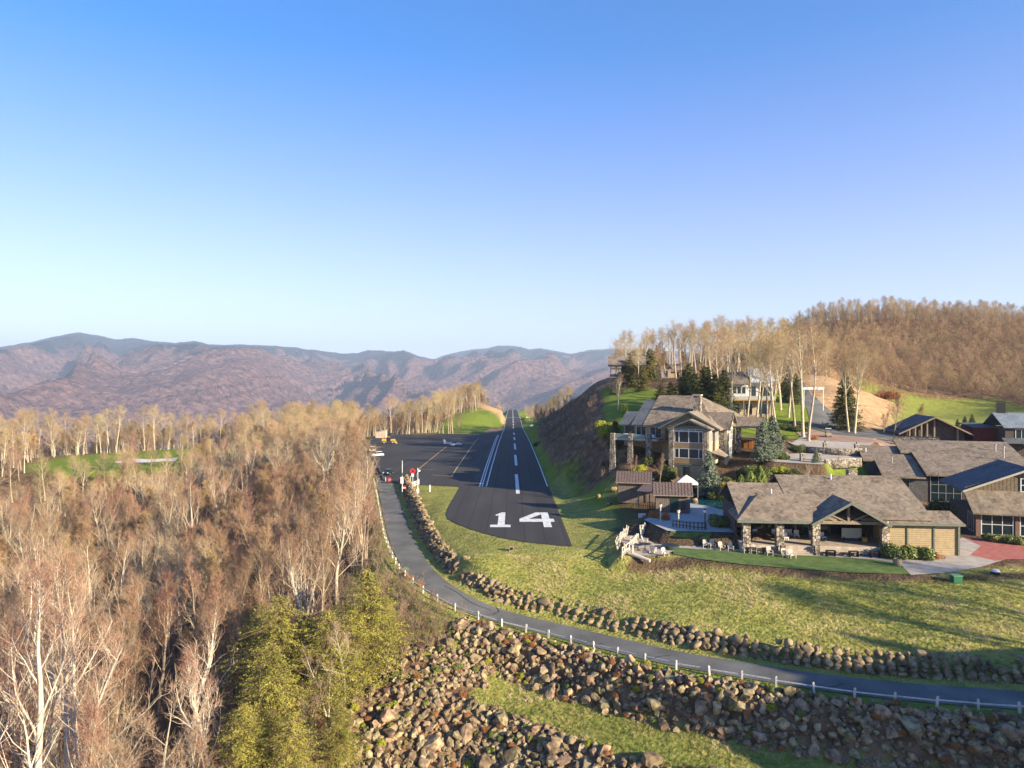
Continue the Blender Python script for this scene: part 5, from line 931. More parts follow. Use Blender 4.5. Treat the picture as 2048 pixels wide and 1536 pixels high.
F2_ = thing('wire_fence', 'low pale fence beside the upper part of the lane and the thicket', 'fence', tuple(fp[0])); b2 = fp[0].copy(); pm = MB(); rr = MB()
for k in range(0, len(fp) - NF): pm.bar(fp[k] - b2 - Vector((0, 0, .3)), fp[k] - b2 + Vector((0, 0, .75)), .14)
for k in range(0, len(fp) - NF - 1): rr.bar(fp[k] - b2 + Vector((0, 0, .5)), fp[k + 1] - b2 + Vector((0, 0, .5)), .06, .08)
o = pm.build('posts', paleW, F2_); o.name = 'post_row'; rr.build('rail', paleW, F2_)

def rustic(name, label, pts, hgt=1.15, lean=.15, gap=.9, m=paleW, rails=2, jag=.25):
    t = thing(name, label, 'fence', (pts[0][0], pts[0][1], pts[0][2])); b = Vector(pts[0]); pr = None
    for a, c in zip(pts[:-1], pts[1:]):
        A = Vector(a) - b; B = Vector(c) - b; A.z = B.z = 0; n = max(1, int((B - A).length / gap))
        for i in range(n + 1):
            q = A + (B - A) * i / n; r_ = Vector((random.uniform(-lean, lean), random.uniform(-lean, lean), hgt + random.uniform(-jag, jag))); MB().bar(q - Vector((0, 0, .3)), q + r_, .13, .16).build('post', m, t)
        k = MB()
        for h_ in (np.linspace(.35, .85, rails) * hgt): k.bar(A + Vector((0, 0, h_)), B + Vector((0, 0, h_ + random.uniform(-.1, .1))), .1, .12)
        k.build('rails', m, t).name = 'rail_pair'
    return t
rustic('driftwood_fence', 'pale driftwood fence at the outer left edge of the terrace', [PX(1236, 1098, -22.3), PX(1242, 1082, -22.3), PX(1254, 1070, -22.3)], 1.3, .35, .55)
rustic('driftwood_fence', 'pale driftwood fence zigzagging across the middle of the terrace', [PX(1244, 1112, -22.3), PX(1262, 1098, -22.3), PX(1275, 1084, -22.3)], 1.2, .35, .55)
rustic('driftwood_fence', 'pale driftwood fence at the back of the terrace below the sheds', [PX(1283, 1074, -22.3), PX(1292, 1060, -22.3), PX(1300, 1052, -22.3)], 1.4, .3, .6)
rustic('stair_rail_fence', 'pale log rail climbing from the terrace to the pool deck', [PX(1288, 1052, -22.3), PX(1316, 1040, -22.3), PX(1322, 1026, -22.3)], 1.0, .05, 1.6)
rustic('pool_fence', 'brown post and rail fence between the brown hedge and the round bush', [PX(1332, 1082, -22.3), PX(1346, 1078, -22.3), PX(1366, 1071, -22.3), PX(1392, 1076, -22.3), PX(1410, 1080, -22.3)], 1.5, .02, 2.6, timber, 2, .05)
rustic('pool_railing', 'dark green railing along the near edge of the pool deck', [PX(1346, 1054, -20.7)[:2] + (-20.7,), PX(1380, 1059, -20.7), PX(1412, 1060, -20.7)], 1.1, .01, .45, dktrim, 2, .02)
rustic('walk_fence', 'dark stair rail beside the farther pool shed', [PX(1212, 1006, -21.6), PX(1228, 1000, -21.3)], 2.2, .02, .5, timber, 2, .1)
lb_ = thing('terrace_log', 'fat pale log with a post lying along the lower edge of the terrace', 'log', PX(1262, 1112, -22.4)); MB().tube((0, 0, .3), tuple(Vector(PX(1300, 1126, -22.9)) - Vector(PX(1262, 1112, -22.4)) + Vector((0, 0, .3))), .28, .22, 9).build('log', paleW, lb_); MB().bar((.2, -.2, -.3), (.2, -.2, 1.5), .2).build('upright', paleW, lb_)

# ---------------------------------------------------------------- stone walls
def boulder(seed, sub=2):
    bm = bmesh.new(); bmesh.ops.create_icosphere(bm, subdivisions=sub, radius=1); rg = np.random.default_rng(seed); s = rg.uniform(.75, 1.2, 3) * np.array([1, 1, .85])
    pl = [(unit(rg.normal(size=3)), rg.uniform(.42, .75)) for _ in range(11)]
    for v in bm.verts:
        p = np.array(v.co)
        for n_, d_ in pl:
            e = p @ n_ - d_
            if e > 0: p = p - n_ * e
        p = p * s * (1.25 + .03 * rg.normal()); v.co = p
    me = bpy.data.meshes.new('boulder'); bm.to_mesh(me); bm.free(); me.materials.append(rockm); return me
rockm = mat('boulder_rock', (.095, .062, .035), col2=(.33, .245, .14), scale=1.8, bump=.05, bscale=5, rnd=.4); wallm = rockm
ROCKS = [boulder(900 + i) for i in range(10)]
def mesh_arrays(me):
    V = np.empty(len(me.vertices) * 3, np.float32); me.vertices.foreach_get('co', V); T = [tuple(p.vertices) for p in me.polygons]; return V.reshape(-1, 3), np.array(T)
RA = [mesh_arrays(m) for m in ROCKS]
def rocks_mesh(items, name, m):
    """items: (x, y, z, r) -> one mesh of many stones"""
    VV, FF, k = [], [], 0
    for (x, y, z, r) in items:
        V, T = RA[random.randrange(len(RA))]; a = random.uniform(0, 6.28); b = random.uniform(-.6, .6); M = np.array(Matrix.Rotation(a, 3, 'Z') @ Matrix.Rotation(b, 3, 'X')); VV.append(V @ M.T * r * random.uniform(.85, 1.15) + np.array([x, y, z])); FF.append(T + k); k += len(V)
    return np_mesh(name, np.concatenate(VV), [np.concatenate(FF)], m)
wm2 = mat('wall_rock', (.095, .062, .035), col2=(.33, .245, .14), scale=1.1, bump=.06, bscale=4)
it = []; o0 = ROAD[8]
i = 9.0
while i < len(ROAD) - 2:
    k = int(i); p = ROAD[k]; n_ = ROADN[k]
    for lev, (of, dz) in enumerate(((3.6, .1), (3.85, .5), (4.2, .9), (4.65, 1.25), (5.1, 1.45))):
        if lev >= 3 and i > 60 and random.random() < .4: continue
        of += random.uniform(-.2, .25); x_ = p[0] + n_[0] * of; y_ = p[1] + n_[1] * of; it.append((x_ - o0[0], y_ - o0[1], p[2] + dz + random.uniform(-.12, .12) - o0[2], random.uniform(.26, .5) * (1.35 if random.random() < .12 else 1)))
    i += random.uniform(.36, .52)
o = link('boulder_wall', rocks_mesh(it, 'boulder_wall', wm2), None, tuple(o0)); tag(o, 'long dry stacked boulder wall along the upper side of the lane', 'wall')
def curved_wall(name, label, pts, h, w, m, cap=None):
    P_ = smooth_poly([(*p[:2], p[2]) for p in pts], .7); N2 = normals2(P_); t = thing(name, label, 'wall', tuple(P_[0])); V = []; b = P_[0]
    for p, n_ in zip(P_, N2):
        for s_, z in ((-w / 2, 0), (w / 2, 0), (w / 2, h), (-w / 2, h)): V.append((p[0] + n_[0] * s_ - b[0], p[1] + n_[1] * s_ - b[1], p[2] + z - b[2]))
    n = len(P_); Fq = [(4 * i + a, 4 * i + (a + 1) % 4, 4 * i + 4 + (a + 1) % 4, 4 * i + 4 + a) for i in range(n - 1) for a in range(4)] + [(0, 3, 2, 1), (4 * n - 4, 4 * n - 3, 4 * n - 2, 4 * n - 1)]
    o = link('stonework', np_mesh(name, V, [Fq], m), t)
    V2 = [(v[0], v[1], v[2]) for v in V]
    cp = MB(); 
    for i in range(n - 1):
        a = [Vector(V[4 * i + 3]), Vector(V[4 * i + 2]), Vector(V[4 * i + 6]), Vector(V[4 * i + 7])]; cp.prism([q + Vector((0, 0, .08)) for q in a], (0, 0, -.075))
    cp.build('coping', conc, t); return t
curved_wall('retaining_wall', 'curved stone retaining wall below the turning circle', [PC(1577, 886)[:2] + (-14.3,), PC(1592, 894)[:2] + (-14.7,), PC(1640, 900)[:2] + (-14.7,), PC(1690, 904)[:2] + (-14.7,), PC(1724, 904)[:2] + (-14.7,)], 1.7, .5, stone)
curved_wall('retaining_wall', 'low straight stone wall beside the lower drive and small lawn', [PL(1650, 925)[:2] + (-16.0,), PL(1690, 922.5)[:2] + (-16.0,), PL(1722, 920)[:2] + (-16.0,)], 1.7, .4, stone)
for i, (a, b_, z, lb) in enumerate(((1604, 921, -14.7, 'stone pillar at the near side of the lower drive'), (1638, 921, -14.7, 'stone pillar beside the small blue spruce'), (1650, 899, -13.6, 'stone pillar on the middle of the curved retaining wall'), (1713, 902, -13.6, 'stone pillar at the right end of the curved retaining wall'))):
    x_, y_, _ = PX(a, b_, z); t = thing('stone_pillar', lb, 'pillar', (x_, y_, z), 0, 'stone pillars by the turning circle'); MB().box(-.35, .35, -.35, .35, -.8, 1.3).build('shaft', stone, t); MB().box(-.43, .43, -.43, .43, 1.3, 1.42).build('cap', conc, t); MB().lathe((0, 0, 1.42), [(.12, 0), (.12, .25), (.2, .3), (.03, .42)], 8).build('lantern', dktrim, t)
hr = thing('hedge_wall', 'long dark planter wall at the right of the forecourt', 'wall', (84.5, 158, -12.5), R(-28)); MB().box(0, 9, 0, .5, -1, .9).build('stonework', stone, hr); MB().box(-.05, 9.05, -.05, .55, .9, 1.0).build('coping', dktrim, hr)

# ---------------------------------------------------------------- lamps, chairs, tables, small things
def lamp(label, x, y, z, h=2.4, m=paleW):
    t = thing('lamp_post', label, 'lamp post', (x, y, z), 0, 'lantern posts round the pool'); MB().tube((0, 0, -.2), (0, 0, h), .11, .09, 8).build('post', m, t); l_ = MB().lathe((0, 0, h), [(.12, 0), (.2, .08), (.24, .4), (.1, .44)], 8).build('lantern', mat('lantern_glass', (.75, .70, .58), rough=.3), t); MB().lathe((0, 0, h + .44), [(.3, 0), (.05, .16)], 8).build('lantern_cap', dktrim, l_); return t
for (a, b_, lb, m, h) in ((1321, 1046, 'pale lantern post at the top of the terrace log rail', paleW, 2.4), (1357, 1058, 'pale lantern post before the dark railing of the pool deck', paleW, 2.3), (1410, 1062, 'dark lantern post beside the round bush', dktrim, 2.6), (1307, 985, 'lantern post just behind the gap between the pool sheds', paleW, 2.4), (1328, 981, 'lantern post behind the nearer pool shed', paleW, 2.6), (1347, 974, 'lantern post left of the white canopy', paleW, 2.4)):
    x_, y_, z_ = PX(a, b_, -20.9); lamp(lb, x_, y_, z_, h, m)
def adirondack(label='', m=None):
    t = thing('adirondack_chair', label, 'chair'); m = m or paleW
    s_ = MB(); s_.prism([(-.28, -.35, .36), (.28, -.35, .36), (.28, .25, .24), (-.28, .25, .24)], (0, 0, .04)); s_.build('seat', m, t); b = MB()
    for k in range(5): u = -.24 + k * .12; b.prism([(u - .05, .22, .26), (u + .05, .22, .26), (u + .05, .5, 1.06 - abs(k - 2) * .05), (u - .05, .5, 1.06 - abs(k - 2) * .05)], (0, .03, .01))
    b.build('backrest', m, t)
    for sx in (-1, 1): MB().prism([(sx * .40, -.42, .58), (sx * .26, -.42, .58), (sx * .28, .40, .58), (sx * .38, .40, .58)], (0, 0, .035)).build('armrest', m, t); MB().box(sx * .34 - .03, sx * .34 + .03, -.38, -.28, 0, .58).build('leg', m, t); MB().bar((sx * .31, -.3, .3), (sx * .31, .6, .02), .05, .1).build('leg', m, t)
    return t
ad0 = None; names = ['chair nearest the stone fire bench, first of the row on the walk', 'second chair from the left of the row on the walk', 'third chair of the row, left one of the middle pair', 'fourth chair of the row, right one of the middle pair', 'fifth chair of the row, before the dark planting bed', 'sixth chair of the row, left of the green ball shrub', 'lone chair directly before the green ball shrub', 'left chair of the last pair before the stone steps', 'rightmost chair of the row, at the foot of the stone steps']
for i, (a, b_) in enumerate([(1411, 1092), (1425, 1093), (1443, 1097), (1461, 1098), (1491, 1102), (1507, 1103), (1539, 1107), (1569, 1111), (1584, 1113)]):
    x_, y_, _ = PX(a, b_ + 3, -22.28)
    if ad0 is None: ad0 = c = adirondack()
    else: c = copy_tree(ad0)
    c.location = (x_, y_, -22.28); c.rotation_euler = (0, 0, R(random.uniform(-14, 14))); c['label'] = 'weathered wooden ' + names[i]; c['group'] = 'wooden chairs in a row along the walk'
for a, b_, rz, lb in ((1306, 1104, 150, 'pale wooden chair turned away at the near end of the terrace'), (1290, 1086, 70, 'pale wooden chair among the tables of the terrace'), (1312, 1076, 200, 'pale wooden chair beside the dark grill of the terrace'), (1268, 1090, 30, 'pale wooden chair between the driftwood fences'), (1330, 1112, 20, 'pale wooden chair on the mulch below the terrace')):
    c = copy_tree(ad0); x_, y_, _ = PX(a, b_, -22.28); c.location = (x_, y_, -22.28); c.rotation_euler = (0, 0, R(rz)); c['label'] = lb; c['group'] = 'wooden chairs on the terrace'
for a, b_, lb, rr_ in ((1303, 1064, 'round dark table on the back part of the terrace', .8), (1290, 1098, 'round dark table in the front part of the terrace', .8), (1276, 1100, 'small round dark table beside the driftwood fence', .6), (1302, 1074, 'small dark table in the middle of the terrace', .6)):
    x_, y_, _ = PX(a, b_, -22.28); t = thing('terrace_table', lb, 'table', (x_, y_, -22.28), 0, 'dark tables on the terrace'); MB().lathe((0, 0, .68), [(rr_, 0), (rr_, .05)], 14).build('tabletop', black, t); MB().tube((0, 0, 0), (0, 0, .68), .06).lathe((0, 0, 0), [(.35, 0), (.08, .06)], 10).build('pedestal', black, t)
t = thing('fire_pit', 'round dark fire pit on the lawn edge right of the terrace', 'fire pit', PX(1341, 1097, -22.28)); MB().lathe((0, 0, 0), [(1.15, 0), (1.2, .5), (.95, .52)], 16).build('bowl', mat('dark_green_metal', (.03, .045, .035), rough=.6), t); MB().lathe((0, 0, .52), [(.93, 0), (.4, .12), (.05, .15)], 16).build('lid', black, t)
x_, y_, _ = PX(1445, 1083, -22.28); t = thing('stone_bench', 'stone fire bench with a dark grill top left of the pavilion column', 'bench', (x_, y_, -22.28), R(-8)); MB().box(-1.6, -.9, -.5, .5, 0, .9).box(.9, 1.6, -.5, .5, 0, .9).build('stonework', stone, t); MB().box(-1.7, 1.7, -.55, .55, .9, 1.0).build('slab', timber, t); MB().box(-.8, .8, -.3, .35, .3, .85).build('grill', black, t)
t = thing('white_barrel_planter', 'white rimmed barrel planter left of the terrace', 'planter', PX(1284, 1040, -22.4)); MB().lathe((0, 0, 0), [(.35, 0), (.48, .5), (.42, .85)], 12).build('barrel', paleW, t); MB().box(-.6, .6, -.05, .05, .3, 1.1).build('white_board', white, t)
x_, y_, _ = PX(1795, 1130, -22.28); t = thing('barrel_planter', 'grey wooden half barrel standing at the corner of the drive', 'planter', (x_, y_, -22.28)); MB().lathe((0, 0, 0), [(.42, 0), (.52, .4), (.48, .8), (.40, .8), (.38, .65)], 14).build('barrel', timber, t); MB().lathe((0, 0, .3), [(.5, 0), (.51, .06)], 14).build('hoop', grayc, t)
x_, y_ = 55.2, 88.2; x_, y_, _ = PX(1912, 1168, -22.9); t = thing('utility_box', 'green utility box on the meadow below the red drive', 'utility box', (x_, y_, H(x_, y_))); MB().box(-.5, .5, -.4, .4, 0, .75).build('cabinet', mat('utility_green', (.02, .12, .06), rough=.5), t, .05); MB().box(-.55, .55, -.45, .45, .75, .85).build('lid', mat('utility_lid', (.10, .22, .15), rough=.5), t)
x_, y_, _ = PX(1991, 1154, -22.7); t = thing('well_cap', 'round white capped dark well cover on the meadow at the right', 'well cover', (x_, y_, H(x_, y_))); MB().lathe((0, 0, -.1), [(.5, 0), (.5, .4)], 12).build('base', black, t); MB().lathe((0, 0, .3), [(.52, 0), (.35, .2), (.05, .26)], 12).build('cap', white, t)
x_, y_, _ = PX(1023, 1112, -24); t = thing('light_box', 'small brown box on the grass just below the runway end', 'box', (x_, y_, H(x_, y_))); MB().box(-.3, .3, -.25, .25, -.2, .7).build('case', timber, t); MB().box(-.2, .2, -.28, -.252, .15, .55).build('front_panel', black, t)

# gate, signs and poles at the top of the lane
def at_px(px, py, z=-24.1): x_, y_, z_ = PX(px, py, z); return x_, y_, H(x_, y_)
t = thing('flag_pole', 'tall thin white pole with a white cabinet at the lane entrance', 'pole', at_px(804.5, 988)); MB().tube((0, 0, -.3), (0, 0, 7.6), .09, .06, 8).build('pole', white, t); MB().box(-.35, .25, -.2, .2, 2.6, 4.0).build('cabinet', white, t)
t = thing('ring_sign', 'thin pole with a round red ring sign above a white plate', 'sign', at_px(825.5, 990)); MB().tube((0, 0, -.3), (0, 0, 5.6), .06, .05, 8).build('pole', white, t)
g_ = MB(); n = 18
for k in range(n): a0, a1 = 2 * math.pi * k / n, 2 * math.pi * (k + 1) / n; g_.prism([(.28 * math.cos(a0), -.1, 5.5 + .28 * math.sin(a0)), (.55 * math.cos(a0), -.1, 5.5 + .55 * math.sin(a0)), (.55 * math.cos(a1), -.1, 5.5 + .55 * math.sin(a1)), (.28 * math.cos(a1), -.1, 5.5 + .28 * math.sin(a1))], (0, -.05, 0))
redp = mat('sign_red', (.62, .03, .03), rough=.4); g_.build('ring', redp, t); MB().box(-.27, .27, -.14, -.1, 4.3, 4.95).build('plate', white, t); MB().tube((0, -.11, 5.5), (0, -.13, 5.5), .26, n=16).build('disc', mat('sign_dark', (.06, .02, .02)), t)
t = thing('camera_pole', 'white pole with a camera box and floodlight beside the ring sign', 'pole', at_px(835.5, 985)); MB().tube((0, 0, -.3), (0, 0, 5.6), .1, .08, 8).build('pole', white, t); MB().box(.05, .55, -.2, .15, 4.8, 5.15).build('floodlight', white, t); MB().box(-.18, .18, -.3, -.1, 3.6, 4.3).build('camera_box', grayc, t); MB().box(-.25, .25, -.3, .3, 0, .9).build('cabinet', white, t)
t = thing('gate_fence', 'short white three rail fence at the lane entrance', 'fence', at_px(812, 978)); d_ = Vector(at_px(838, 970)) - Vector(at_px(812, 978))
for k in range(4): q = d_ * k / 3; MB().bar(q + Vector((0, 0, -.3)), q + Vector((0, 0, 1.3)), .16).build('post', white, t)
for k in range(3): MB().bar(Vector((0, 0, .35 + .4 * k)), d_ + Vector((0, 0, .35 + .4 * k)), .07, .12).build('rail', white, t)
t = thing('octagon_sign', 'low red octagonal sign with a white band at the corner of the lane', 'sign', at_px(808, 984)); MB().box(-.05, .05, -.04, .04, -.3, 1.5).build('post', white, t); MB().prism([(.55 * math.cos(R(22.5 + 45 * k)), -.06, 1.2 + .55 * math.sin(R(22.5 + 45 * k))) for k in range(8)], (0, -.03, 0)).build('sign_face', redp, t); MB().box(-.38, .38, -.105, -.092, 1.08, 1.32).build('white_band', white, t)
t = thing('marker_post', 'short white post alone on the grass near the runway corner', 'post', at_px(860, 984)); MB().box(-.13, .13, -.1, .1, -.3, 1.5).build('post', white, t); MB().box(-.15, .15, -.12, .12, 1.5, 1.6).build('cap', grayc, t)
t = thing('red_drum', 'red drum with a white band on the asphalt by the dark kerb', 'drum', at_px(778, 963)); MB().lathe((0, 0, 0), [(.34, 0), (.36, .45), (.34, .9)], 12).build('drum', redp, t); MB().lathe((0, 0, .35), [(.37, 0), (.37, .2)], 12).build('band', mat('pink_band', (.6, .2, .2)), t)
t = thing('bollard', 'thin pale bollard left of the red drum', 'bollard', at_px(771, 963)); MB().tube((0, 0, -.2), (0, 0, 1.0), .09).build('shaft', paleW, t); MB().lathe((0, 0, 1.0), [(.1, 0), (.02, .1)], 8).build('cap', white, t)
t = thing('dark_bin', 'dark bin behind the white gate fence', 'bin', at_px(816, 966)); MB().box(-.35, .35, -.35, .35, 0, 1.25).build('bin', black, t); MB().box(-.4, .4, -.4, .4, 1.25, 1.35).build('lid', dktrim, t); MB().tube((.6, 0, 0), (.6, 0, 1.7), .06).build('handle_post', white, t)
k_ = [Vector(PR(*p)) for p in ((747, 917), (752, 925), (758, 938), (763, 950), (768, 962))]; kb = MB()
for a, b in zip(k_[:-1], k_[1:]): kb.bar(a - k_[0] + Vector((0, 0, .2)), b - k_[0] + Vector((0, 0, .2)), .45, .45)
o = kb.build('kerb_barrier', dktrim); o.location = k_[0]; tag(o, 'low dark kerb barrier curving along the apron edge', 'barrier')
# small hangar like shelter at the end of the apron
x_, y_, z_ = PR(751, 876); t = thing('apron_shelter', 'pale pinkish wooden shelter with slanted roof at the far corner of the apron', 'shelter', (x_, y_, z_), R(-6)); MB().prism([(0, 0, 0), (5.4, 0, 0), (5.4, 0, 4.0), (0, 0, 3.0)], (0, 3, 0)).build('wall', mat('pink_boards', (.48, .34, .27), col2=(.56, .42, .34), scale=1), t); MB().roof((-.4, -.4, 3.15), (5.9, -.4, 4.3), (5.9, 3.4, 4.3), (-.4, 3.4, 3.15), .15).build('roof', paleW, t)

# ---------------------------------------------------------------- vehicles
def wheel(p, x, y, r=.34, w=.24, n=14, tyre=None):
    o = MB().tube((x, y - w / 2, r), (x, y + w / 2, r), r, n=n).build('wheel', mat('tyre', (.02, .02, .02), rough=.8), p); MB().tube((x, y - w / 2 - .01, r), (x, y + w / 2 + .01, r), r * .55, n=n).build('rim', grayc, o); return o
def car(label, cat, loc, rz, col, suv=False, name='parked_car'):
    t = thing(name, label, cat, loc, rz); L_, Wd = (4.7, 1.9) if suv else (4.5, 1.8); h1, h2 = (1.0, 1.72) if suv else (.88, 1.42)
    pf = [(-L_ / 2, .35), (-L_ / 2 + .05, .75), (-L_ / 2 + .15, h1 - .03), (-L_ / 2 + 1.3, h1), (L_ / 2 - .6, h1), (L_ / 2 - .05, h1 - .1), (L_ / 2, .5), (L_ / 2 - .05, .3), (-L_ / 2 + .1, .28)]
    cm = mat('car_paint_' + label.split()[0], col, rough=.25, spec=.6); MB().prism([(x, -Wd / 2, z) for x, z in pf], (0, Wd, 0)).build('body', cm, t, .07)
    a = L_ / 2 - (.25 if suv else .75); cb = [(-L_ / 2 + 1.25, h1 - .02), (-L_ / 2 + 1.95, h2 - .06), (a - .5, h2 - .06), (a, h1 - .02)]
    MB().prism([(x, -Wd / 2 + .12, z) for x, z in cb], (0, Wd - .24, 0)).build('windows', glass, t, .05).name = 'window_band'; MB().box(-L_ / 2 + 1.85, a - .42, -Wd / 2 + .16, Wd / 2 - .16, h2 - .08, h2).build('roof', cm, t, .03)
    for x in (-L_ / 2 + .85, L_ / 2 - .85):
        for y in (-Wd / 2 + .06, Wd / 2 - .06): wheel(t, x, y)
    for y in (-Wd / 2 + .3, Wd / 2 - .3): MB().box(-L_ / 2 - .02, -L_ / 2 + .12, y - .17, y + .17, .62, .78).build('headlight', mat('headlight_glass', (.8, .8, .78), rough=.1), t)
    return t
def on_apron(px, py): x_, y_, z_ = PR(px, py); return (x_, y_, z_ + .03)
car('silver parked car with a dark roof beside the dark kerb', 'car', on_apron(753.5, 913), R(35), (.55, .55, .57), True)
car('black parked car facing the camera near the red drum', 'car', on_apron(776, 949), R(83), (.015, .018, .02))
car('charcoal parked car between the shelter and the yellow loader', 'car', on_apron(779, 871), R(10), (.02, .02, .022))
x_, y_, z_ = PR(1063, 862); car('white parked truck half hidden at the foot of the dark bank', 'truck', (x_ + 6, y_, H(x_ + 6, y_)), R(20), (.7, .7, .7), True, 'parked_truck')
car('dark parked car under the tall trunks beside the white house', 'car', (70.3, 178, H(70.3, 178)), R(-25), (.02, .018, .018))
def golf_cart(label, loc, rz, col):
    t = thing('golf_cart', label, 'golf cart', loc, rz); c_ = mat('cart_' + label.split()[0], col, rough=.4); MB().box(-1.2, 1.2, -.58, .58, .32, .62).box(-1.2, -.75, -.55, .55, .62, .9).build('body', c_, t, .05); MB().box(-.15, .5, -.52, .52, .62, .85).box(.42, .58, -.52, .52, .85, 1.25).build('seat', timber, t); MB().box(-.85, 1.0, -.62, .62, 1.85, 1.93).build('canopy', white, t)
    for x, y in ((-.7, -.55), (-.7, .55), (.85, -.55), (.85, .55)): MB().tube((x, y, .6), (x, y, 1.86), .03, n=6).build('canopy_post', black, t)
    for x in (-.8, .8):
        for y in (-.5, .5): wheel(t, x, y, .24, .2)
    return t
golf_cart('white golf cart with a white canopy at the thicket edge behind the silver car', on_apron(744.5, 903), R(20), (.6, .6, .58))
golf_cart('beige golf cart with a pale canopy parked first on the forecourt', (73.0, 164.0, H(73, 164) + .1), R(70), (.4, .37, .32))
golf_cart('dark golf cart parked behind the beige one under the trees', (77.5, 176, H(77.5, 176) + .1), R(65), (.05, .05, .05))
# yellow road machine
t = thing('yellow_loader', 'yellow articulated road machine with big tyres on the far apron', 'loader', on_apron(777, 887.5), R(8)); yl = mat('machine_yellow', (.62, .33, .02), rough=.5, col2=(.5, .27, .03), scale=1.5)
MB().box(-2.9, -1.0, -1, 1, .7, 2.2).build('rear_body', yl, t, .08); MB().box(1.0, 3.0, -1.05, 1.05, .6, 2.0).build('front_body', yl, t, .08); cb = MB().box(-.9, .8, -.8, .8, 1.0, 1.5).box(-.8, .7, -.7, .7, 1.5, 3.0).build('cab', black, t, .03); MB().box(-.9, .8, -.8, .8, 3.0, 3.12).build('cab_roof', yl, cb); MB().tube((-1.8, .5, 2.2), (-1.8, .5, 3.1), .08).build('exhaust', black, t); MB().prism([(3.0, -1.2, .2), (3.9, -1.2, .2), (3.7, -1.2, .5), (3.2, -1.2, 1.3)], (0, 2.4, 0)).build('bucket', yl, t)
for x in (-1.9, 1.9):
    for y in (-.95, .95): wheel(t, x, y, .75, .55, 16)
# small low winged aeroplane, nose to the right
t = thing('light_aeroplane', 'small grey white low winged aeroplane parked nose right on the apron', 'aeroplane', on_apron(908, 893.5), R(-12)); pm_ = mat('aeroplane_paint', (.62, .64, .66), rough=.35, col2=(.55, .57, .6), scale=1)
secs = [(-4.2, .12, .16, 1.35), (-3.2, .22, .28, 1.3), (-1.6, .42, .48, 1.25), (-.4, .55, .62, 1.25), (1.2, .56, .58, 1.2), (2.4, .5, .5, 1.15), (3.2, .36, .38, 1.1), (3.5, .14, .14, 1.08)]; fu = MB(); V = []; n = 12
for x, a, b, zc in secs: V += [(x, a * math.cos(2 * math.pi * i / n), zc + b * math.sin(2 * math.pi * i / n)) for i in range(n)]
fu.add(V, [(k * n + i, k * n + (i + 1) % n, (k + 1) * n + (i + 1) % n, (k + 1) * n + i) for k in range(len(secs) - 1) for i in range(n)] + [tuple(range(n)), tuple(range((len(secs) - 1) * n, len(secs) * n))]); fu.build('fuselage', pm_, t)
cn = MB(); V = []
for x, a, b in ((-1.3, .1, .1), (-.6, .42, .4), (.3, .46, .55), (1.0, .42, .35), (1.5, .1, .05)): V += [(x, a * math.cos(math.pi * i / 8), 1.6 + b * math.sin(math.pi * i / 8)) for i in range(9)]
cn.add(V, [(k * 9 + i, k * 9 + i + 1, (k + 1) * 9 + i + 1, (k + 1) * 9 + i) for k in range(4) for i in range(8)]); cn.build('canopy', glass, t)
for s_ in (-1, 1): MB().prism([(1.3, s_ * .4, .85), (-.3, s_ * .4, .85), (.0, s_ * 5.0, 1.15), (1.0, s_ * 5.0, 1.15)], (0, 0, .12)).build('wing', pm_, t)
for s_ in (-1, 1): MB().prism([(-3.3, s_ * .1, 1.4), (-4.2, s_ * .1, 1.4), (-4.1, s_ * 1.6, 1.42), (-3.6, s_ * 1.6, 1.42)], (0, 0, .06)).build('tailplane', pm_, t)
MB().prism([(-3.1, -.04, 1.5), (-4.3, -.04, 1.4), (-4.7, -.04, 2.9), (-4.0, -.04, 2.9)], (0, .08, 0)).build('tail_fin', pm_, t); MB().box(3.5, 3.56, -.06, .06, .25, 1.95).build('propeller', black, t); MB().tube((3.45, 0, 1.08), (3.75, 0, 1.08), .16, .03, 10).build('spinner', grayc, t)
for x, y in ((.5, -1.3), (.5, 1.3), (2.8, 0)): MB().tube((x, y, .2), (x, y, 1.0), .05).build('strut', grayc, t); wheel(t, x, y, .24, .16)
for i, (px_, py_, lb) in enumerate(((1055, 836, 'farthest small white marker sign on the grass right of the runway'), (1060, 850, 'nearer small white marker sign on the grass right of the runway'))):
    y_ = (730, 560)[i]; x_ = 15.5; q = thing('runway_sign', lb, 'sign', (x_, y_, H(x_, y_)), 0, 'white signs beside the runway'); MB().box(-1.3, 1.3, -.1, .1, .3, 1.6).build('sign_face', white, q); MB().box(-1.1, -1.0, -.05, .05, -.2, .3).box(1.0, 1.1, -.05, .05, -.2, .3).build('foot_bracket', grayc, q)
# ---------------------------------------------------------------- planting
def single(name, label, cat, me, x, y, s=1.0, group=None, dz=-.05, sz=None, z=None):
    """thing from one shared mesh or from (trunk, crown)"""
    z = (H(x, y) if z is None else z) + dz
    if isinstance(me, tuple):
        t = thing(name, label, cat, (x, y, z), random.uniform(0, 6.28), group); t.scale = (s, s, sz or s); link('trunk', me[0], t); link('crown', me[1], t); return t
    o = link(name, me, None, (x, y, z), random.uniform(0, 6.28)); o.scale = (s, s, sz or s); return tag(o, label, cat, group)
BLUE = conifer(201, 8.6, 2.9, 42, 15, blue_leaf, brown_bark, 'blue_spruce', droop=.12, leaf=.13, dens=34)
DARKS = conifer(202, 13.5, 4.3, 44, 14, dark_leaf, brown_bark, 'dark_spruce', droop=.3, leaf=.2, dens=34)
HEM = [conifer(210 + i, 12, 4.3, 46, 14, hem_leaf, brown_bark, 'hemlock', droop=.22, leaf=.085, dens=56, loose=.4, flat=.48, basef=.03) for i in range(3)]
HEMD = [conifer(220 + i, 12, 3.6, 40, 12, dark_leaf, brown_bark, 'hill_hemlock', droop=.25, leaf=.2, dens=30, loose=.25, flat=.6) for i in range(2)]
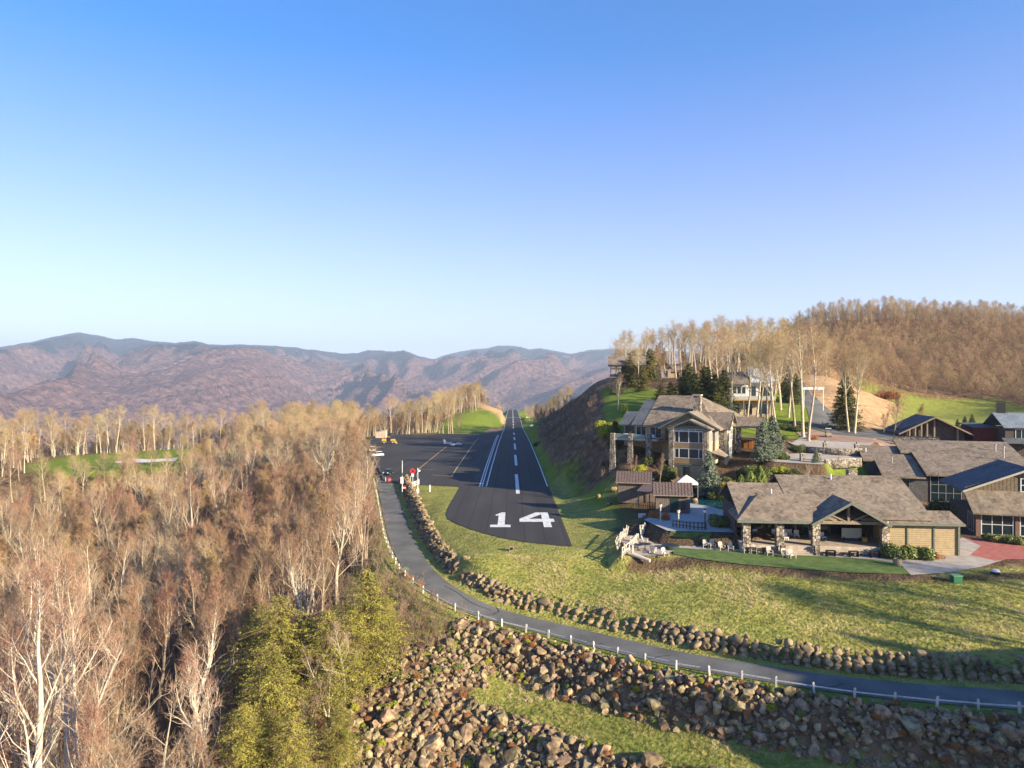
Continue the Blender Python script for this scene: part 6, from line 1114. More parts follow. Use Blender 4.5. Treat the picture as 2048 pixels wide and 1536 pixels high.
HEMO = conifer(225, 11, 3.4, 36, 12, mat('olive_needles', (.10, .10, .025), col2=(.20, .17, .05), scale=.8), brown_bark, 'olive_hemlock', droop=.2, leaf=.2, dens=30, loose=.3, flat=.55)
def pxx(px, d): return (px - 1024) / F * d
for px_, d, s, lb in ((1418, 131, 1.0, 'blue spruce beside the glass tower of the lodge'), (1526, 137, .92, 'blue spruce right of the lodge entrance, the nearer of two'), (1546, 141, .98, 'blue spruce right of the lodge entrance, the farther of two'), (1632, 134, .32, 'small blue spruce beside the lower drive')):
    single('blue_spruce', lb, 'spruce', BLUE, pxx(px_, d), d, s, 'blue spruces')
single('dark_spruce', 'big dark spruce standing beside the hill road', 'spruce', DARKS, pxx(1690, 176), 176, 1.08); single('dark_spruce', 'small dark spruce at the left end of the lodge deck', 'spruce', DARKS, pxx(1231, 153), 153, .5)
for px_, d, s, lb in ((1915, 185, .42, 'small dark spruce left of the red barn'), (1930, 188, .5, 'small dark spruce directly behind the red barn'), (1944, 192, .55, 'small dark spruce beside the black chimney')): single('dark_spruce', lb, 'spruce', DARKS, pxx(px_, d), d, s, 'small spruces behind the barn')
hl = [(735, 76, .95, 'yellow green hemlock at the end of the boulder slope, tallest beside the lane'), (702, 74, .85, 'yellow green hemlock just left of the tall one beside the lane'), (655, 73, .95, 'yellow green hemlock above the top of the lower boulders'), (770, 79, .62, 'yellow green hemlock nearest the lane fence'), (610, 75, .85, 'yellow green hemlock in the middle of the lower clump'), (560, 74, 1.15, 'tall yellow green hemlock above the slender bare tree'), (545, 68, 1.0, 'yellow green hemlock near the bottom centre of the clump'), (490, 64, .8, 'yellow green hemlock at the bottom edge beside the bare trunk'), (585, 63, .8, 'yellow green hemlock above the bottom boulders'), (520, 79, .95, 'yellow green hemlock behind the clump on the left'), (680, 66, .6, 'short yellow green hemlock on the edge of the boulders')]
for i, (px_, d, s, lb) in enumerate(hl): single('hemlock', lb, 'hemlock', HEM[i % 3], pxx(px_, d), d, s * (.84 if i else 1.0), 'yellow green hemlocks beside the boulder slope')
dl = [(1322, 176, .75, 'olive'), (1342, 180, .8, 'olive'), (1368, 182, 1.0, 'dark'), (1390, 178, .95, 'dark'), (1408, 184, 1.1, 'dark'), (1430, 176, 1.0, 'dark'), (1448, 180, 1.1, 'dark'), (1378, 200, 1.05, 'dark'), (1415, 205, 1.0, 'dark'), (1285, 235, .8, 'olive'), (1262, 250, 1.0, 'olive'), (1300, 262, 1.1, 'olive'), (1278, 262, .9, 'olive'), (1590, 215, .8, 'dark'), (1575, 220, .9, 'dark'), (1236, 225, .5, 'dark')]
for i, (px_, d, s, k) in enumerate(dl):
    lb = {'dark': 'dark green hemlock on the hill behind the lodge roofs', 'olive': 'olive brown hemlock on the hill left of the dark ones'}[k]; single('hill_hemlock', lb, 'hemlock', HEMO if k == 'olive' else HEMD[i % 2], pxx(px_, d), d, s, lb[:12] + ' hemlocks on the lodge hill')
# shrubs
RHO = bush_mesh(301, 1.0, 1.0, 1.0, 4200, .075, rho_leaf, 'rhododendron'); BOX = bush_mesh(302, 1.0, 1.0, 1.25, 4200, .05, box_leaf, 'boxwood', lumps=10); YEL = bush_mesh(303, 1, 1, 1.5, 3600, .06, yel_leaf, 'yellow_shrub'); LIME = bush_mesh(304, 1, 1, 1, 4200, .06, lime_leaf, 'lime_shrub', lumps=22); ARB = cone_bush(305, 1.0, 3.6, 5200, .075, arb_leaf, 'arborvitae'); RUST = bush_mesh(306, 1, 1, .9, 2600, .05, rust_leaf, 'rust_shrub'); DKB = bush_mesh(307, 1, 1, .9, 3600, .07, dark_leaf, 'dark_shrub')
sh = [('round_bush', RHO, 1445, 104, 2.3, 1.8, 'big round dark green bush left of the pavilion'), ('ball_shrub', BOX, 1540, 95.4, .85, .85, 'clipped green ball shrub beside the stone steps'),
      ('rhododendron', RHO, 1797, 91.4, 2.3, 1.9, 'big glossy rhododendron, left half of the clump before the tan wing'), ('rhododendron', RHO, 1838, 90.7, 2.1, 1.7, 'big glossy rhododendron, right half of the clump before the tan wing'), ('rust_shrub', RUST, 1873, 90.8, 1.3, 1.1, 'thin brownish shrub at the corner of the tan wing'),
      ('rhododendron', RHO, 1985, 101, 1.5, 1.2, 'broad leaved shrub under the first windows of the gabled house'), ('rhododendron', RHO, 2015, 100, 1.6, 1.2, 'broad leaved shrub under the second windows of the gabled house'), ('rhododendron', RHO, 2042, 99, 1.6, 1.2, 'broad leaved shrub cut by the right edge of the picture'),
      ('dark_shrub', DKB, 1882, 121, 2.0, 2.2, 'dark shrub under the grid window wall, left'), ('dark_shrub', DKB, 1905, 119, 2.1, 2.4, 'dark shrub under the grid window wall, middle'), ('dark_shrub', DKB, 1924, 114, 1.8, 2.4, 'dark shrub between the window wall and the gabled house'),
      ('yellow_shrub', YEL, 1455, 128, 1.8, 2.4, 'golden yellow shrub between the spruce and the arborvitae'), ('lime_shrub', LIME, 1222, 166, 3.6, 3.2, 'yellow green spreading shrub left of the lodge'), ('lime_shrub', LIME, 1208, 172, 2.6, 2.2, 'smaller yellow green shrub on the dark bank'), ('lime_shrub', LIME, 1277, 140, 1.9, 1.9, 'lime green bush under the lodge deck'), ('lime_shrub', LIME, 1249, 185, 1.0, 2.2, 'narrow yellow green shrub on the shaded lawn'),
      ('hedge', RUST, 1311, 110, 1.2, 1.5, 'clipped rusty brown hedge above the terrace, left piece'), ('hedge', RUST, 1328, 108.5, 1.2, 1.5, 'clipped rusty brown hedge above the terrace, right piece'),
      ('boxwood', BOX, 1565, 158, 1.3, 1.1, 'round clipped boxwood beside the brick walk'), ('boxwood', BOX, 1597, 147.5, 1.7, 1.5, 'round clipped boxwood above the curved wall'), ('dark_shrub', DKB, 1600, 172, 2.6, 1.6, 'spreading dark hedge under the tallest trunk, left'), ('dark_shrub', DKB, 1575, 174, 2.4, 1.6, 'spreading dark hedge left of the tallest trunk'), ('rust_shrub', RUST, 1625, 160, 1.8, 1.2, 'rusty bed planting right of the tallest trunk'),
      ('dark_shrub', DKB, 1300, 143, 2.2, 2.6, 'dark bush below the lodge deck between the piers'), ('dark_shrub', DKB, 1330, 137, 2.4, 3.0, 'dark bush at the left foot of the glass tower'), ('dark_shrub', DKB, 1265, 146, 1.8, 1.4, 'dark low bush at the outer deck pier'), ('rhododendron', RHO, 1352, 133, 1.6, 1.8, 'green bush in front of the glass tower base'), ('dark_shrub', DKB, 1216, 150, 1.8, 1.2, 'dark low bush on the bank left of the deck'),
      ('dark_shrub', DKB, 1436, 127, 2.2, 2.0, 'dark bush under the blue spruce'), ('dark_shrub', DKB, 1470, 127, 2.4, 2.2, 'dark bush between yellow shrub and arborvitae'), ('rhododendron', RHO, 1480, 127, 1.8, 2.2, 'green bush just behind the left end of the pavilion roof'), ('arborvitae', ARB, 1500, 124, 1.9, 1.6, 'tall pale green arborvitae behind the pavilion roof'), ('arborvitae', ARB, 1520, 128, 1.5, 1.3, 'arborvitae right of the tallest one'), ('arborvitae', ARB, 1541, 122, 1.0, 1.0, 'narrow lime arborvitae above the roof ridge'),
      ('dark_shrub', DKB, 1555, 124, 2.3, 2.2, 'dark bush right of the narrow arborvitae'), ('yellow_shrub', LIME, 1580, 126, 2.0, 1.6, 'yellow green bush below the lower drive'), ('dark_shrub', DKB, 1600, 124, 2.2, 1.8, 'blue green mounded bush beside the near stone pillar'), ('rust_shrub', RUST, 1615, 127, 2.2, 1.5, 'pinkish bare bush beside the small spruce'), ('dark_shrub', DKB, 1490, 133, 2.2, 2.2, 'dark bush before the lodge entrance'), ('rhododendron', RHO, 1562, 139, 1.9, 1.2, 'green bush at the left end of the lower drive'),
      ('rhododendron', RHO, 1505, 133, 2.4, 1.8, 'green bush between the entrance spruces and the arborvitae'), ('dark_shrub', DKB, 1530, 131, 2.6, 2.0, 'dark bush below the entrance spruces'), ('lime_shrub', LIME, 1560, 131, 2.0, 1.5, 'yellow green bush on the slope below the lower drive'), ('dark_shrub', DKB, 1585, 129.5, 2.4, 1.7, 'dark bush on the slope below the lower drive'), ('rust_shrub', RUST, 1640, 128, 2.2, 1.4, 'brown bush on the slope right of the small spruce'), ('rhododendron', RHO, 1462, 133.5, 2.2, 2.0, 'green bush right of the big blue spruce'), ('arborvitae', ARB, 1482, 129, 1.3, 1.2, 'green arborvitae left of the tallest one'), ('dark_shrub', DKB, 1510, 119, 2.4, 2.2, 'dark bush just above the left roof ridge'), ('dark_shrub', DKB, 1540, 117, 2.4, 2.3, 'dark bush just above the raised roof ridge'), ('rhododendron', RHO, 1570, 118, 2.2, 2.2, 'green bush above the raised roof ridge'), ('dark_shrub', DKB, 1605, 118, 2.4, 2.0, 'dark bush above the middle of the roof ridge'), ('rust_shrub', RUST, 1640, 119, 2.2, 1.8, 'brown bush above the middle of the roof ridge'), ('dark_shrub', DKB, 1665, 120, 2.2, 1.6, 'dark bush left of the small stone chimney'), ('rhododendron', RHO, 1340, 127, 1.8, 1.2, 'low green bush behind the nearer pool shed'), ('dark_shrub', DKB, 1395, 134.5, 1.8, 1.6, 'dark bush at the right foot of the glass tower'),
      ('dark_shrub', DKB, 1412, 137, 2.2, 1.2, 'dark bush behind the white canopy'), ('rust_shrub', RUST, 1424, 134, 1.2, 1.4, 'dull red bush beside the pool'), ('dark_shrub', DKB, 1450, 133, 2.4, 1.8, 'dark bush above the pool edge'), ('rhododendron', RHO, 1440, 131.5, 1.3, 1.0, 'yellowish low bush at the pool edge'), ('rust_shrub', RUST, 1350, 141, 1.3, 1.0, 'reddish bush left of the canopy'), ('dark_shrub', DKB, 1232, 246, 2.8, 2.6, 'dark bushes beneath the stilted deck'),
      ('rust_shrub', RUST, 1330, 186, 4.0, 3.6, 'orange brown bare bush above the lodge roof'), ('rust_shrub', RUST, 808, 95.5, .8, .8, 'rusty ornamental grass clump at the lane bend, upper'), ('rust_shrub', RUST, 820, 94, .8, .7, 'rusty ornamental grass clump at the lane bend, middle'), ('rust_shrub', RUST, 838, 91.6, .8, .7, 'rusty ornamental grass clump at the lane bend, lower'), ('blue_grass', bush_mesh(308, 1, 1, 1, 900, .06, blue_leaf, 'blue_grass'), 812, 97.2, .6, .8, 'blue grey ornamental grass at the lane bend'),
      ('dark_shrub', DKB, 1075, 300, 3.0, 2.0, 'dark bush on the grass right of the runway'), ('rust_shrub', RUST, 1800, 205, 3.4, 2.0, 'brown shrubs on the golf slope behind the timber hall'), ('rust_shrub', RUST, 1770, 262, 6, 4, 'pinkish brown thicket on the golf slope')]
for nm, me_, px_, d, s, sz, lb in sh: single(nm, lb, nm.replace('_', ' '), me_, pxx(px_, d), d, s, None, -.1, sz)
# small bare ornamental trees near the lodge
for px_, d, h_, k, lb in ((1319, 134, 6.0, RED[0], 'small pinkish bare tree before the lodge deck'), (1262, 139, 4.5, RED[1], 'little bare tree behind the farther pool shed'), (1236, 190, 9, PALE[0], 'thin pale bare tree on the shaded lawn left of the lodge'), (1788, 168, 10, RED[2], 'bare tree with dark stem left of the timber hall'), (1767, 170, 6, RED[3], 'slender bare sapling at the end of the forecourt'), (1840, 200, 8, GOLD[0], 'wide bare tree on the golf slope behind the timber hall'), (1672, 134, 3, RED[0], 'small twiggy bush tree on the little lawn'), (1612, 128, 3.5, PALE[1], 'pinkish small bare tree beside the stone pillar')):
    tr3 = k; s = h_ / {id(RED[0]): 15, id(RED[1]): 15, id(RED[2]): 15, id(RED[3]): 15}.get(id(k), 19 if k in PALE else 14); single('bare_tree', lb, 'tree', (k[0], k[1]), pxx(px_, d), d, s)

# ---------------------------------------------------------------- woods: the trees that show largest are things, the rest one object each
hill = [(1463, 168, 23), (1494, 172, 20), (1512, 178, 22), (1522, 165, 21), (1545, 160, 21), (1553, 158, 20), (1577, 190, 20), (1590, 175, 22), (1607, 164, 27), (1617, 158, 22), (1534, 185, 22), (1562, 200, 20), (1440, 205, 22), (1452, 215, 22), (1470, 230, 22), (1425, 232, 20),
        (1250, 262, 19), (1265, 280, 20), (1240, 262, 13), (1285, 285, 20), (1312, 285, 17), (1330, 290, 20), (1345, 300, 19), (1352, 285, 22), (1362, 290, 21), (1375, 280, 22), (1383, 300, 20), (1392, 275, 20), (1402, 265, 20), (1411, 300, 22), (1420, 280, 21), (1432, 320, 23), (1445, 330, 22), (1460, 300, 22), (1480, 340, 20), (1500, 320, 22), (1520, 300, 22), (1540, 320, 22), (1560, 300, 22), (1580, 290, 20), (1600, 300, 20), (1630, 280, 22), (1697, 172, 18), (1709, 170, 20), (1505, 250, 22), (1530, 240, 21), (1550, 235, 20), (1487, 255, 22), (1572, 250, 20)]
NTREE = 0
for i, (px_, d, h_) in enumerate(hill):
    k = TALL[i % 4]; mid_ = d < 240
    lb = ('tallest thick pale trunk beside the forecourt, forking high' if px_ == 1607 else 'straight pale trunk in front of the white house, left of the others' if px_ == 1463 else 'left one of the two pale trunks before the big dark spruce' if px_ == 1697 else 'right one of the two pale trunks before the big dark spruce' if px_ == 1709 else 'tall pale bare tree between the white house and the hill road' if mid_ and px_ > 1480 else 'tall pale bare tree among the dark hemlocks left of the white house' if mid_ else 'bare tree standing against the sky on the lodge hill' if px_ < 1440 else 'bare tree on the wooded crest behind the white house')
    single('tall_bare_tree', lb, 'tree', (k[0], k[1]), pxx(px_, d), d, h_ / 22.0, None if px_ in (1607, 1463, 1697, 1709) else 'tall bare trees on the lodge hill'); NTREE += 1
# hand placed pale trees of the near wood
near = [(95, 66, 26, 0, 'big pale many branched tree at the left edge, upper one'), (30, 70, 27, 1, 'pale spreading tree cut by the left edge'), (75, 56, 27, 2, 'largest pale tree at the bottom left corner, left stem group'), (140, 58, 26, 1, 'largest pale tree at the bottom left corner, right stem group'), (378, 72, 15, 0, 'pale crooked tree with bare forked limbs above the hemlock clump'), (420, 66, 12, 0, 'slender pale tree leaning before the lowest hemlocks'), (150, 104, 22, 0, 'pale dead looking tree with a broken side limb on the left'), (205, 108, 23, 2, 'pale tree with many upright limbs behind the dark hollow'), (330, 150, 22, 1, 'pale fan shaped tree in the middle of the wood'), (390, 150, 24, 2, 'pale fan shaped tree with thick limbs in the middle of the wood'), (450, 165, 22, 0, 'pale forked tree right of the fan shaped ones'), (612, 83, 13, 0, 'pale slender tree above the hemlock clump'), (690, 72.5, 8, 0, 'thin pale sapling standing at the top of the lower boulders'), (655, 71, 7, 1, 'thin leaning sapling left of the boulders')]
for px_, d, h_, k, lb in near: single('pale_tree', lb, 'tree', (BIGP[k][0], BIGP[k][1]) if h_ > 11 else (PALE[k][0], PALE[k][1]), pxx(px_, d), d, h_ / 19.0); NTREE += 1
def clear(P_, road=4.5):
    D, Sg, _, I = poly_dist(ROAD, P_[:, 0], P_[:, 1]); x = P_[:, 0]; y = P_[:, 1]
    k = (D > road) & ~((Sg > 0) & (y < 173) & (I < len(ROAD) - 1.5)) & (sdist(RUN, x, y) > 4.5) & (sdist(GREEN, x, y) > 3)
    k &= ~((I > IB - 6) & (D < 34) & (Sg < 0)); return P_[k]
P_ = clear(jitter_grid(-235, -17, 46, 262, 5.9)); x, y = P_[:, 0], P_[:, 1]
P_ = P_[(x / y > -.80) & ((y > 175) | (x < -14)) & ~((y > 200) & (x < -85) & (x > -225) & (rng.uniform(0, 1, len(x)) < .66))]; x, y = P_[:, 0], P_[:, 1]
rows = []
for a, b in P_:
    u = random.random(); nearlane = a > -45 and b > 85
    if nearlane: kind, s = (('red', random.uniform(.75, 1.1)) if u < .62 else ('pale', random.uniform(.6, .85)) if u < .85 else ('gold', random.uniform(.8, 1.1)))
    elif b < 135: kind, s = (('red', random.uniform(.75, 1.15)) if u < .75 else ('pale', random.uniform(.7, 1.05)))
    elif b < 200: kind, s = (('red', random.uniform(.8, 1.15)) if u < .5 else ('pale', random.uniform(.7, 1.0)) if u < .75 else ('gold', random.uniform(.8, 1.1)))
    else: kind, s = (('tall', random.uniform(.6, .85)) if u < .5 else ('pale', random.uniform(.6, .9)) if u < .75 else ('red', random.uniform(.8, 1.1)))
    rows.append((a, b, kind, s))
def region_rows(pts, kinds, s0, s1, keep=1.0):
    out = []
    for a, b in pts:
        if random.random() < keep: out.append((a, b, random.choice(kinds), random.uniform(s0, s1)))
    return out
Q = clear(jitter_grid(-290, -15, 262, 440, 6.0)); x, y = Q[:, 0], Q[:, 1]; Q = Q[(x / y > -.78) & ~((x > -95) & (x < -78) & (y > 310) & (y < 345)) & ~((x > -75) & (y > 434) & (y < 470))]
x, y = Q[:, 0], Q[:, 1]; Q = Q[~((x > -215) & (x < -95) & (y < 330) & (x * -1 > (y - 262) * .6 + 60) & (rng.uniform(0, 1, len(x)) < .25))]; rows += region_rows(Q, ['tall', 'tall', 'pale', 'red', 'gold'], .65, .95)
Q = clear(jitter_grid(-150, -20, 432, 660, 6.2)); x, y = Q[:, 0], Q[:, 1]; st_ = in_poly([(-20, 440), (-9, 470), (-9, 600), (-12, 640), (-26, 655), (-42, 620), (-52, 560), (-50, 450)], x, y); Q = Q[~st_]; rows += region_rows(Q, ['tall', 'tall', 'gold', 'red'], .85, 1.12)
Q = jitter_grid(-60, -18, 655, 740, 6); Q = Q[~in_poly([(-6, 600), (-8, 720), (-30, 735), (-30, 690), (-24, 655), (-12, 640)], Q[:, 0], Q[:, 1])]; rows += region_rows(Q, ['tall', 'gold'], .85, 1.0)
Q = jitter_grid(17, 40, 430, 600, 6.5); Q = Q[~((Q[:, 1] > 520) & (Q[:, 0] < 22))]; rows += region_rows(Q, ['tall', 'tall', 'red', 'red'], .5, .72)
Q = jitter_grid(22, 60, 620, 1000, 12); rows += region_rows(Q, ['tall', 'red'], .45, .6); Q = jitter_grid(-90, -18, 760, 1100, 14); rows += region_rows(Q, ['tall', 'red'], .6, .8); Q = jitter_grid(-60, 60, 1130, 1260, 9); rows += region_rows(Q, ['red'], .6, .9)
# wood on the lodge hill crest and right of the picture
Q = jitter_grid(40, 150, 300, 470, 12); Q = Q[(Q[:, 0] / Q[:, 1] > .145)]; Q = Q[(sdist([(104, 365), (125, 365), (125, 385), (104, 385)], Q[:, 0], Q[:, 1]) > 4) & (sdist([(55, 285), (75, 285), (75, 305), (55, 305)], Q[:, 0], Q[:, 1]) > 3)]; rows += region_rows(Q, ['tall', 'tall', 'gold', 'red'], .7, .95, .75)
Q = jitter_grid(48, 90, 235, 300, 10); Q = Q[(sdist([(55, 280), (75, 280), (75, 305), (55, 305)], Q[:, 0], Q[:, 1]) > 3)]; rows += region_rows(Q, ['gold', 'tall'], .6, .85, .8)
KD = {'red': (RED, 15), 'pale': (PALE, 19), 'tall': (TALL, 22), 'gold': (GOLD, 14)}
zone_of = lambda a, b: 'below the lane' if (b < 100 and a > -60) else 'above the hollow' if a > -48 and b < 200 and a < 0 else 'on the near slope' if b < 135 else 'in the hollow' if b < 205 else 'before the green' if a < -60 else 'at the edge of the apron' if a < 0 else 'on the lodge hill'
def place_of(a, b):
    p = 1024 + a / b * F; e = -height(np.array([a]), np.array([b]))[0] / b * F + 768
    return ' at the left edge' if p < 110 else ' below the sand bunker' if p < 330 else ' left of the hemlock clump' if p < 470 else ' above the hemlock clump' if p < 640 else ' nearest the lane' if p < 800 else ''
lookof = {'red': 'reddish brown twiggy bare tree', 'pale': 'pale limbed bare tree', 'tall': 'tall bare tree with tan crown', 'gold': 'golden brown twiggy tree'}
rows = np.array(rows, dtype=object); ax = rows[:, 0].astype(float); ay = rows[:, 1].astype(float); az_ = height(ax, ay); infr = (np.abs(ax) / ay < .75)
order = np.argsort(np.where(infr, ay, ay + 5000)); NIND = 292 - NTREE; KK = {'red': 0, 'pale': 4, 'tall': 7, 'gold': 11}
rest = []
for j, i in enumerate(order):
    a, b, kind, s = rows[i]; L_, _ = KD[kind]; v = random.randrange(len(L_))
    if j < NIND: szw = '' if kind == 'tall' else 'short ' if s < .82 else 'medium ' if s < .98 else 'high '; nm_ = (szw + lookof[kind] + ' ' + zone_of(a, b) + (place_of(a, b) if b < 262 and a < 0 else '')); t = single('bare_tree', nm_, 'tree', (L_[v][0], L_[v][1]), a, b, s, nm_[:60], z=float(az_[i]))
    else: rest.append((a, b, az_[i] - .1, random.uniform(0, 6.28), s, KK[kind] + v))
scatter('bare_wood', 'far bare wood round the golf green and the runway', 'wood', rest, [t[2] for t in RED + PALE + TALL + GOLD])
# wood on the big right hill
Q = jitter_grid(118, 520, 285, 590, 4.3); x, y = Q[:, 0], Q[:, 1]
gp = [(105, 190), (122, 225), (150, 255), (162, 305), (168, 332), (215, 330), (226, 300), (190, 240), (130, 190)]; sb = [(96, 190), (100, 235), (108, 262), (128, 285), (150, 330), (160, 325), (146, 285), (125, 245), (112, 215)]
Q = Q[(sdist(gp, x, y) > 1) & (sdist(sb, x, y) > 1) & (x / y < .86) & (y < 540)]; k = rng.choice([0, 1, 2], len(Q)); rw = pt_rows(Q, [0, 1, 2], .5, .82, -.2); Q2 = jitter_grid(200, 330, 210, 300, 7); Q2 = Q2[(sdist(gp, Q2[:, 0], Q2[:, 1]) > 1) & (Q2[:, 0] / Q2[:, 1] < .95)]; rw = np.concatenate([rw, pt_rows(Q2, [0, 1, 2], .7, 1.0, -.2)])
Q3 = jitter_grid(160, 400, 455, 500, 8); w3 = pt_rows(Q3, [3, 4, 5, 6], .5, .68, -.2); rw = np.concatenate([rw, w3]); scatter('hillside_wood', 'brown leafless wood covering the big right hill', 'wood', rw, [t[2] for t in HILL + TALL])
# brush: thickets on the bank, below the lane and under the trees
def brush(name, label, polys, step, s0, s1, cnt=None):
    R_ = []
    for p in polys:
        xs = [q[0] for q in p]; ys = [q[1] for q in p]; Q = jitter_grid(min(xs), max(xs), min(ys), max(ys), step); Q = Q[in_poly(p, Q[:, 0], Q[:, 1])]
        Q = Q[(sdist(RUN, Q[:, 0], Q[:, 1]) > 1.5) & (poly_dist(ROAD, Q[:, 0], Q[:, 1])[0] > 3.4)]; R_.append(pt_rows(Q, [0, 1, 2], s0, s1, -.1))
    return scatter(name, label, 'brush', np.concatenate(R_), [t[2] for t in SAP])
bank = [(12.5, 395), (24, 402), (29, 330), (31, 262), (27, 225), (24, 200), (20, 178), (22, 168), (20, 158), (21, 150), (19.5, 144), (16, 146), (13.5, 160), (12.5, 200), (12.5, 300)]
brush('bank_brush', 'dense bare brush on the dark bank between runway and lodge', [bank], 1.7, .2, .5)
brush('thicket', 'reddish bare undergrowth of the near wood', [[(-30, 172), (-24, 150), (-20, 125), (-19, 105), (-16, 92), (-10, 84), (-12, 76), (-22, 66), (-30, 56), (-70, 50), (-140, 60), (-150, 200), (-60, 250), (-60, 220), (-46, 200)]], 3.0, .5, 1.15)
brush('slope_brush', 'tan and reddish brush on the slope between lane bend and boulders', [[(-14.5, 97), (-12.5, 91), (-8, 85.5), (-4.5, 82.4), (-6, 79), (-10, 77), (-14, 77), (-17, 84), (-18, 92)]], .95, .18, .5)
# two rows of trees outside the picture on the right whose shadows lie across the meadow and lower lane
for i, (a, b, s) in enumerate(((70, 52, .8), (76, 50, .8), (82, 53, .85), (88, 49, .8), (95, 50, .85), (90, 56, .8), (99, 54, .85), (68, 38, .35), (74, 35, .4), (62, 31, .4), (82, 38, .35), (58, 27, .4))):
    single('shade_tree', 'tree beyond the right edge whose shadow streaks the meadow', 'tree', (HEMD[i % 2] if i > 6 else (PALE[i % 3][0], PALE[i % 3][1])), a, b, s * (1.0 if i > 6 else .95), 'trees beyond the right edge')

# ---------------------------------------------------------------- boulders of the rip-rap
items = []
def band(i0, i1, s0, s1, st, r0, r1, dens=1.0):
    u = i0
    while u < i1:
        s = s0 + random.uniform(0, st)
        while s < s1:
            if random.random() < dens:
                uu = u + random.uniform(-.4, .4); k = int(min(max(uu, 0), len(ROAD) - 2)); p = ROAD[k] + (ROAD[k + 1] - ROAD[k]) * (uu - k); n_ = ROADN[k]; ss = s + random.uniform(-.2, .2); items.append((p[0] - n_[0] * ss, p[1] - n_[1] * ss, random.uniform(r0, r1) * (1 + .8 * (random.random() < .1))))
            s += st
        u += st
band(IB + 3, len(ROAD) - 8, 3.3, 7.6, .5, .24, .46); band(IB + 3, len(ROAD) - 10, 12.6, 24.5, .53, .24, .5, .95)
for _ in range(380): a, b = random.uniform(-24, -7), random.uniform(63, 80); items.append((a, b, random.uniform(.25, .5)))
for _ in range(150): a, b = random.uniform(-8.5, -2.6), random.uniform(73, 78.2); items.append((a, b, random.uniform(.25, .48)))
items = [q for q in items if not (q[0] < -13 and q[1] > 78)]; ix = np.array(items); iz = height(ix[:, 0], ix[:, 1]); sizes = ix[:, 2] / np.hypot(np.hypot(ix[:, 0], ix[:, 1]), iz); vis = (np.abs(ix[:, 0] / ix[:, 1]) < .73) & (-iz / ix[:, 1] < .55)
order = np.argsort(-np.where(vis, sizes, -1)); big = order[:298]; restr = []
for i in order[:298]:
    a, b, r_ = items[i]; D, Sg, _, I = poly_dist(ROAD, np.array([a]), np.array([b])); up_ = D[0] < 10
    o = link('boulder', ROCKS[random.randrange(10)], None, (a, b, float(iz[i]) + r_ * .3)); o.scale = (r_ * random.uniform(.9, 1.3), r_, r_ * random.uniform(.8, 1.05)); o.rotation_euler = (random.uniform(-.7, .7), random.uniform(-.7, .7), random.uniform(0, 6.28))
    p_ = 1024 + a / b * F; w_ = 'left end' if p_ < 780 else 'left part' if p_ < 1000 else 'part left of the middle' if p_ < 1200 else 'middle' if p_ < 1420 else 'part right of the middle' if p_ < 1700 else 'right end'; rk = 'upper edge' if (up_ and D[0] < 4.6) or (not up_ and D[0] < 14.5) else 'middle rows' if (up_ and D[0] < 6.3) or (not up_ and D[0] < 17.5) else 'lower edge'
    sz_ = 'largest' if r_ > .62 else 'large' if r_ > .48 else 'middle sized'; tag(o, sz_ + ' brown boulder, ' + rk + ' of the ' + ('upper' if up_ else 'lower') + ' rock band, ' + w_, 'boulder', sz_ + ' boulders, ' + rk + ' ' + w_ + (' upper' if up_ else ' lower') + ' band')
for i in order[298:]: restr.append((items[i][0], items[i][1], iz[i] + items[i][2] * .3, random.uniform(0, 6.28), items[i][2], random.randrange(10)))
for _ in range(2500):
    q = items[random.randrange(len(items))]; a, b = q[0] + random.uniform(-.8, .8), q[1] + random.uniform(-.8, .8); restr.append((a, b, 0, random.uniform(0, 6.28), random.uniform(.1, .26), random.randrange(10)))
restr = np.array(restr); restr[-2500:, 2] = height(restr[-2500:, 0], restr[-2500:, 1]) + .05
Q4 = np.array([(q[0] + random.uniform(-.5, .5), q[1] + random.uniform(-.5, .5)) for q in random.sample(items, 420)]); rw4 = pt_rows(Q4, [0, 0, 1, 2], .22, .6, .1); scatter('boulder_weeds', 'rusty weeds and small green plants between the boulders', 'weeds', rw4, [RUST, LIME, RHO])
scatter('boulder_field', 'smaller and farther boulders filling the two rock bands', 'boulders', restr, ROCKS)
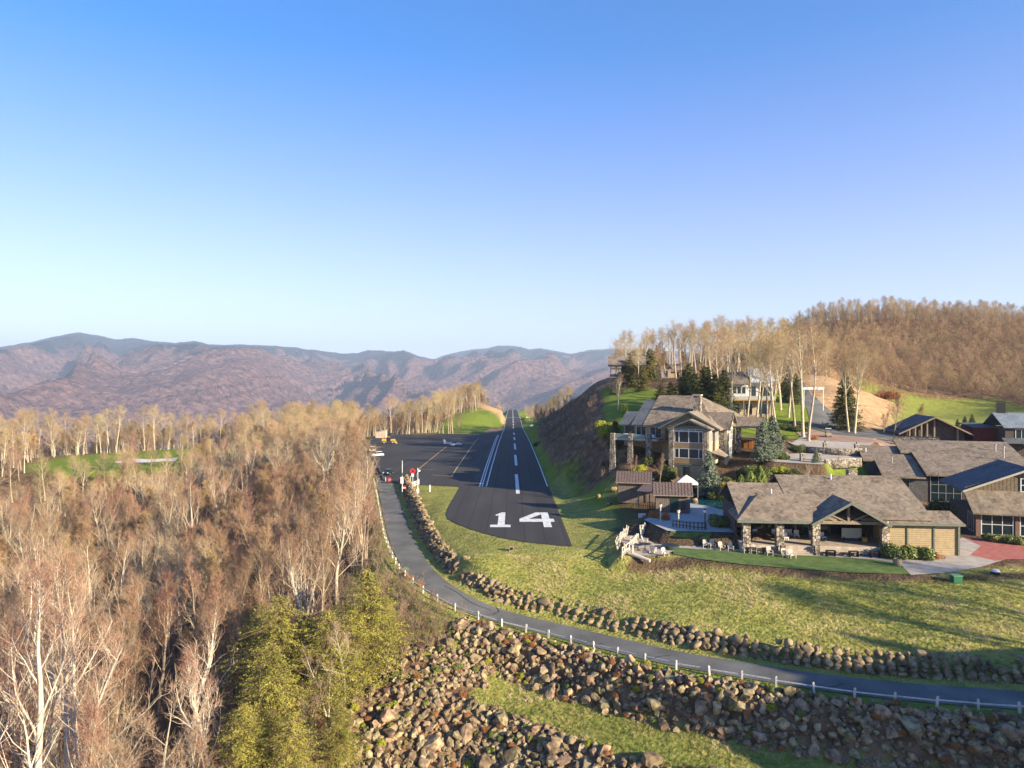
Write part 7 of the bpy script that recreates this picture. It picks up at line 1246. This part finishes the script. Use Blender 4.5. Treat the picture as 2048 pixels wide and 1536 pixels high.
for px_, py_, z_, r_, lb in ((1228, 1003, -22.4, .9, 'pale boulder left of the farther pool shed'), (1196, 1008, -22.8, .8, 'pale rock at the foot of the dark bank'), (1217, 1018, -22.5, .8, 'grey rock on the soil below the sheds'), (1390, 1021, -22.3, .75, 'round brown boulder beside the nearer pool shed')):
    x_, y_, _ = PX(px_, py_, z_); o = link('boulder', ROCKS[3], None, (x_, y_, H(x_, y_) + .2)); o.scale = (r_, r_, r_ * .8); tag(o, lb, 'boulder')
# grass tufts
def tuft(seed, n, h, w, m):
    rg = np.random.default_rng(seed); A = np.stack([rg.normal(size=n) * w, rg.normal(size=n) * w, np.zeros(n) - .03], 1); B = A + np.stack([rg.normal(size=n) * w * 1.2, rg.normal(size=n) * w * 1.2, h * rg.uniform(.5, 1.1, n)], 1); V, Fq = twigs_mesh(A, B, np.full(n, .022)); return np_mesh('grass_tuft', V, [Fq], m)
gt = mat('dry_grass', (.38, .33, .11), rnd=.3); gg = mat('green_grass', (.20, .23, .045), rnd=.3); gs = mat('straw_grass', (.52, .40, .22), rnd=.2)
TF = [tuft(1, 26, .42, .16, gt), tuft(2, 26, .34, .16, gg), tuft(3, 22, .5, .16, gs)]
Q = jitter_grid(-26, 92, 58, 172, .62); x, y = Q[:, 0], Q[:, 1]; D, Sg, _, I = poly_dist(ROAD, x, y)
ok = (((Sg > 0) & (D > 5.2)) | ((Sg < 0) & (D > 7.4) & (D < 12.5) & (I > IB + 8))) & (sdist(RUN, x, y) > .8) & (sdist(PATIO, x, y) > 1.5) & (x / y < .74) & ((Sg < 0) | (y < 172)) & ((x < 12) | (y < 100)); Q = Q[ok]; x, y = Q[:, 0], Q[:, 1]
nz_ = vnoise(x, y, 7, 11) + vnoise(x, y, 2.6, 12) * .7; lawnish = (y > 97 - np.maximum(0, x) * .25) & (Q[:, 0] > -40); kk = np.where(nz_ > .22, 2, np.where(nz_ > -.05, 0, 1)); kk = np.where(lawnish, 1, kk); keep = ~lawnish | (rng.uniform(0, 1, len(x)) < .35)
rw = pt_rows(Q, [0], .4, .95); rw[:, 5] = kk; rw[:, 4] *= np.where(lawnish, .55, 1.0); scatter('meadow_grass', 'rough green and straw coloured grass of the slope below the runway end', 'grass', rw[keep], TF)
print('objects', len(bpy.data.objects), 'trees ind', NIND + NTREE, 'stuff rows', len(rest))
